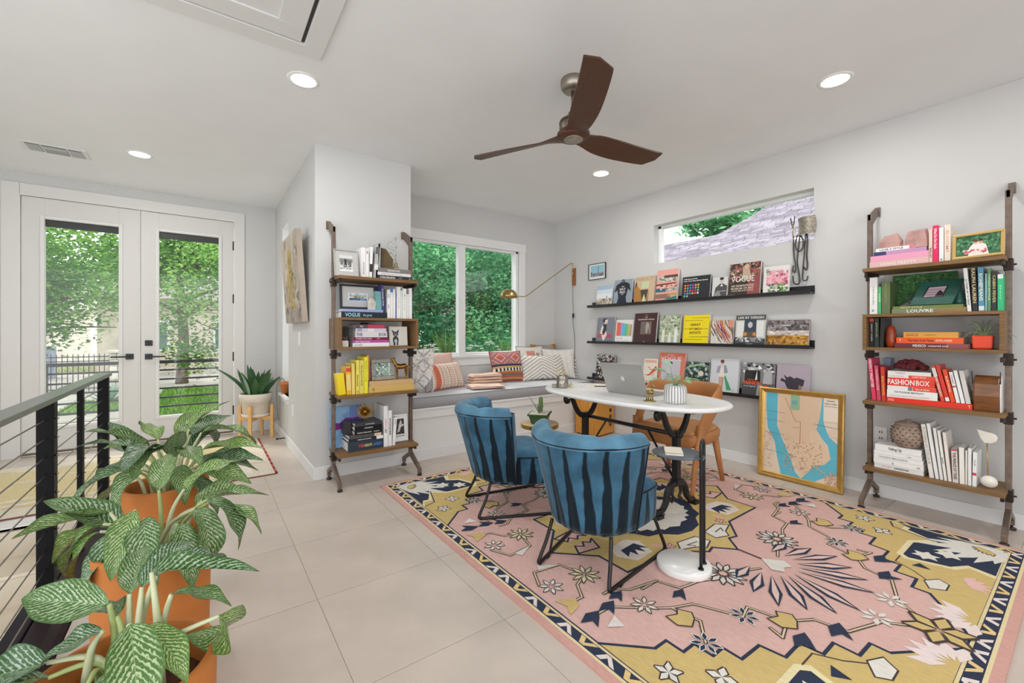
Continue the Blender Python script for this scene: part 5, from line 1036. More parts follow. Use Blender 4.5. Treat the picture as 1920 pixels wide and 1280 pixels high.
for x in (-.045, .045):
    for y in (-.035, .035): b.box((x-.012, y-.01, 0), (x+.012, y+.01, .008))
b.build('pot', m_cer, dg, bevel=.003)
b = MB('d6d2c0'); b.box((-.079, -.061, .0702), (.079, .061, .0725)); b.build('gravel', m_stone, dg)
b = MB(hx('5c7a34')); vs = []; seg = 20; pr_ = [(.013, .07), (.0145, .1), (.0145, .15), (.013, .17), (.008, .178), (.001, .18)]
for r_, z in pr_:
    for k in range(seg): a = 2*math.pi*k/seg; q = r_*(1 if k % 2 else .86); vs.append((.035+q*math.cos(a), .0+q*math.sin(a), z))
b.add(vs, [(i*seg+k, i*seg+(k+1) % seg, (i+1)*seg+(k+1) % seg, (i+1)*seg+k) for i in range(len(pr_)-1) for k in range(seg)], None, True); b.build('cactus', m_leafg, dg)
for k in range(9):
    a = R(k*40); e_ = R(50+(k*23) % 38); L_ = .05+.02*(k % 3)+(.05 if k == 2 else 0); b = MB(hx('5c7058')); b.tube(spl([(-.025, 0, .072), (-.025+L_*.5*math.cos(a)*math.cos(e_), L_*.5*math.sin(a)*math.cos(e_), .072+L_*.5*math.sin(e_)+.004), (-.025+L_*math.cos(a)*math.cos(e_)*1.1, L_*math.sin(a)*math.cos(e_)*1.1, .072+L_*math.sin(e_))], 3), [.007, .006, .006, .005, .004, .002, .0006], 6, flat=.5); b.build('leaf', m_leafg, dg)
st_ = tag(MB('8a8890').ball((0, 0, .008), (.014, .012, .01), None, 8, 5).build('pebble', m_stone), 'grey pebble lying in the dish garden', 'stone'); st_.location = (2.19, 2.70, .4755+.0725)
# ---------------------------------------------------------------- black C side table on marble base with a notebook
ct = thing('laptop_side_table', 'black metal side table with a looped handle and round marble base', 'side table', loc=(1.976, 1.234, RZ0), rz=19)
b = MB('e6e3df'); b.lathe([(0, 0), (.125, 0), (.13, .006), (.13, .03), (.125, .036), (0, .036)], 48); b.build('marble_base', m_marble, ct)
b = MB(hx('17181a')); 
lp = [(-.034, -.088, .03), (-.034, -.088, .57), (-.034, -.088, .62)]+[(-.034*math.cos(R(a)), -.088, .625+.034*math.sin(R(a))) for a in range(0, 181, 20)]+[(.034, -.088, .62), (.034, -.088, .57), (.034, -.088, .03)]
b.tube(lp, .008, 10); b.build('handle_post', m_black, ct)
for x in (-.034, .034): b = MB(hx('17181a')); b.lathe([(.014, .036), (.013, .042), (.008, .043)], 14, c=(x, -.088, 0)); b.build('collar', m_black, ct)
b = MB(hx('4e565c')); b.lathe([(0, .574), (.122, .574), (.124, .577), (.122, .58), (0, .58)], 48, c=(0, .03, 0)); b.box((-.034, -.096, .565), (.034, -.04, .575)); b.build('tray', m_black, ct)
nb = thing('notebook', 'small pale notebook on the black side table', 'book', T(1.945, 1.272, RZ0+.5805) @ RZ(38))
b = MB('d8cfc0'); b.box((-.06, -.042, .009), (.06, .042, .014)); b.box((-.06, -.042, 0), (.06, .042, .002)); b.box((-.06, -.042, 0), (-.057, .042, .014)); b.build('cover', m_paper, nb, bevel=.001)
b = MB('b98d5c'); b.box((-.057, -.04, .002), (.058, .04, .009)); b.build('pages', m_paper, nb)
# ---------------------------------------------------------------- cajon-like honey wood box by the bench
cj = thing('wooden_box_drum', 'honey-coloured wooden box drum with a strap under the desk end', 'drum', loc=(3.83, 3.56, 0), rz=8)
b = MB(hx('cf8f3c', 1.1)); b.box((-.17, -.15, .012), (.17, .16, .5)); b.build('body', m_woodz, cj, bevel=.006)
b = MB(hx('d99a44', 1.1)); b.box((-.165, -.157, .015), (.165, -.15, .497)); b.build('front_plate', m_woodz, cj, bevel=.002)
b = MB('d8d2c4'); b.T = T(-.06, -.157, .41) @ RX(90); b.lathe([(0, 0), (.022, 0), (.022, .003), (0, .004)], 18); b.build('badge', m_plastic, cj)
b = MB('c08040'); b.text(frame((0, -.1575, .36), (1, 0, 0), (0, 0, 1)), 'Pearl', .08, 0, .03, '6a3c18', 1); b.build('logo', m_plastic, cj)
b = MB(hx('1c1a1a')); b.box((.07, -.163, .265), (.11, -.157, .305)); b.build('buckle', m_black, cj, bevel=.002)
b = MB(hx('1c1a1a')); b.tube(spl([(.09, -.165, .23), (.055, -.167, .18), (.065, -.167, .12), (.09, -.165, .1), (.105, -.167, .15), (.092, -.167, .2)], 5, True), .005, 6, closed=True); b.build('strap', m_black, cj)
for x in (-.14, .14):
    for y in (-.12, .13): b = MB(hx('222222')); b.lathe([(.015, 0), (.015, .012)], 10, c=(x, y, 0)); b.build('rubber_foot', m_plastic, cj)
# ---------------------------------------------------------------- gold-framed city map leaning on the wall
mp = leanpic(T(3.868, 1.715, 0) @ RZ(-90), 0, 0, .002, 3.2)
def a_map(a):
    a.r(0, 0, 1, 1, 'd9c8b4'); BLU = '5fb0c4'
    a.p([(.02, 1), (.19, 1), (.19, .6), (.26, .45), (.36, .28), (.46, .06), (.54, .0), (.26, 0), (.2, .2), (.16, .38), (.05, .55), (.02, .8)], BLU)
    a.p([(.78, 1), (.82, 1), (.82, .72), (.86, .62), (.9, .55), (1, .48), (1, .12), (.9, .1), (.72, 0), (.54, 0), (.62, .08), (.7, .18), (.84, .22), (.92, .3), (.88, .45), (.72, .6), (.74, .75)], BLU)
    a.p([(.19, 1), (.8, 1), (.77, .75), (.73, .62), (.86, .45), (.92, .3), (.84, .22), (.7, .18), (.6, .06), (.54, .02), (.47, .12), (.36, .33), (.24, .5), (.2, .65)], 'd8c0a4')
    for i in range(26):
        x = .23+.021*i; a.l([(x, .97), (x+.01, .45 if i < 20 else .6)], .003, 'c4a68e')
    for i in range(20): y = .95-.026*i; a.l([(.21, y), (.75, y-.02)], .0025, 'cdb39a')
    a.sp(220, .3, .08, .82, .45, .012, ['b89078', 'c8a890', 'd8a070', 'a88a80'], 5); a.sp(60, 0, .05, .14, .5, .012, ['c8b09a', 'b89a84'], 6); a.sp(60, .85, .0, 1, .15, .015, ['b89078', 'c8a890'], 7)
    a.r(.38, .82, .5, 1, '88b08c').r(.4, .88, .47, .93, '6aa0a8').l([(.3, .95), (.45, .68), (.52, .68), (.52, .42), (.46, .4)], .006, 'b8705c').l([(.42, .6), (.5, .61)], .006, 'b8705c')
    for y in (.77, .66, .5, .27): a.l([(.0, y), (.3, y-.01)], .004, '4c7c8a')
    a.l([(.7, .68), (1, .66)], .005, '4a6a74').l([(.7, .18), (.86, .12)], .006, 'd6c48c').r(.82, .73, 1, 1, 'ddd0c0').t('NEW YORK', .91, .935, .02, '4a4a4a', .15).t('MANHATTAN CENTRAL', .91, .905, .012, '6a6a6a', .16).r(.86, .965, .96, .972, '3a3a3a').o(.98, .6, .09, .05, 'd4c0ac')
m_gold = mat('gilded_frame', .32, metal=.75, var=.12, vs=20)
MPW, MPH = .60, .74
mpt = thing('framed_map', 'large gold-framed city map leaning on the wall by the bookcase', 'picture', mp)
fwid = .042; gc = hx('cfa75c', 1.0); m_ = MB(gc); prof = [(0, 0), (0, .026), (.008, .032), (.016, .03), (.022, .022), (.034, .018), (.042, .012), (.042, 0)]
cor = [(0, 0, 1, 1), (MPW, 0, -1, 1), (MPW, MPH, -1, -1), (0, MPH, 1, -1)]
for i in range(4):
    x0, y0, ax, ay = cor[i]; x1, y1, bx, by = cor[(i+1) % 4]; vs = [(x0+ax*d, y0+ay*d, z) for d, z in prof]+[(x1+bx*d, y1+by*d, z) for d, z in prof]; k = len(prof)
    mm = MB(gc); mm.add(vs, [(j, k+j, k+j+1, j+1) for j in range(k-1)], None, False); mm.build('frame_side', m_gold, mpt)
m_ = MB('d8d0c4'); m_.box((.03, .03, 0), (MPW-.03, MPH-.03, .008)); m_.build('backing', m_paper, mpt)
m_ = MB(); a_map(Art(m_, T(.042, .042, .0085), MPW-.084, MPH-.084, .00006)); m_.build('map_print', m_gloss, mpt)
# ---------------------------------------------------------------- built-in window seat
ws = thing('window_seat', 'white built-in window seat bench below the bay window', 'bench', loc=(1.57, 3.75, 0))
BW = XR-XE
b = MB(TRIM); b.box((.0, .012, .0), (BW-.0005, YW-YC-.002, .47)); b.build('base', m_trim, ws)
b = MB(TRIM); b.box((0, -.018, .47), (BW-.0005, YW-YC-.002, .492)); b.build('top_board', m_trim, ws, bevel=.003)
for lo, hi, nm in (((0, -.008, .395), (BW-.0005, .012, .47), 'apron_rail'), ((0, -.008, .0), (BW-.0005, .012, .10), 'base_rail'), ((0, -.008, .10), (.05, .012, .395), 'stile'), ((BW-.09, -.008, .10), (BW-.0005, .012, .395), 'stile')):
    b = MB(TRIM); b.box(lo, hi); b.build(nm, m_trim, ws, bevel=.002)
m_seatf = mat('grey_bench_fabric', .9, var=.06, vs=40, bump=.35, bs=300, stretch=(6, 1, .4), spec=.2)
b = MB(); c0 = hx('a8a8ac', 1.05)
cx0, cx1, cy0, cy1 = XE+.015, XR-.01, YC-.012, YW-.02
cs = thing('bench_cushion', 'long light grey cushion on the window seat', 'cushion', loc=(XE, YC, .4925))
def cush(u, v):
    return 0
L_, D_ = BW-.02, YW-YC-.02
b = MB(c0); ring = []
for (x, y, a0) in ((L_-.035, D_-.035, 0), (.035+.01, D_-.035, 90), (.045, .025, 180), (L_-.035, .025, 270)):
    for k in range(5): a = R(a0+k*22.5); ring.append((x+.035*math.cos(a), y+.035*math.sin(a)))
n = len(ring); lev = [(0, .012), (.008, .002), (.05, -.006), (.092, .0), (.1, .008)]
def ins(x, y, d): return (x+(d if x < L_/2 else -d), y+(d if y < D_/2 else -d))
vs = [(*ins(x, y, d), z) for z, d in lev for x, y in ring]
b.add(vs, [(i*n+k, i*n+(k+1) % n, (i+1)*n+(k+1) % n, (i+1)*n+k) for i in range(len(lev)-1) for k in range(n)]+[tuple(range(n))[::-1]], None, True); b.build('side_band', m_seatf, cs)
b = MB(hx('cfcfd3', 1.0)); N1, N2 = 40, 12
def topf(u, v): return (.02+u*(L_-.03), .0+v*D_*.985, .1+.012*math.sin(math.pi*u)**.4*math.sin(math.pi*v)**.4)
b.surf(topf, N1, N2); b.build('top_panel', m_seatf, cs)
b = MB(hx('8c8c92', 1.0)); b.tube([(*ins(x, y, .004), .099) for x, y in ring]+[(*ins(*ring[0], .004), .099)], .004, 6); b.tube([(*ins(x, y, .004), .004) for x, y in ring]+[(*ins(*ring[0], .004), .004)], .004, 6); b.build('piping', m_seatf, cs)
SZ = .605
# ---------------------------------------------------------------- pillows
def pillow(name, label, loc, w_, h, th, rot, draw=None, base='ddd8d0', mt=None, extra=None, nu=28, nv=28, col=None):
    # upright pillow: x across, z up, front towards -y. rot = (lean back deg, yaw deg, roll deg)
    B = thing(name, label, 'pillow', T(*loc) @ RZ(rot[1]) @ RX(-rot[0]) @ RY(rot[2]))
    def prof(u, v):
        a = 1-abs(2*u-1)**2.6; c = 1-abs(2*v-1)**2.6; return th/2*(max(0, a)*max(0, c))**.5
    def edge(u, v):
        x = (u-.5)*w_; z = v*h; pin = .035*min(w_, h)
        x *= 1-.06*math.sin(math.pi*v); z = h/2+(z-h/2)*(1-.07*math.sin(math.pi*u)); return x, z
    def fr(u, v): x, z = edge(u, v); return (x, -prof(u, v), z)
    def bk(u, v): x, z = edge(1-u, v); return (x, prof(1-u, v), z)
    m = MB(base); m.surf(fr, nu, nv, colfn=draw, uv=True); m.surf(bk, 10, 10); m.build('cover', mt or m_fab, B)
    if extra: extra(B, fr, edge)
    return B
def piping(B, fr, edge, c, name='piping', r=.004):
    m = MB(c); pts = [fr(t_/12, 0) for t_ in range(12)]+[fr(1, t_/12) for t_ in range(12)]+[fr(1-t_/12, 1) for t_ in range(12)]+[fr(0, 1-t_/12) for t_ in range(12)]
    m.tube(pts, r, 6, closed=True); m.build(name, m_fab, B)
def d_diamond(u, v):
    q = abs(((u*3+v*.2) % 1)-.5)*2+abs(((v*2.6) % 1)-.5)*2; return 'a9a7a9' if .72 < q < .98 else ('c9c2c0' if (q*7) % 1 < .25 else 'e0dcd6')
pillow('geometric_pillow', 'large ivory pillow with grey diamond pattern next to the bookcase', (1.715, 4.10, SZ), .46, .45, .16, (14, -32, 0), d_diamond, nu=40, nv=40, extra=lambda B, f, e: piping(B, f, e, 'd8d2ca'))
pillow('blush_pillow', 'small plain blush pillow behind the striped lumbar pillow', (2.15, 4.36, SZ), .42, .39, .12, (18, -6, 0), lambda u, v: 'cfaea4', extra=lambda B, f, e: piping(B, f, e, 'b89488'))
def d_strip(u, v):
    if u < .12: return '9c9699'
    if .2 < u < .3: return 'c46a50'
    k = int(u*26) % 5; return ('d8cbbb', 'd9b9a8', 'c9beb2', 'ddd3c6', 'cf9f8c')[k] if int(v*44) % 4 else ('c4b5a6' if k % 2 else 'b79a8c')
pillow('striped_lumbar_pillow', 'striped lumbar pillow with a rust-red band on the left', (2.11, 4.07, SZ), .60, .295, .15, (22, 20, 0), d_strip, nu=52, nv=44, extra=lambda B, f, e: piping(B, f, e, 'a8786a'))
def d_kilim(u, v):
    if v > .55:
        q = abs(((u*2+.0) % 1)-.5)*2; e = abs((v-.55)/.45*2-1); t_ = q+e
        if .55 < t_ < .68 or 1.2 < t_ < 1.32: return 'd8bfa6'
        return 'bb6664' if t_ < .9 else 'a5787a'
    if v > .49: return '35364c'
    if v > .42: return 'c0a070'
    if v > .32: return '2e2c34' if int(u*18) % 2 else 'e0dcd0'
    if v > .28: return 'c08a4c'
    if v > .22: return 'ac6048'
    if v > .17: return '5c6a5c'
    return ('b8694c', 'bd9a68', 'a65a4c')[int(v*20) % 3]
pillow('kilim_pillow', 'red kilim pillow with diamonds above striped bands', (3.05, 4.24, SZ), .45, .385, .14, (17, -4, 0), d_kilim, nu=54, nv=60, extra=lambda B, f, e: piping(B, f, e, '9c4a40', 'edge_cord', .006))
def d_chev(u, v):
    a = (u*1.4 % 1); q = ((v+abs(u-.42)*1.1)*7.5) % 1 if u < .72 else ((v-u*1.0)*7.5) % 1; return 'a39d94' if q < .34 else 'e0dcd6'  # shade of the tufting grooves painted as grey chevron bands
pillow('tufted_lumbar_pillow', 'white tufted lumbar pillow with raised chevron lines', (3.56, 4.15, SZ), .66, .335, .15, (22, -10, 0), d_chev, nu=130, nv=70)
def tassels(B, fr, edge):
    for s_ in (0, 1):
        for i in range(9):
            p_ = Vector(fr(s_, .05+i*.1125)); d = -1 if s_ == 0 else 1
            m = MB('d9d3c8'); m.ball(tuple(p_+Vector((d*.008, 0, 0))), .007, None, 7, 5); m.tube([tuple(p_+Vector((d*.012, 0, 0))), tuple(p_+Vector((d*.02, 0, -.02)))], [.006, .009], 7); m.build('tassel', m_fab, B)
pillow('tasselled_pillow', 'white pillow with tasselled sides in the bench corner', (3.83, 4.20, SZ), .44, .40, .14, (15, -38, 0), lambda u, v: 'd9d5ce' if int(u*30+v*4) % 6 else 'cfcac2', extra=tassels)
pillow('corded_pillow', 'ivory pillow with a dark cord edge behind the tufted lumbar', (3.53, 4.38, SZ), .46, .43, .11, (10, 2, 0), lambda u, v: 'c98a7c' if (.3 < u < .62 and .62 < v < .84) else ('9d9894' if .64 < u < .8 and .6 < v < .78 else 'dcd7cf'), extra=lambda B, f, e: piping(B, f, e, '5a5552'))
pillow('leather_tipped_pillow', 'grey pillow with tan leather corners at the very back', (3.80, 4.44, SZ), .46, .45, .09, (6, 0, 0), lambda u, v: 'a8703c' if min(u, 1-u)+(1-v) < .22 else ('8f8a88' if (abs(u-.5)*2+v*.6)*5 % 1 < .5 else 'a8a29c'))
# folded throws
def throw(name, label, loc, rz, w_, d_, layers, c, waff):
    B = thing(name, label, 'blanket', loc=loc, rz=rz, group='folded blush throws on the bench')
    for k in range(layers):
        m = MB(c); g_ = random.Random(k+layers*7)
        t_ = waff
        def fn(u, v, k=k):
            x = (u-.5)*(w_-.006*k); y = (v-.5)*(d_-.006*k); e = min(1, min(u, 1-u, v, 1-v)*9); e = math.sqrt(max(0, 1-(1-e)**2)); 
            return (x, y, k*t_+t_*(.15+.85*e)+.0025*math.sin(u*70)*math.sin(v*60)*e+.006*math.sin(u*5+k)*e)
        m.surf(fn, 34, 26); m.surf(lambda u, v, k=k: ((u-.5)*w_, (.5-v)*d_, k*t_+.001), 2, 2); m.build('fold', m_fab, B)
    return B
throw('flat_throw', 'flat folded blush throw at the front edge of the cushion', (2.50, 3.91, SZ+.008), -12, .38, .22, 2, 'd8bcac', .015)
wv = throw('waffle_throw', 'waffle-weave blush throw rolled behind the flat one', (2.62, 4.12, SZ+.008), -8, .38, .18, 4, 'd3b3a0', .032)
tag(bpy.data.objects[wv.name], 'waffle-weave blush throw folded thick behind the flat one', 'blanket', 'folded blush throws on the bench')
# ---------------------------------------------------------------- swing-arm wall lamp
lm = thing('swing_arm_lamp', 'brass swing-arm wall lamp with a dome shade over the bench', 'lamp', loc=(XR, 4.13, 1.955))
b = MB(hx('8e5a30')); b.box((-.022, -.03, -.115), (0, .03, .115)); b.build('wood_backplate', m_woodz, lm, bevel=.004)
b = MB(hx('b09a6a')); b.tube(spl([(-.03, 0, .08), (-.032, 0, .15), (-.05, -.004, .178), (-.09, -.01, .165)], 6)+[Vector((-.90, -.11, -.305)), Vector((-.94, -.115, -.32)), Vector((-1.0, -.13, -.322)), Vector((-1.11, -.15, -.322))], .006, 8); b.build('arm', m_brass, lm)
b = MB(hx('a08b5a')); b.T = T(-1.21, -.17, -.335); n_ = [(.0, .085), (.03, .082), (.06, .07), (.085, .045), (.1, .01), (.105, -.015), (.1, -.015), (.09, .015), (.055, .06), (0, .078)]; b.lathe(n_, 32, cap=False); b.build('shade', m_brass, lm)
b = MB(hx('e0cfa0')); b.T = T(-1.21, -.17, -.325); b.ball((0, 0, .015), .028); b.build('bulb', m_cer, lm)
b = MB(hx('b09a6a')); b.tube([(-.03, 0, .0), (-.03, 0, .085)], .008, 8); b.tube([(-.03, 0, -.10), (-.03, 0, -.13)], .007, 8); b.build('pivot', m_brass, lm)
b = MB(hx('2a2a2a')); b.tube(spl([(-.03, 0, -.125), (-.028, .004, -.3), (-.026, -.004, -.5), (-.02, .01, -.62), (-.01, -.01, -.8), (-.01, -.012, -1.1), (-.008, -.02, -1.3)], 6), .0028, 6); cd_ = b.build('cord', m_plastic, lm)
b = MB(hx('1a1a1a')); b.box((-.033, -.009, -.55), (-.015, .011, -.49)); b.build('inline_switch', m_plastic, cd_, bevel=.003)
# ---------------------------------------------------------------- ornaments on the left bookcase
def loc3(BC, u, v, z): return BC @ T(u, v, z)
def a_porch(a): a.r(0, 0, 1, 1, 'c8c8c6').r(0, .55, 1, .8, '8a8a88').r(.35, .35, .55, .75, '3a3a3a').r(.6, .4, .9, .7, '6a6a68').r(.05, .4, .3, .7, '77777a').sp(40, 0, .0, 1, .4, .09, ['3c3c3c', '8a8a8a', 'c8c8c6', '5a5a5a'], 2).r(0, .0, 1, .12, 'e2e2e0')
pic(leanpic(BL, -.015, -.27, L1+.0005, 10), .185, .215, .006, 'a8a8a6', 'grey-matted black and white photo frame on the top shelf', 'photo frame', a_porch, mat_=.036, matcol='b4b3b0', fmat=m_plastic)
w1 = thing('pyramid_bookend', 'dark brown wedge bookend beside the white books', 'bookend', loc3(BL, .166, -.17, L1))
b = MB(hx('5a4c44')); b.add([(-.026, -.06, 0), (.014, -.06, 0), (.014, .07, 0), (-.026, .07, 0), (.010, .04, .235), (.014, .04, .235), (.014, .06, .235), (.010, .06, .235)], [(3, 2, 1, 0), (4, 5, 6, 7), (0, 1, 5, 4), (1, 2, 6, 5), (2, 3, 7, 6), (3, 0, 4, 7)], None, False); b.build('body', m_stone, w1, bevel=.003)
sb = thing('stone_bookend', 'olive-brown slab bookend with a slanted corner on the flat books', 'bookend', loc3(BL, .36, -.26, L1+.0925))
b = MB(hx('5c4a2c')); b.prism([(0, 0), (.10, 0), (.10, .085), (.04, .165), (-.004, .172)], 0, .03, M=Matrix(((1, 0, 0, 0), (0, 0, 1, 0), (0, 1, 0, 0), (0, 0, 0, 1)))); b.build('slab', mat('agate', .35, var=.3, vs=12), sb, bevel=.003)
m_clear = mat('clear_glass', .03, trans=1.0, spec=.5)
gv = thing('glass_bubble_sculpture', 'clear glass bubble ornament on a small metal base', 'ornament', loc3(BL, .49, -.24, L1+.0925)); rnd = random.Random(8)
b = MB(hx('9a8c78')); b.box((-.022, -.022, 0), (.022, .022, .022)); b.box((-.014, -.014, .022), (.014, .014, .058)); b.build('base', m_brass, gv, bevel=.003)
b = MB((.95, .97, .97)); b.tube([(0, 0, .055), (-.004, 0, .28)], .0035, 8); b.build('rod', m_clear, gv)
for i in range(15):
    a = rnd.uniform(0, 6.3); h_ = .09+.013*i; r_ = rnd.uniform(.012, .04); b = MB((.95, .97, .97)); b.ball((r_*math.cos(a)-.02, r_*.6*math.sin(a), h_), rnd.uniform(.009, .016), None, 10, 6); b.build('glass_drop', m_clear, gv)
def a_sea(a): a.r(0, 0, 1, 1, 'f0efea').r(.04, .05, .96, .95, 'b8cad8').r(.04, .05, .96, .35, '5a80b4').r(.04, .62, .96, .72, '8aa0b8').sp(40, .05, .35, .95, .6, .08, ['c8b850', '7a9a5a', 'd0c070', '9aa850', 'e0d8a8'], 3).sp(20, .05, .06, .95, .35, .1, ['4a70b0', '7a9cc8', '3a5a98'], 4).sp(14, .05, .7, .95, .95, .1, ['d0c8d8', 'a8b8d0', 'dcdce4'], 6)
pic(leanpic(BL, .035, -.235, L2+.0705, 6), .285, .20, .017, '23262a', 'dark frame with a small bright seascape on a wide mat', 'picture', a_sea, mat_=.05, matcol='b9bab6', fmat=m_black)
def crystal(name, label, M_, pts, h, c, mt, cat='stone', seed=1, top=.6):
    g_ = random.Random(seed); B = MB(c); n = len(pts); lo = [(x, y, 0) for x, y in pts]; mid = [(x*1.08+g_.uniform(-.004, .004), y*1.08, h*g_.uniform(.3, .5)) for x, y in pts]; hi = [(x*top+g_.uniform(-.006, .006), y*top, h*g_.uniform(.8, 1.0)) for x, y in pts]
    B.add(lo+mid+hi, [tuple(range(n))[::-1], tuple(range(2*n, 3*n))]+[(i*n+k, i*n+(k+1) % n, (i+1)*n+(k+1) % n, (i+1)*n+k) for i in range(2) for k in range(n)], None, False)
    o = tag(B.build(name, mt, bevel=.002), label, cat); o.matrix_world = M_; return o
crystal('quartz_rock', 'pale grey quartz rock in front of the dark seascape frame', loc3(BL, .272, -.275, L2+.0695), [(-.034, -.012), (-.01, -.02), (.028, -.014), (.036, .006), (.01, .02), (-.028, .014)], .115, hx('b9b5ac'), m_stone, seed=5, top=.45)
sp_ = thing('mini_succulent', 'tiny succulent in a white square pot inside the box shelf', 'potted plant', loc3(BL, .065, -.26, L3)); b = MB('dedad2'); b.box((-.024, -.024, 0), (.024, .024, .05)); b.build('pot', m_cer, sp_, bevel=.003)
for k in range(9): a = R(40*k); b = MB('6a4a5c' if k % 2 else '7a6a60'); b.tube([(0, 0, .048), (.018*math.cos(a), .018*math.sin(a), .068), (.026*math.cos(a), .026*math.sin(a), .082)], [.006, .006, .001], 6); b.build('leaf', m_leafg, sp_)
for du, dz, w_, h_, lb in ((.105, .0, .03, .16, 'black metal box standing behind the succulent'), (.128, .146+.032, .05, .02, 'small black tray lying on the raspberry book')):
    o = tag(MB(hx('26231f')).box((-w_/2, 0, 0), (w_/2, .06, h_)).build('metal_box', m_black, bevel=.004), lb, 'box'); o.matrix_world = loc3(BL, du if dz == 0 else .26, -.16, L3+dz)
def a_dog(a):
    a.r(0, 0, 1, 1, 'dcd8cc'); D = '3a3c4c'
    a.o(.36, .28, .17, .24, D).o(.36, .2, .09, .14, 'c8c8c8').o(.36, .62, .16, .13, D).p([(.2, .66), (.14, .86), (.3, .74)], D).p([(.42, .74), (.56, .88), (.52, .64)], D).r(.22, .0, .32, .2, D).r(.42, .0, .5, .2, D).o(.36, .56, .07, .05, '8a8a94').o(.29, .65, .03, .02, 'd0d0d0', 8).o(.43, .65, .03, .02, 'd0d0d0', 8)
pic(leanpic(BL, .43, -.24, L3+.0005, 6), .16, .165, .004, 'cfcac0', 'small print of a seated dark dog with upright ears', 'picture', a_dog, fmat=m_paper)
pic(leanpic(BL, .28, -.255, L4+.0925, 12), .195, .175, .034, '8f8d85', 'hammered silver photo frame on the flat tan books', 'photo frame', lambda a: a.r(0, 0, 1, 1, '8aa394').sp(50, 0, 0, 1, 1, .1, ['5c7a68', 'a8beb0', 'c8d2cc', '3c5248', 'd6d8d4'], 2), fmat=mat('hammered_silver', .4, metal=.8, var=.3, vs=60, bump=.8, bs=90))
hs = thing('brass_horse', 'brass standing horse statuette at the end of the yellow shelf', 'figurine', loc3(BL, .53, -.26, L4+.0925) @ RZ(165))
b = MB(hx('8a6434')); 
def skin(pts, rs, seg=8): b.tube(spl(pts, 4), [rs[0]+(rs[-1]-rs[0])*0 if False else rs[min(len(rs)-1, int(i/4))]*(1-(i % 4)/4)+rs[min(len(rs)-1, int(i/4)+1)]*((i % 4)/4) for i in range(4*(len(pts)-1)+1)], seg)
skin([(-.05, 0, .105), (-.03, 0, .11), (0, 0, .105), (.03, 0, .108), (.045, 0, .11)], [.012, .022, .021, .023, .016])
skin([(.038, 0, .115), (.055, 0, .14), (.062, 0, .165), (.07, 0, .172)], [.018, .014, .011, .01]); skin([(.062, 0, .17), (.078, 0, .16), (.092, 0, .146)], [.011, .009, .006])
for y in (-.005, .005): b.tube([(.06, y, .175), (.058, y*1.3, .19)], [.004, .001], 6)
for x, dx, y in ((.036, .004, .012), (.036, -.008, -.012), (-.04, -.01, .012), (-.04, .006, -.012)):
    skin([(x, y, .1), (x+dx*.6, y, .06), (x+dx*.4-.003, y, .03), (x+dx, y, .003)], [.012, .007, .005, .0065])
skin([(-.05, 0, .112), (-.066, 0, .1), (-.07, 0, .07), (-.068, 0, .045)], [.004, .007, .006, .001]); b.build('body', m_brass, hs)
cv = thing('painted_canvas', 'blue canvas painted with a purple reaching hand', 'painting', leanpic(BL, -.01, -.1, L5+.0005, 4)); b = MB('7fa9cf'); b.box((0, 0, 0), (.26, .33, .02)); b.build('canvas', m_fab, cv)
def a_hand(a): a.r(0, 0, 1, 1, '86aed2').sp(20, 0, 0, 1, 1, .2, ['7ba4cc', '92b6d6', '8ab2d8', '749cc8'], 2).r(.6, .6, 1, 1, '6a86c0').p([(.02, .5), (.1, .62), (.3, .6), (.48, .72), (.7, .7), (.86, .72), (.98, .68), (.8, .64), (.96, .6), (.78, .56), (.9, .5), (.66, .5), (.44, .46), (.2, .44), (.04, .4)], '7c2f86').p([(.3, .56), (.5, .64), (.7, .64), (.5, .54)], '4a1c5c')
b = MB(); a_hand(Art(b, T(0, 0, .0201), .26, .33)); b.build('painting', m_paper, cv)
bb_ = tag(MB(hx('2b2b2d')).box((-.028, -.045, 0), (.028, .045, .10)).build('black_box', m_black, bevel=.003), 'small black upright box on the left of the dark book stack', 'box'); bb_.matrix_world = loc3(BL, .095, -.2, L5+.126)
ur = thing('gold_urchin', 'gold spiky urchin ball on the dark book stack', 'ornament', loc3(BL, .238, -.22, L5+.219)); b = MB(hx('b08a3c')); b.ball((0, 0, .075), .02, None, 12, 8); b.build('core', m_brass, ur)
b = MB(hx('c8a456')); g_ = random.Random(3)
for i in range(150):
    z = 1-2*(i+.5)/150; a = i*2.39996; r_ = math.sqrt(1-z*z); d = Vector((r_*math.cos(a), r_*math.sin(a), z)); L_ = .075 if z > -.95 else .075; b.tube([tuple(Vector((0, 0, .075))+d*.015), tuple(Vector((0, 0, .075))+d*.0745)], [.0022, .0008], 4)
sk = b.build('spikes', m_brass, ur); sk['kind'] = 'stuff'
def a_danc(a): a.r(0, 0, 1, 1, 'e9e8e6').r(.12, .14, .86, .88, '3a3a3a').sp(30, .15, .2, .85, .85, .12, ['2a2a2a', '4a4a4a', '5c5c5c'], 4).p([(.3, .3), (.5, .35), (.7, .7), (.6, .85), (.45, .6)], 'c8c8c6').p([(.5, .5), (.85, .6), (.8, .66), (.5, .56)], 'd8d8d6').r(.14, .16, .84, .24, 'd0d0ce')
pic(leanpic(BL, .468, -.2, L5+.0005, 7), .145, .23, .014, 'e9e8e6', 'white-framed black and white dancer print on the bottom shelf', 'picture', a_danc, fmat=m_paper)
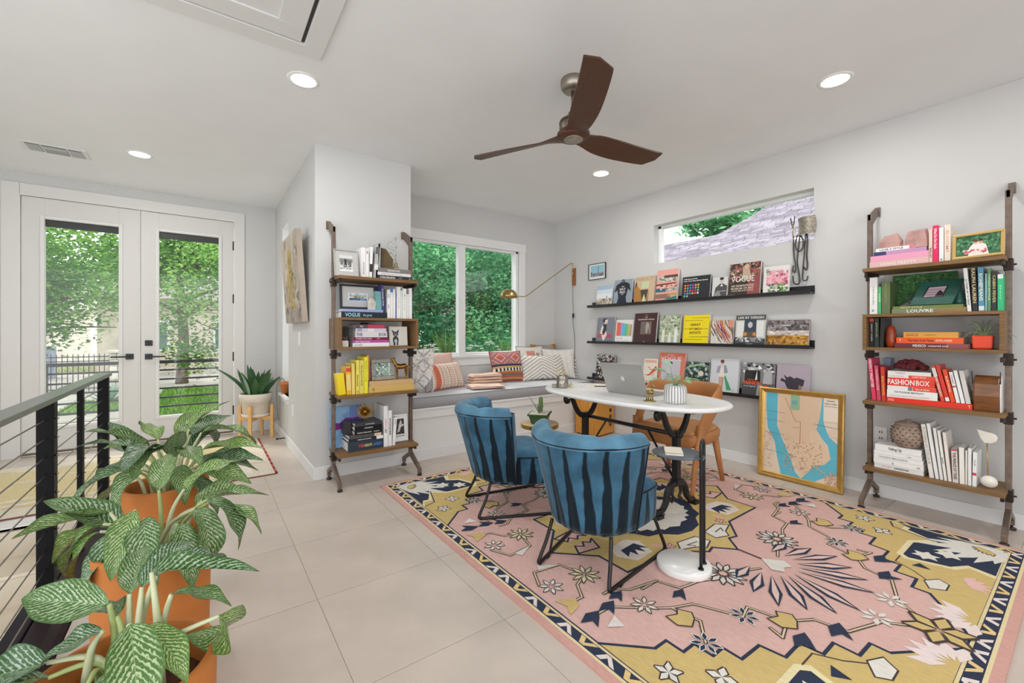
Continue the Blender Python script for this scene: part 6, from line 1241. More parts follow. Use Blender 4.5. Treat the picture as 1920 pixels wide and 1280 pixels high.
# ---------------------------------------------------------------- ornaments on the right bookcase
RO = hx('b08a84')
crystal('rose_quartz', 'smaller left rose quartz rock on the pink books', loc3(BR, .135, -.27, R1+.1325), [(-.06, -.014), (-.02, -.03), (.045, -.024), (.058, .006), (.02, .03), (-.045, .022)], .095, RO, m_stone, seed=3, top=.6)
crystal('rose_quartz', 'larger right rose quartz rock on the pink books', loc3(BR, .263, -.27, R1+.1115), [(-.055, -.02), (.0, -.032), (.05, -.022), (.056, .012), (.01, .03), (-.05, .02)], .125, RO, m_stone, seed=9, top=.82)
def a_wed(a): a.r(0, 0, 1, 1, '3c6a4c').sp(140, 0, .15, 1, 1, .05, ['2c5a3c', '4a8058', '6a9a70', '234a34', '5c8a64'], 2).p([(.28, .0), (.75, .0), (.68, .5), (.52, .66), (.4, .62), (.3, .4)], 'e0d6d2').o(.45, .66, .05, .1, 'c8a08a').o(.56, .66, .05, .1, 'c09a84').o(.45, .73, .055, .07, '5a4030').o(.56, .74, .05, .06, '3a2c24').sp(30, .15, .08, .7, .32, .05, ['e6dcd8', 'b84a58', 'd8c8c4', 'c87880'], 5)
pic(leanpic(BR, .43, -.30, R1+.0005, 8) @ RY(-6), .215, .155, .016, 'c2a468', 'wide gold frame with a photo of a couple among greenery', 'photo frame', a_wed, fmat=mat('pale_gold', .35, metal=.5))
gp = thing('grass_canvas', 'green grass canvas standing at the back of the second shelf', 'painting', leanpic(BR, .10, -.075, R2+.0005, 3)); b = MB('4a7a44'); b.box((0, 0, 0), (.32, .275, .016)); b.build('canvas', m_fab, gp)
b = MB(); Art(b, T(0, 0, .0161), .32, .275).r(0, 0, 1, 1, '3f6b3c').sp(400, 0, 0, 1, 1, .03, ['2f5a30', '4f8048', '386a38', '5a8c50', '2a4a2c'], 8).p([(.1, .2), (.3, .34), (.55, .5), (.7, .48), (.6, .36), (.35, .2), (.12, .08)], 'a9a39a').p([(.5, .5), (.62, .56), (.7, .5), (.6, .44)], '8aa0b8'); b.build('painting', m_paper, gp)
gfm = leanpic(BR, .225, -.27, R2+.0485, 24); gf = thing('green_tilted_frame', 'dark green glazed photo frame lying tilted on the books', 'photo frame', gfm)
b = MB(hx('245248')); b.prism([(0, 0), (.2, .0), (.245, .175), (.045, .165)], 0, .014); b.build('frame', mat('glazed_green', .2, spec=.6, var=.15, vs=8), gf, bevel=.004)
b = MB(); F = T(0, 0, .0141); b.ink(F, [(.058, .048), (.155, .05), (.178, .132), (.084, .128)], '1a1c1c', 1); b.ink(F, [(.066, .054), (.150, .056), (.170, .126), (.089, .122)], 'b09aa4', 2)
for k in range(3): b.ink(F, [(.070+.006*k, .066+.018*k), (.152+.006*k, .068+.018*k), (.153+.006*k, .071+.018*k), (.071+.006*k, .069+.018*k)], '3a3038', 3)
b.ink(F, [(.118, .056), (.150, .057), (.156, .08), (.14, .1), (.128, .08)], '2a2224', 4); b.build('photo', m_gloss, gf)
b = MB(hx('1c1a1a')); b.tube(spl([(.02, .0, .0), (-.005, .03, .02), (.02, .07, .01), (.035, .09, -.03)], 5), .004, 6); b.build('easel_leg', m_black, gf)
gi = thing('glass_insulator', 'teal glass insulator beside the tilted green frame', 'ornament', loc3(BR, .448, -.22, R2+.0485)); b = MB(hx('3f7a74')); b.lathe([(.024, 0), (.03, .008), (.03, .035), (.024, .042), (.026, .05), (.022, .056), (.024, .064), (.019, .07), (.019, .085), (.012, .094), (0, .096)], 24); b.build('glass', mat('teal_glass', .08, trans=.55), gi)
eg = tag(MB(hx('9a3c1c')).lathe([(.012, 0), (.024, .01), (.0285, .04), (.029, .08), (.026, .115), (.017, .14), (.006, .149), (0, .15)], 24).build('stone_egg', mat('polished_jasper', .22, var=.25, vs=14)), 'polished red-brown stone egg in the box shelf', 'ornament'); eg.matrix_world = loc3(BR, .133, -.27, R3)
op = thing('orange_planter', 'orange cube planter with a spidery air plant', 'potted plant', loc3(BR, .553, -.27, R3)); b = MB(hx('e8451a', 1.1)); lv = [(0, .034), (.01, .04), (.075, .043), (.082, .04)]; vs = []
for z, a in lv: vs += [(-a, -a, z), (a, -a, z), (a, a, z), (-a, a, z)]
b.add(vs, [(i*4+k, i*4+(k+1) % 4, (i+1)*4+(k+1) % 4, (i+1)*4+k) for i in range(3) for k in range(4)]+[(3, 2, 1, 0), (12, 13, 14, 15)], None, False); b.build('pot', m_cer, op, bevel=.005)
for k, (a, e_, L_, dr) in enumerate(((170, 35, .14, .06), (150, 60, .12, .02), (10, 40, .15, .05), (40, 65, .12, .01), (200, 10, .13, .08), (-10, 10, .14, .07), (100, 70, .1, .0), (-60, 45, .11, .04), (20, 15, .16, .05), (-120, 30, .1, .06), (185, 55, .13, .03))):
    dx, dy = math.cos(R(a)), math.sin(R(a))*.6; b = MB(hx('7d8c66')); b.tube(spl([(0, 0, .08), (dx*L_*.4*math.cos(R(e_)), dy*L_*.4, .08+L_*.6*math.sin(R(e_))+.01), (dx*L_*.9*max(.3, math.cos(R(e_))), dy*L_*.8, .08+L_*math.sin(R(e_))-dr)], 5), [.005-.0042*i/10 for i in range(11)], 6); b.build('leaf', m_leafg, op)
bx_ = tag(MB('8f9bb0').box((-.02, 0, 0), (.02, .1, .285)).build('slipcase', m_paper, bevel=.001), 'blue-grey slipcase standing behind the pink books', 'book'); bx_.matrix_world = loc3(BR, .075, -.11, R4)
co = thing('maroon_coral', 'maroon knobbly coral ornament on the white and red stack', 'ornament', loc3(BR, .222, -.24, R4+.2105)); b = MB(hx('5c1c24')); g_ = random.Random(5)
for i in range(60):
    a = g_.uniform(0, 6.3); r_ = math.sqrt(g_.random()); x = .075*r_*math.cos(a); y = .04*r_*math.sin(a); b.ball((x, y, .024+.04*(1-r_*r_)), (g_.uniform(.016, .025), .018, g_.uniform(.014, .022)), None, 8, 6)
b.build('coral', mat('coral', .8, bump=.8, bs=120, dist=.003), co)
wr = thing('wooden_roll_bookend', 'curved varnished wood bookend with a clear stand on the red shelf', 'bookend', loc3(BR, .565, -.22, R4)); b = MB(hx('7a4c26', 1.1)); sec = [(-.075, 0), (.06, 0), (.062, .02), (.05, .03), (.056, .05), (.055, .09), (.06, .12), (.05, .15), (.03, .19), (-.01, .21), (-.05, .2), (-.075, .16), (-.085, .09)]
b.prism(sec, -.05, .055, M=Matrix(((0, 0, 1, 0), (1, 0, 0, 0), (0, 1, 0, 0), (0, 0, 0, 1)))); b.build('wood', mat('varnished_wood', .25, var=.25, vs=7, stretch=(2, 8, 8)), wr, bevel=.006)
b = MB('d9d5cf'); b.prism([(x*1.0, z) for x, z in sec], .056, .062, M=Matrix(((0, 0, 1, 0), (1, 0, 0, 0), (0, 1, 0, 0), (0, 0, 0, 1)))); b.build('end_plate', m_plastic, wr)
b = MB(hx('3a3a3a')); b.tube([(-.052, -.07, .16), (-.056, -.075, .235)], .002, 5); b.tube([(.058, -.07, .16), (.058, -.075, .235)], .002, 5); b.build('pin', m_steel, wr)
# seeded basket with lid
bk = thing('woven_basket', 'round speckled woven basket with a lid on the white books', 'basket', loc3(BR, .212, -.235, R5+.1615)); b = MB(hx('9a8678')); b.lathe([(0, 0), (.05, 0), (.068, .02), (.084, .055), (.088, .085), (.08, .12), (.066, .145)], 40); b.build('body', mat('woven_fibre', .85, var=.25, vs=50, bump=.9, bs=110, dist=.004), bk)
b = MB(hx('8f7c70')); b.lathe([(.068, .145), (.066, .156), (.04, .168), (.016, .172), (.016, .182), (0, .184)], 32); b.build('lid', MATS['woven_fibre'], bk)
b = MB(hx('4a3c38')); 
for r_ in range(6):
    for k in range(17):
        a = 2*math.pi*(k+.5*(r_ % 2))/17; z = .025+r_*.02; q = .0695+.02*math.sin(math.pi*(z-.0)/.165) if z < .2 else .07; b.ball((q*math.cos(a), q*math.sin(a), z), (.006, .006, .003), None, 6, 4)
dk = b.build('seed_dots', m_stone, bk); dk['kind'] = 'stuff'
al = thing('alabaster_sculpture', 'white alabaster stone sculpture with a brass rod', 'ornament', loc3(BR, .575, -.26, R5)); ALA = hx('dedad0')
b = MB(ALA); b.ball((0, 0, .036), (.036, .03, .036), None, 18, 12); b.build('base_stone', m_cer, al)
b = MB(hx('b89a5c')); b.tube([(-.004, 0, .06), (-.008, 0, .27)], .003, 8); b.build('rod', m_brass, al)
b = MB(ALA); b.prism([(-.052, .345), (-.02, .335), (.01, .33), (.03, .318), (.036, .3), (.03, .278), (.01, .265), (-.02, .262), (-.036, .29)], -.015, .015, M=Matrix(((1, 0, 0, 0), (0, 0, -1, 0), (0, 1, 0, 0), (0, 0, 0, 1)))); b.build('top_stone', m_cer, al, bevel=.008, seg=3)
ot = thing('wall_outlet', 'white double wall outlet behind the right bookcase', 'outlet', loc3(T(XR, .943, .452) @ RZ(-90), 0, 0, 0)); b = MB('e6e6e4'); b.box((-.036, -.006, -.058), (.036, -.0003, .058)); b.build('plate', m_plastic, ot, bevel=.003)
for z in (-.022, .022): b = MB('5a5a5a'); b.box((-.01, -.0075, z-.008), (-.004, -.006, z+.008)); b.box((.004, -.0075, z-.008), (.01, -.006, z+.008)); b.build('socket', m_plastic, ot)
# ---------------------------------------------------------------- fork and hook wall hanging right of the high window
wh = thing('fork_wall_hanging', 'wall hanging of bent cutlery with a hammered plate by the high window', 'wall art', T(XR, 1.46, 1.60) @ RZ(-90))
b = MB(hx('8b8578')); b.surf(lambda u, v: (-.015+.125*u+.01*math.sin(v*3), -.02-.035*math.sin(math.pi*u)-.01, .405+.145*v+.01*u), 10, 8); b.surf(lambda u, v: (-.015+.125*(1-u)+.01*math.sin(v*3), -.017-.035*math.sin(math.pi*(1-u))-.01, .405+.145*v+.01*(1-u)), 10, 8); b.build('hammered_plate', mat('hammered_plate', .4, metal=.8, var=.4, vs=60, bump=1, bs=140), wh)
for nm, pts, r_ in (('fork', [(-.07, -.02, .57), (-.055, -.025, .5), (-.045, -.025, .46), (-.048, -.02, .36), (-.045, -.02, .26), (-.03, -.025, .16), (-.038, -.02, .11), (-.052, -.025, .13), (-.045, -.03, .17)], .005), ('fork_prong', [(-.04, -.02, .585), (-.044, -.025, .5), (-.045, -.025, .46)], .004), ('hook_rod', [(-.02, -.02, .42), (-.03, -.03, .34), (-.01, -.035, .28), (.02, -.03, .3), (.025, -.02, .36), (.005, -.02, .41)], .006),
        ('hook_rod', [(.0, -.02, .42), (-.012, -.02, .3), (-.02, -.02, .2), (.0, -.025, .05), (-.01, -.03, .01), (-.04, -.03, .02), (-.05, -.03, .08)], .0055), ('hook_rod', [(.04, -.02, .42), (.035, -.02, .3), (.02, -.02, .1), (.025, -.03, .04), (.05, -.03, .035), (.06, -.03, .07)], .005), ('spoon_rod', [(.05, -.02, .42), (.055, -.022, .34), (.05, -.022, .24), (.055, -.022, .15), (.045, -.03, .12), (.03, -.03, .15)], .006)):
    b = MB(hx('4c4a46')); b.tube(spl(pts, 5), r_, 7); b.build(nm, mat('dark_steel', .35, metal=.8), wh)
b = MB(hx('b0aca4')); b.tube(spl([(-.045, -.024, .52), (-.046, -.026, .45), (-.046, -.022, .4)], 4), [.006, .008, .01, .012, .012, .011, .009, .006, .004], 8, flat=.4); b.build('fork_neck', m_steel, wh)
# ---------------------------------------------------------------- cable railing beside the stair
rl = thing('cable_railing', 'black steel cable railing with a flat grey-green top rail', 'railing', loc=(-.53, 0, 0))
m_rail = mat('painted_steel', .5, spec=.12); KB = hx('0c0b0d')
b = MB(hx('6d726c')); b.box((-.034, -.6, .912), (.034, 3.93, .935)); b.build('top_rail', mat('rail_cap', .3, metal=.4), rl, bevel=.003)  # grey-green reflection painted into the rail's base colour
for y, wx, wy in ((3.87, .026, .03), (3.215, .011, .026), (2.60, .026, .03), (1.95, .011, .026), (1.3, .026, .03), (.2, .026, .03)):
    b = MB(KB); b.box((-wx, y-wy, .03), (wx, y+wy, .912)); b.build('post', m_rail, rl, bevel=.002)
for k in range(10):
    z = .838-.078*k; b = MB(hx('a39c92', 1)); b.tube([(0, -.6, z), (0, 3.87, z)], .0028, 6); c_ = b.build('cable', m_steel, rl)
    for y in (3.87, 3.215, 2.60): b = MB(hx('b5b0a8', 1)); b.tube([(.026 if y != 3.215 else .011, y, z), (.036 if y != 3.215 else .02, y, z)], .004, 8); b.build('cable_fitting', m_steel, c_)
b = MB(hx('231d24')); b.box((-.095, -.6, -.1), (-.03, 3.95, .03)); b.build('base_channel', m_rail, rl, bevel=.006)
b = MB(hx('2a1f22')); b.prism([(-.024, -.1), (.088, -.1), (.088, .006), (.07, .022), (.04, .034), (-.024, .034)], -3.95, .6, M=Matrix(((1, 0, 0, 0), (0, 0, -1, 0), (0, 1, 0, 0), (0, 0, 0, 1)))); b.build('base_rail', m_rail, rl, bevel=.004)
# ---------------------------------------------------------------- terracotta planters with variegated aglaonema
def agla():
    m = bpy.data.materials.new('aglaonema_leaf'); m.use_nodes = True; N = m.node_tree.nodes; L = m.node_tree.links; p = N['Principled BSDF']
    def mth(op, a_, b_=None, c_=None):
        q = N.new('ShaderNodeMath'); q.operation = op
        for i, v in enumerate((a_, b_, c_)):
            if v is None: continue
            if isinstance(v, (int, float)): q.inputs[i].default_value = v
            else: L.new(v, q.inputs[i])
        return q.outputs[0]
    uv = N.new('ShaderNodeAttribute'); uv.attribute_name = 'luv'; s = N.new('ShaderNodeSeparateXYZ'); L.new(uv.outputs['Vector'], s.inputs[0])
    oi = N.new('ShaderNodeObjectInfo'); cmb = N.new('ShaderNodeCombineXYZ'); L.new(mth('MULTIPLY', s.outputs[0], 9), cmb.inputs[0]); L.new(mth('MULTIPLY', s.outputs[1], 6), cmb.inputs[1]); L.new(mth('MULTIPLY', oi.outputs['Random'], 40), cmb.inputs[2])
    n = N.new('ShaderNodeTexNoise'); n.inputs['Scale'].default_value = 2.6; n.inputs['Detail'].default_value = 6; L.new(cmb.outputs[0], n.inputs['Vector'])
    a = mth('ABSOLUTE', mth('MULTIPLY_ADD', s.outputs[1], 2, -1))
    t_ = mth('ADD', mth('MULTIPLY_ADD', s.outputs[0], 15.0, mth('MULTIPLY', a, -4.2)), mth('MULTIPLY', n.outputs[0], 1.5))
    w_ = mth('SINE', mth('MULTIPLY', t_, 6.2832)); edge = mth('MULTIPLY', mth('SUBTRACT', 1.0, mth('POWER', a, 5)), mth('SUBTRACT', 1.0, mth('POWER', s.outputs[0], 8)))
    k = N.new('ShaderNodeMapRange'); k.inputs[1].default_value = .0; k.inputs[2].default_value = .9; L.new(mth('MULTIPLY', mth('ADD', w_, mth('MULTIPLY_ADD', n.outputs[0], 3.6, -1.75)), edge), k.inputs[0])
    mx = N.new('ShaderNodeMix'); mx.data_type = 'RGBA'; L.new(k.outputs[0], mx.inputs['Factor'])
    gr = N.new('ShaderNodeMix'); gr.data_type = 'RGBA'; L.new(oi.outputs['Random'], gr.inputs['Factor']); gr.inputs['A'].default_value = (*hx('2c5428', 1), 1); gr.inputs['B'].default_value = (*hx('527a2c', 1), 1)
    sv = N.new('ShaderNodeMix'); sv.data_type = 'RGBA'; L.new(oi.outputs['Random'], sv.inputs['Factor']); sv.inputs['A'].default_value = (*hx('a3b3a0', 1), 1); sv.inputs['B'].default_value = (*hx('bccb8e', 1), 1)
    L.new(gr.outputs['Result'], mx.inputs['A']); L.new(sv.outputs['Result'], mx.inputs['B'])
    rib = N.new('ShaderNodeMapRange'); rib.inputs[1].default_value = .03; rib.inputs[2].default_value = .0; L.new(a, rib.inputs[0]); m2 = N.new('ShaderNodeMix'); m2.data_type = 'RGBA'; L.new(rib.outputs[0], m2.inputs['Factor']); L.new(mx.outputs['Result'], m2.inputs['A']); m2.inputs['B'].default_value = (*hx('8fa86e', 1), 1)
    L.new(m2.outputs['Result'], p.inputs['Base Color']); p.inputs['Roughness'].default_value = .38; p.inputs['Specular IOR Level'].default_value = .45
    return m
m_agl = agla(); m_stalk = mat('pale_stalk', .5, var=.1, vs=20)
LV = []
def agl_mesh(bend, fold, wav, twist):
    m = MB('4a7a3c'); 
    def fn(u, v):
        x = (v-.5)*2; wd = .42*math.sin(math.pi*min(1, u)**.78)**.85*(1-.18*u) if 0 < u < 1 else 0
        a = bend*u*1.0; cx_ = (math.sin(a)/bend if abs(bend) > 1e-3 else u); cz = -(1-math.cos(a))/bend if abs(bend) > 1e-3 else 0
        y = x*wd*.5; off = abs(x)*wd*fold+wav*math.sin(u*11+x*1.5)*abs(x)*wd; tw = twist*u; y2 = y*math.cos(tw)-off*math.sin(tw); o2 = off*math.cos(tw)+y*math.sin(tw)
        return (cx_+o2*math.sin(a), y2, cz+o2*math.cos(a))
    m.surf(fn, 20, 8, uv=True); o = m.build('leaf', m_agl); me = o.data; bpy.data.objects.remove(o); return me
for q in ((.5, .22, .10, 0), (.9, .18, .12, .2), (1.4, .2, .1, -.2), (1.9, .25, .12, .3), (.2, .3, .06, -.1), (1.1, .12, .14, .5)): LV.append(agl_mesh(*q))
CR = -35.88
def planter(label, y, leaves, seed, n_extra, hmin=.16, hmax=.34, rot=0):
    B = thing('terracotta_planter', label, 'potted plant', loc=(-.12, y, 0), group='row of tall terracotta planters'); g_ = random.Random(seed)
    b = MB(hx('bf7434', 1.12)); b.lathe([(0, 0), (.128, 0), (.133, .006), (.146, .555), (.145, .566), (.139, .57), (.133, .566), (.131, .545), (.128, .49)], 56, cap=False); b.build('pot', m_terra, B)
    b = MB('4c2c1c'); b.lathe([(0, .50), (.128, .495)], 40, cap=False); b.build('soil', mat('soil', .95, var=.4, vs=40, bump=1, bs=60), B)
    L2_ = list(leaves)
    for i in range(n_extra): L2_.append((g_.uniform(0, 360), g_.uniform(.05, .15), g_.uniform(hmin, hmax), g_.uniform(.2, .27), g_.uniform(15, 60), g_.randint(0, 5), g_.uniform(-25, 25)))
    for az, rad, hgt, L_, el, vi, roll in L2_:
        a = R(az+CR); d = Vector((math.cos(a), math.sin(a), 0)); base = d*g_.uniform(.01, .05)+Vector((g_.uniform(-.03, .03), g_.uniform(-.03, .03), .497)); tip = d*rad+Vector((0, 0, .497+hgt))
        b = MB(hx('b9bd98') if g_.random() < .7 else hx('9aa86c')); pts = spl([tuple(base), tuple(base*.6+tip*.4+Vector((0, 0, .05))), tuple(tip)], 5); b.tube(pts, [.0085-.0045*i/10 for i in range(11)], 6, flat=.8); s_ = b.build('stalk', m_stalk, B)
        o = bpy.data.objects.new('leaf', LV[vi]); COL.objects.link(o); o.parent = s_; o.matrix_local = T(*tip) @ Matrix.Rotation(a, 4, 'Z') @ RX(roll) @ RY(-el) @ Matrix.Scale(L_, 4)
    return B
# azimuth: 0 = right of the picture, 90 = away, 180 = left, 270 = towards the viewer
planter('tall terracotta planter farthest from the viewer, its leaves near the runner rug', 2.32, [(12, .13, .2, .25, 12, 0, 10), (2, .15, .15, .24, 6, 0, -15), (24, .12, .27, .25, 18, 2, 0), (60, .08, .28, .2, 45, 0, 0), (75, .1, .25, .2, 30, 0, 20), (110, .1, .24, .2, 40, 0, 20), (172, .1, .2, .22, 15, 0, -20), (182, .12, .15, .22, 6, 1, -20), (150, .09, .24, .2, 45, 5, 0), (352, .15, .13, .24, 0, 0, 20), (340, .15, .1, .2, -10, 2, 10), (320, .13, .16, .2, 0, 2, 0), (230, .12, .15, .2, 10, 2, 0), (270, .12, .16, .2, 0, 3, 0), (205, .1, .22, .2, 35, 1, 0), (330, .1, .22, .2, 15, 1, 0), (290, .1, .24, .22, 10, 1, 0), (250, .08, .25, .22, 40, 0, 0), (190, .14, .1, .2, -20, 2, 0), (30, .1, .14, .2, 20, 0, 0)], 3, 8, .12, .25)
planter('middle terracotta planter of the row, partly hidden by leaves', 1.70, [(188, .12, .16, .25, -8, 4, 20), (178, .13, .13, .22, -12, 1, 10), (205, .12, .14, .19, -25, 2, 0), (220, .12, .13, .17, -35, 2, 0), (15, .15, .17, .2, -10, 1, -20), (2, .16, .19, .2, -20, 2, 0), (345, .16, .18, .2, -30, 3, 0), (330, .15, .15, .19, -35, 1, 0), (60, .08, .2, .19, 40, 1, 0), (120, .07, .2, .18, 40, 0, 0), (262, .1, .15, .19, -45, 3, 0), (245, .1, .1, .15, -30, 2, 0), (300, .12, .18, .2, -25, 1, 20), (285, .1, .2, .18, -40, 0, 0), (40, .12, .16, .2, 5, 0, 0)], 8, 2, .1, .18)
planter('nearest terracotta planter in the bottom left corner', 1.08, [(175, .03, .19, .185, 6, 4, -50), (4, .05, .25, .2, 4, 4, -35), (0, .09, .21, .12, 4, 0, -10), (318, .08, .19, .19, -28, 1, 0), (295, .06, .11, .17, -38, 1, 0), (205, .03, .15, .12, -6, 1, -20), (240, .08, .08, .14, -45, 2, 0), (262, .06, .09, .14, -50, 1, 0), (192, .12, .10, .19, -8, 0, -30), (198, .11, .08, .17, -6, 0, 20), (212, .13, .05, .15, -22, 0, 0), (0, .18, .17, .2, -82, 3, 40), (90, .04, .2, .15, 35, 1, 0), (120, .04, .19, .14, 30, 0, 0), (60, .05, .22, .15, 25, 2, 0), (150, .03, .16, .12, 20, 5, 0), (340, .06, .16, .14, -5, 1, 0)], 5, 0)
# ---------------------------------------------------------------- snake plant on a wooden stand by the doors
sn = thing('snake_plant', 'dark green snake plant in a pale clay pot', 'potted plant', loc=(.5, 5.66, .255))
b = MB(hx('cfc6b8')); b.lathe([(0, .022), (.12, .022), (.128, .03), (.148, .17), (.162, .172), (.168, .255), (.162, .262), (.155, .256), (.152, .22)], 40, cap=False); b.build('pot', m_terra, sn)
b = MB(hx('d6cfc4')); b.lathe([(0, 0), (.13, 0), (.142, .012), (.146, .03), (.138, .032), (.12, .02)], 36, cap=False); b.build('saucer', m_terra, sn)
b = MB('3a2c20'); b.lathe([(0, .238), (.153, .235)], 30, cap=False); b.build('soil', MATS['soil'], sn)
g_ = random.Random(12)
for k in range(24):
    a = R(k*137.5); r_ = .02+.09*math.sqrt(k/24); L_ = g_.uniform(.24, .40)*(1-.3*r_/.12) if k < 21 else .36; out = r_*.9+g_.uniform(.0, .08)+(.22 if k >= 21 else 0); w_ = g_.uniform(.058, .078); tw = g_.uniform(-.6, .6); m = MB(hx(g_.choice(['2f5230', '3c6038', '284a30', '7f9a80' if k % 5 == 0 else '355a34'])))
    def fn(u, v, a=a, r_=r_, L_=L_, out=out, w_=w_, tw=tw, k=k):
        x = (v-.5)*2; wd = w_*(min(1, .55+u*1.6) if u < .5 else 1)*(1-max(0, (u-.45)/.55)**2.0)*.5+.0006; c = Vector((math.cos(a), math.sin(a), 0)); t_ = Vector((-math.sin(a+tw), math.cos(a+tw), 0)); q = c*(r_+out*u**1.7)+Vector((0, 0, .235+L_*u*(1-.25*out*u)))
        return tuple(q+t_*x*wd+c*(abs(x)**2*wd*.35))
    m.surf(fn, 12, 4); m.build('leaf', m_leafg, sn)
ps = thing('plant_stand', 'light wood plant stand with four tapered legs by the doors', 'plant stand', loc=(.5, 5.66, 0), rz=20); PW = hx('d2a668')
for k in range(4):
    a = R(45+90*k); x, y = .165*math.cos(a), .165*math.sin(a); b = MB(PW); b.T = T(x, y, 0) @ RZ(45+90*k); b.box((-.014, -.017, 0), (.02, .017, .385)); b.build('leg', m_woodz, ps, bevel=.004)
b = MB(PW)
for q in (45, 135): b.T = RZ(q); b.box((-.155, -.012, .21), (.155, .012, .254))
b.build('cross_brace', m_woodx, ps, bevel=.003)
tp = thing('sill_pot', 'small terracotta pot with a trailing stem on the narrow window sill', 'potted plant', loc=(.765, 5.40, NZ0)); b = MB(hx('c07038')); b.lathe([(0, 0), (.038, 0), (.052, .1), (.06, .1), (.062, .13), (.054, .13), (.05, .1)], 24, cap=False); b.build('pot', m_terra, tp)
b = MB('4a3628'); b.lathe([(0, .11), (.052, .11)], 18, cap=False); b.build('soil', MATS['soil'], tp)
b = MB(hx('5c6a4c')); b.tube(spl([(0, 0, .11), (-.03, .02, .17), (-.075, .03, .12), (-.085, .03, 0), (-.08, .02, -.18), (-.07, .0, -.3)], 6), [.004]*24+[.006]*6+[.001], 6); b.build('trailing_stem', m_leafg, tp)
ds = thing('door_stop', 'black door stop on the entry baseboard', 'door stop', loc=(XC-.014, 5.2, .06)); b = MB(hx('161616')); b.tube([(0, 0, 0), (-.07, 0, 0)], .006, 8); b.lathe([(.016, -.003), (.016, .003)], 12); b.T = RY(90); b.build('rod', m_black, ds); b = MB(hx('161616')); b.T = RY(90); b.lathe([(0, -.086), (.011, -.086), (.011, -.068), (0, -.068)], 12); b.build('bumper', m_plastic, ds)
for y, z, lb, w_, h_ in ((4.42, 1.15, 'white light switch on the entry side wall below the canvas', .036, .06), (4.78, .42, 'white outlet cover low on the entry side wall', .036, .058)):
    sw = thing('wall_plate', lb, 'switch' if z > 1 else 'outlet', loc=(XC, y, z)); b = MB('e4e3e1'); b.box((-.006, -w_, -h_), (-.0003, w_, h_)); b.build('plate', m_plastic, sw, bevel=.002); b = MB('ececea'); b.box((-.010, -.016, -.032), (-.006, .016, .032)); b.build('rocker' if z > 1 else 'night_light', m_plastic, sw, bevel=.002)
# canvas on the entry side wall
cn = thing('abstract_canvas', 'tall taupe canvas with a yellow abstract tree on the entry wall', 'painting', T(XC-.012, 4.80, 1.30) @ RZ(-90) @ RX(4.0) @ UP)
m_cv = mat('oil_canvas', .7, var=.12, vs=6, bump=.3, bs=150); b = MB(hx('a4988a')); b.box((0, 0, 0), (.84, .79, .045)); b.build('canvas', m_cv, cn)
b = MB(); ar = Art(b, T(0, 0, .0455), .84, .79, .00006); ar.r(0, 0, 1, 1, 'b0a596').sp(60, 0, .1, 1, 1, .14, ['b6ab9c', 'aca192', 'b9afa0', 'a89d8e'], 4).r(0, 0, 1, .14, '978b80').sp(30, 0, 0, 1, .2, .09, ['8c8078', 'a0958a', '948880'], 9)
for s_ in range(230):
    g_ = random.Random(s_); v = g_.random(); x = .5+g_.gauss(0, .13)*(1.1-v*.75); y = .14+.66*v; ar.b.ink(ar.F, [(x*.84+dx*.84, y*.79+dy*.79) for dx, dy in ((0, 0), (.012, .005), (.014, .05), (.0, .06))], g_.choice(['c4aa54', 'cdb45c', 'b89c48', 'd2bf7c', 'bcab7c', 'c0a868']), 20+s_*.08, .00006)
b.build('painting', m_cv, cn)
# ---------------------------------------------------------------- outdoors
def foliage():
    m = bpy.data.materials.new('foliage'); m.use_nodes = True; N = m.node_tree.nodes; L = m.node_tree.links; N.remove(N['Principled BSDF'])
    a = N.new('ShaderNodeAttribute'); a.attribute_name = 'Col'; d = N.new('ShaderNodeBsdfDiffuse'); t_ = N.new('ShaderNodeBsdfTranslucent'); x = N.new('ShaderNodeMixShader'); x.inputs[0].default_value = .45
    L.new(a.outputs['Color'], d.inputs[0]); L.new(a.outputs['Color'], t_.inputs[0]); L.new(d.outputs[0], x.inputs[1]); L.new(t_.outputs[0], x.inputs[2]); L.new(x.outputs[0], N['Material Output'].inputs[0]); return m
m_fol = foliage(); m_bark = mat('bark', .9, var=.3, vs=12, bump=.6, bs=20); m_ground = mat('ground', .95, var=.18, vs=2); GZ = -.62
def crown(n, c, rad, size, cols, seed, clumps=26, flat=.75):
    g_ = random.Random(seed); vs = []; fs = []; cl = []; cen = []
    for i in range(clumps):
        d = Vector((g_.gauss(0, 1), g_.gauss(0, 1), g_.gauss(0, 1))).normalized()*(g_.random()**.45); cen.append((Vector((d.x*rad[0], d.y*rad[1], d.z*rad[2])), g_.uniform(.3, .55)*min(rad), g_.choice(cols)))
    for i in range(n):
        q, r_, cc_ = cen[g_.randrange(clumps)]; d = Vector((g_.gauss(0, .5), g_.gauss(0, .5), g_.gauss(0, .5)*flat))*r_; p_ = Vector(c)+q+d
        a = Vector((g_.uniform(-1, 1), g_.uniform(-1, 1), g_.uniform(-.5, .5))).normalized(); b2 = a.cross(Vector((g_.uniform(-1, 1), g_.uniform(-1, 1), g_.uniform(-1, 1)))).normalized(); s_ = size*g_.uniform(.6, 1.3); k = len(vs)
        vs += [p_-a*s_, p_+b2*s_*.45, p_+a*s_, p_-b2*s_*.45]; fs.append((k, k+1, k+2, k+3)); f = g_.uniform(.75, 1.25); base = cc_ if g_.random() < .7 else g_.choice(cols); cl.append(tuple(min(.9, x*f) for x in hx(base)))
    m = MB(); m.v = [tuple(v) for v in vs]; m.f = fs; m.c = cl; m.m = [0]*len(fs); m.sm = [False]*len(fs); return m
GA = ['628e44', '749e4e', '517c3e', '88ae5e', '456e36']; GB = ['5c9a6c', '70ac7c', '4a8460', '88be8c', '3e7656']
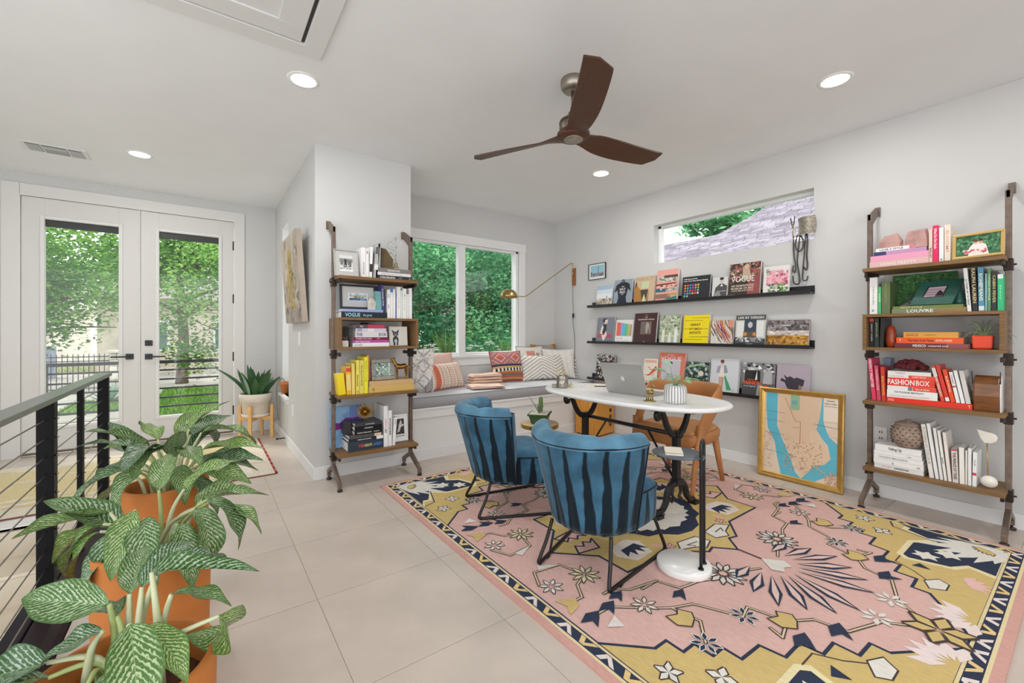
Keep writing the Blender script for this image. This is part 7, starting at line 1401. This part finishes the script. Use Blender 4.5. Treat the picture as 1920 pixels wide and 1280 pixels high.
def tree(label, x, y, cz, rad, n, size, cols, seed, trunk=.14, group='trees seen through the doors and windows', clumps=26):
    B = thing('tree', label, 'tree', loc=(x, y, GZ), group=group); g_ = random.Random(seed); zc = cz-GZ
    b = MB(hx('5a4a3c')); b.tube(spl([(0, 0, -.05), (.06, .03, zc*.35), (-.04, .06, zc*.7), (0, 0, zc)], 4), [trunk*(1-.05*i) for i in range(13)], 9); tr = b.build('trunk', m_bark, B)
    for k in range(9):
        a = g_.uniform(0, 6.3); z0_ = zc*g_.uniform(.45, .85); L_ = rad[0]*g_.uniform(.6, .95); b = MB(hx('554638')); b.tube(spl([(0, 0, z0_), (L_*.5*math.cos(a), L_*.5*math.sin(a), z0_+L_*.25), (L_*math.cos(a), L_*math.sin(a), z0_+L_*g_.uniform(.1, .5))], 4), [trunk*.4*(1-.1*i) for i in range(9)], 6); b.build('branch', m_bark, tr)
    c_ = crown(n, (0, 0, zc), rad, size, cols, seed, clumps).build('crown', m_fol, B); c_['kind'] = 'stuff'; return B
tree('broad yellow-green tree outside the left entry door', -3.4, 12.3, 2.35, (2.4, 1.6, 1.75), 22000, .05, GA, 1, .12, clumps=60)
tree('light green tree with thin branches outside the right entry door', 1.15, 12.3, 1.7, (1.9, 1.3, 1.9), 12000, .048, GA, 2, .06, clumps=60)
tree('tall tree behind the picket fence, left of the driveway', -5.2, 22, 4.2, (3.4, 2.4, 2.6), 8000, .12, GA, 3, .2)
tree('tall tree in front of the pale house', -.6, 19.5, 4.2, (2.6, 2.0, 2.2), 8000, .11, GA, 4, .2)
tree('large tree filling the far right of the right door', 2.6, 16.5, 3.0, (2.2, 2.0, 2.6), 9000, .1, GA, 5, .2)
tree('dense tree filling the left pane of the bay window', 3.9, 8.0, 2.1, (1.5, 1.0, 2.0), 19000, .05, GB, 11, .12, clumps=60)
tree('dense tree behind the right pane of the bay window', 5.9, 8.3, 1.9, (1.6, 1.0, 1.8), 19000, .05, GB, 12, .12, clumps=60)
tree('dark bushy tree farther behind the bay window', 5.2, 10.6, 2.6, (3.4, 1.3, 2.6), 20000, .075, GB, 13, .16, clumps=70)
tree('slim tree at the right edge of the bay window view', 7.6, 9.4, 2.2, (1.4, 1.0, 2.2), 9000, .06, GB, 14, .12, clumps=40)
tree('low leafy shrub under the bay window view', 4.6, 7.0, .55, (1.9, .6, .75), 12000, .045, GB, 15, .05, clumps=44)
tree('tree peeking above the neighbouring shingle roof', 16.0, 8.2, 4.9, (1.5, 1.3, 1.2), 3500, .13, GB, 16, .14)
# plants just outside the bay window
def tuft(label, x, y, z, n, h, seed):
    B = thing('ornamental_grass', label, 'grass plant', loc=(x, y, z), group='ornamental grasses outside the bay window'); g_ = random.Random(seed)
    for i in range(n):
        a = g_.uniform(0, 6.3); o = g_.uniform(.08, .3); hh = h*g_.uniform(.7, 1.05); m = MB(hx(g_.choice(['8fae6a', '7a9c58', 'a3b97c', '6c9050']))); m.tube(spl([(0, 0, 0), (o*.35*math.cos(a), o*.35*math.sin(a), hh*.6), (o*math.cos(a), o*math.sin(a), hh*(1-o*.4))], 4), [.007, .007, .0065, .006, .0055, .005, .004, .0025, .0006], 4, flat=.4); m.build('blade', m_fol, B)
tuft('ornamental grass tuft behind the left pane of the bay window', 2.75, 5.35, .60, 60, .68, 1); tuft('ornamental grass tuft behind the right pane of the bay window', 3.78, 5.35, .60, 46, .56, 2)
for k, (x, y, z, lb) in enumerate(((2.48, 5.3, .62, 'white-flowering plant left of the left grass tuft'), (3.12, 5.35, .62, 'white-flowering plant just right of the mullion'), (3.45, 5.3, .64, 'white-flowering plant left of the right grass tuft'), (2.1, 5.25, .6, 'white-flowering plant behind the diamond pillow'))):
    B = thing('flowering_plant', lb, 'flowering plant', loc=(x, y, z), group='white flowers outside the bay window'); c_ = crown(500, (0, 0, .2), (.16, .14, .14), .035, GB, 30+k, 12).build('leaves', m_fol, B); c_['kind'] = 'stuff'; g_ = random.Random(k)
    for i in range(8):
        a = g_.uniform(0, 6.3); r_ = g_.uniform(.02, .16); px, py, pz = r_*math.cos(a), r_*math.sin(a)*.8, g_.uniform(.3, .42); m = MB((.82, .85, .8))
        for j in range(14): t_ = g_.uniform(0, 6.3); q = g_.uniform(0, .03); m.ball((px+q*math.cos(t_), py+q*math.sin(t_), pz+.012-.2*q), .009, None, 6, 4)
        m.build('blossom', m_fol, B)
        m = MB(hx('4c7a4c')); m.tube([(px*.3, py*.3, .05), (px, py, pz)], .003, 5); m.build('stem', m_leafg, B)
o = tag(MB(hx('5c4a3c')).box((1.7, 5.05, GZ), (4.3, 5.65, .60)).build('planter_box', m_wood, bevel=.01), 'raised planter box outside the bay window', 'planter')
# ground, lawn and drive
def gslab(name, lo, hi, c, label, cat): return struct(MB(hx(c)).box(lo, hi).build(name, m_ground), label, cat)
gslab('ground', (-40, 6.3, GZ-.3), (60, 70, GZ), 'a29c94', 'grey concrete drive and street outside the doors', 'ground'); gslab('ground', (4.3, -12, GZ-.3), (60, 6.3, GZ), '6a7a54', 'side yard beside the house', 'ground')
def lawn(name, lo, hi, n, seed, label, base='6c8c4c'):
    g_ = random.Random(seed); m = MB(hx(base)); m.box(lo, hi)
    for i in range(n):
        x, y = g_.uniform(lo[0], hi[0]), g_.uniform(lo[1], hi[1]); h_ = g_.uniform(.04, .12); c = hx(g_.choice(['7fa653', '6c9446', '94b466', '5c8440'])); m.add([(x-.02, y, hi[2]), (x+.02, y, hi[2]), (x+g_.uniform(-.04, .04), y+g_.uniform(-.03, .03), hi[2]+h_)], [(0, 1, 2)], c, False)
    o = tag(m.build(name, m_fol), label, 'lawn'); o['kind'] = 'stuff'
lawn('lawn', (-1.0, 10.6, GZ), (6, 17.5, GZ+.03), 9000, 1, 'green front lawn outside the right door'); lawn('lawn', (-2.6, 13.4, GZ), (-1.3, 15.2, GZ+.03), 1500, 2, 'small green lawn patch beside the stone pillar'); lawn('lawn', (-14, 27, GZ), (-1.5, 34, GZ+.03), 900, 3, 'grass verge across the street', 'a39c7c')
gslab('hedge_bed', (1.7, 6.2, GZ), (9, 12, GZ+.02), '54663f', 'planted bed under the bay window trees', 'ground')
# balcony outside the doors
bl = struct(thing('balcony', '', '', loc=(0, 0, 0)), 'concrete landing outside the entry doors', 'landing'); b = MB(hx('b9b7b8')); b.box((-2.6, YD+.17, -.25), (1.3, 7.2, -.03)); b.build('slab', m_ground, bl)
br = thing('landing_railing', 'black horizontal-bar railing on the landing outside the glass doors', 'railing', loc=(0, 7.1, -.03))
b = MB(hx('1a1a1c')); b.box((-1.48, -.02, .84), (1.3, .02, .88)); b.build('top_bar', m_black, br)
for k in range(6): b = MB(hx('1a1a1c')); b.tube([(-1.46, 0, .755-.118*k), (1.3, 0, .755-.118*k)], .012, 8); b.build('bar', m_black, br)
for x in (-1.46, 1.28): b = MB(hx('1a1a1c')); b.box((x-.02, -.02, 0), (x+.02, .02, .845)); b.build('post', m_black, br)
# picket fence, pillar and houses
fn_ = thing('picket_fence', 'black metal picket fence across the driveway', 'fence', loc=(-5.2, 18.2, GZ))
for z in (.12, .95, 1.08): b = MB(hx('26262a')); b.box((0, -.015, z), (2.9, .015, z+.03)); b.build('rail', m_black, fn_)
for k in range(25): b = MB(hx('26262a')); x = .06+k*.116; b.tube([(x, 0, .02), (x, 0, 1.16), (x, 0, 1.2)], [.011, .011, .001], 6); b.build('picket', m_black, fn_)
pl = thing('stone_pillar', 'pale stone gate pillar right of the picket fence', 'pillar', loc=(-2.0, 17.8, GZ)); g_ = random.Random(6)
for r_ in range(6):
    x = -.28
    while x < .27:
        w_ = min(g_.uniform(.14, .26), .28-x); b = MB(hx(g_.choice(['c8c2b6', 'bdb6aa', 'd2ccc0', 'b3ac9f']))); b.box((x+.006, -.25+g_.uniform(0, .02), .02+r_*.2), (x+w_-.006, .25, .21+r_*.2)); b.build('stone', m_stone, pl, bevel=.012); x += w_
b = MB(hx('c4beb2')); b.box((-.33, -.3, 1.22), (.33, .3, 1.3)); b.build('cap', m_stone, pl, bevel=.01)
def house(label, x, y, w_, d_, h_, col, roofc, wins):
    B = thing('house', label, 'house', loc=(x, y, GZ)); b = MB(hx(col)); b.box((-w_/2, 0, 0), (w_/2, d_, h_)); b.build('walls', m_ground, B)
    b = MB(hx(roofc)); b.add([(-w_/2-.4, -.5, h_), (w_/2+.4, -.5, h_), (w_/2+.4, d_+.5, h_), (-w_/2-.4, d_+.5, h_), (-w_/2+.8, d_/2, h_+1.8), (w_/2-.8, d_/2, h_+1.8)], [(0, 1, 5, 4), (1, 2, 5), (2, 3, 4, 5), (3, 0, 4), (3, 2, 1, 0)], None, False); b.build('roof', m_ground, B)
    for wx, wz in wins:
        b = MB(hx('e6e4e0')); b.box((wx-.55, -.05, wz-.7), (wx+.55, 0, wz+.7)); f = b.build('window', m_trim, B); b = MB(hx('5a6a74')); b.box((wx-.47, -.07, wz-.62), (wx+.47, -.05, wz+.62)); b.build('pane', m_cer, f)
house('pale brick house behind the trees of the right door', .8, 25.5, 9, 6, 3.4, 'cbbfb0', '8a817a', ((-2.6, 1.7), (.2, 1.7), (2.8, 1.7)))
house('cream house far behind the left door tree', -11.5, 36, 12, 6, 3.2, 'cfc7ba', '9a938c', ((-3, 1.7), (0, 1.7), (3, 1.7)))
cr = tag(MB(hx('8793a8')).box((-6.4, 24.2, GZ), (-4.9, 25.4, GZ+1.3)).build('utility_shed', m_ground, bevel=.03), 'small blue-grey shed behind the fence on the left', 'shed')
# agave by the pillar
ag = thing('agave', 'pale blue-green agave beside the stone pillar', 'plant', loc=(-1.95, 14.9, GZ+.03)); 
for k in range(22):
    a = R(k*137.5); e_ = R(25+(k*29) % 55); L_ = .55; b = MB(hx('9fb8a8')); d = Vector((math.cos(a)*math.cos(e_), math.sin(a)*math.cos(e_), math.sin(e_))); b.tube([tuple(d*.02), tuple(d*L_*.5), tuple(d*L_)], [.03, .05, .002], 6, flat=.35); b.build('leaf', m_fol, ag)
# neighbouring shingle roof seen through the high window
rf = thing('shingle_roof', 'grey-mauve shingle roof of the neighbouring house', 'roof', loc=(0, 0, 0))
def rp(x, y): return (x, y, 1.6+.5*(x-7.5))
b = MB(hx('6c6670')); top = [(12.68, 17), (12.68, 6.8), (13.92, 6.52), (15.13, 6.41), (15.71, 5.31), (16.3, 4.2), (16.6, -6)]; low = [(7.5, -6), (7.5, 17)]
vs = [rp(x, y) for x, y in low+top]; n = len(vs); b.add(vs+[(x+.1, y, z-.25) for x, y, z in vs], [tuple(range(n)), tuple(range(n, 2*n))[::-1]]+[(i, n+i, n+(i+1) % n, (i+1) % n) for i in range(n)], None, False); b.build('deck', m_ground, rf)
def ymax(x):
    if x <= 12.68: return 17
    for (xa, ya), (xb, yb) in zip(top[1:], top[2:]):
        if xa <= x <= xb: return ya+(yb-ya)*(x-xa)/(xb-xa)
    return 0
b = MB(); g_ = random.Random(4); x = 7.5
while x < 16.3:
    y = -5.9; ym = min(ymax(x), ymax(min(16.5, x+.125)))-.02; sh = g_.uniform(0, .3)
    while y < ym:
        w_ = min(.32+sh, ym-y); sh = 0; f = g_.uniform(.88, 1.1); c = tuple(q*f for q in hx(g_.choice(['938b95', '88808b', '9a929a', '807882']))); x2 = x+.135; z1_ = 1.6+.5*(x-7.5); z2_ = 1.6+.5*(x2-7.5)
        b.add([(x, y+.006, z1_+.028), (x, y+w_-.006, z1_+.028), (x2, y+w_-.006, z2_+.006), (x2, y+.006, z2_+.006), (x, y+.006, z1_), (x, y+w_-.006, z1_)], [(0, 3, 2, 1), (0, 1, 5, 4)], c, False); y += w_
    x += .125
o = b.build('shingles', m_ground, rf); o['kind'] = 'stuff'
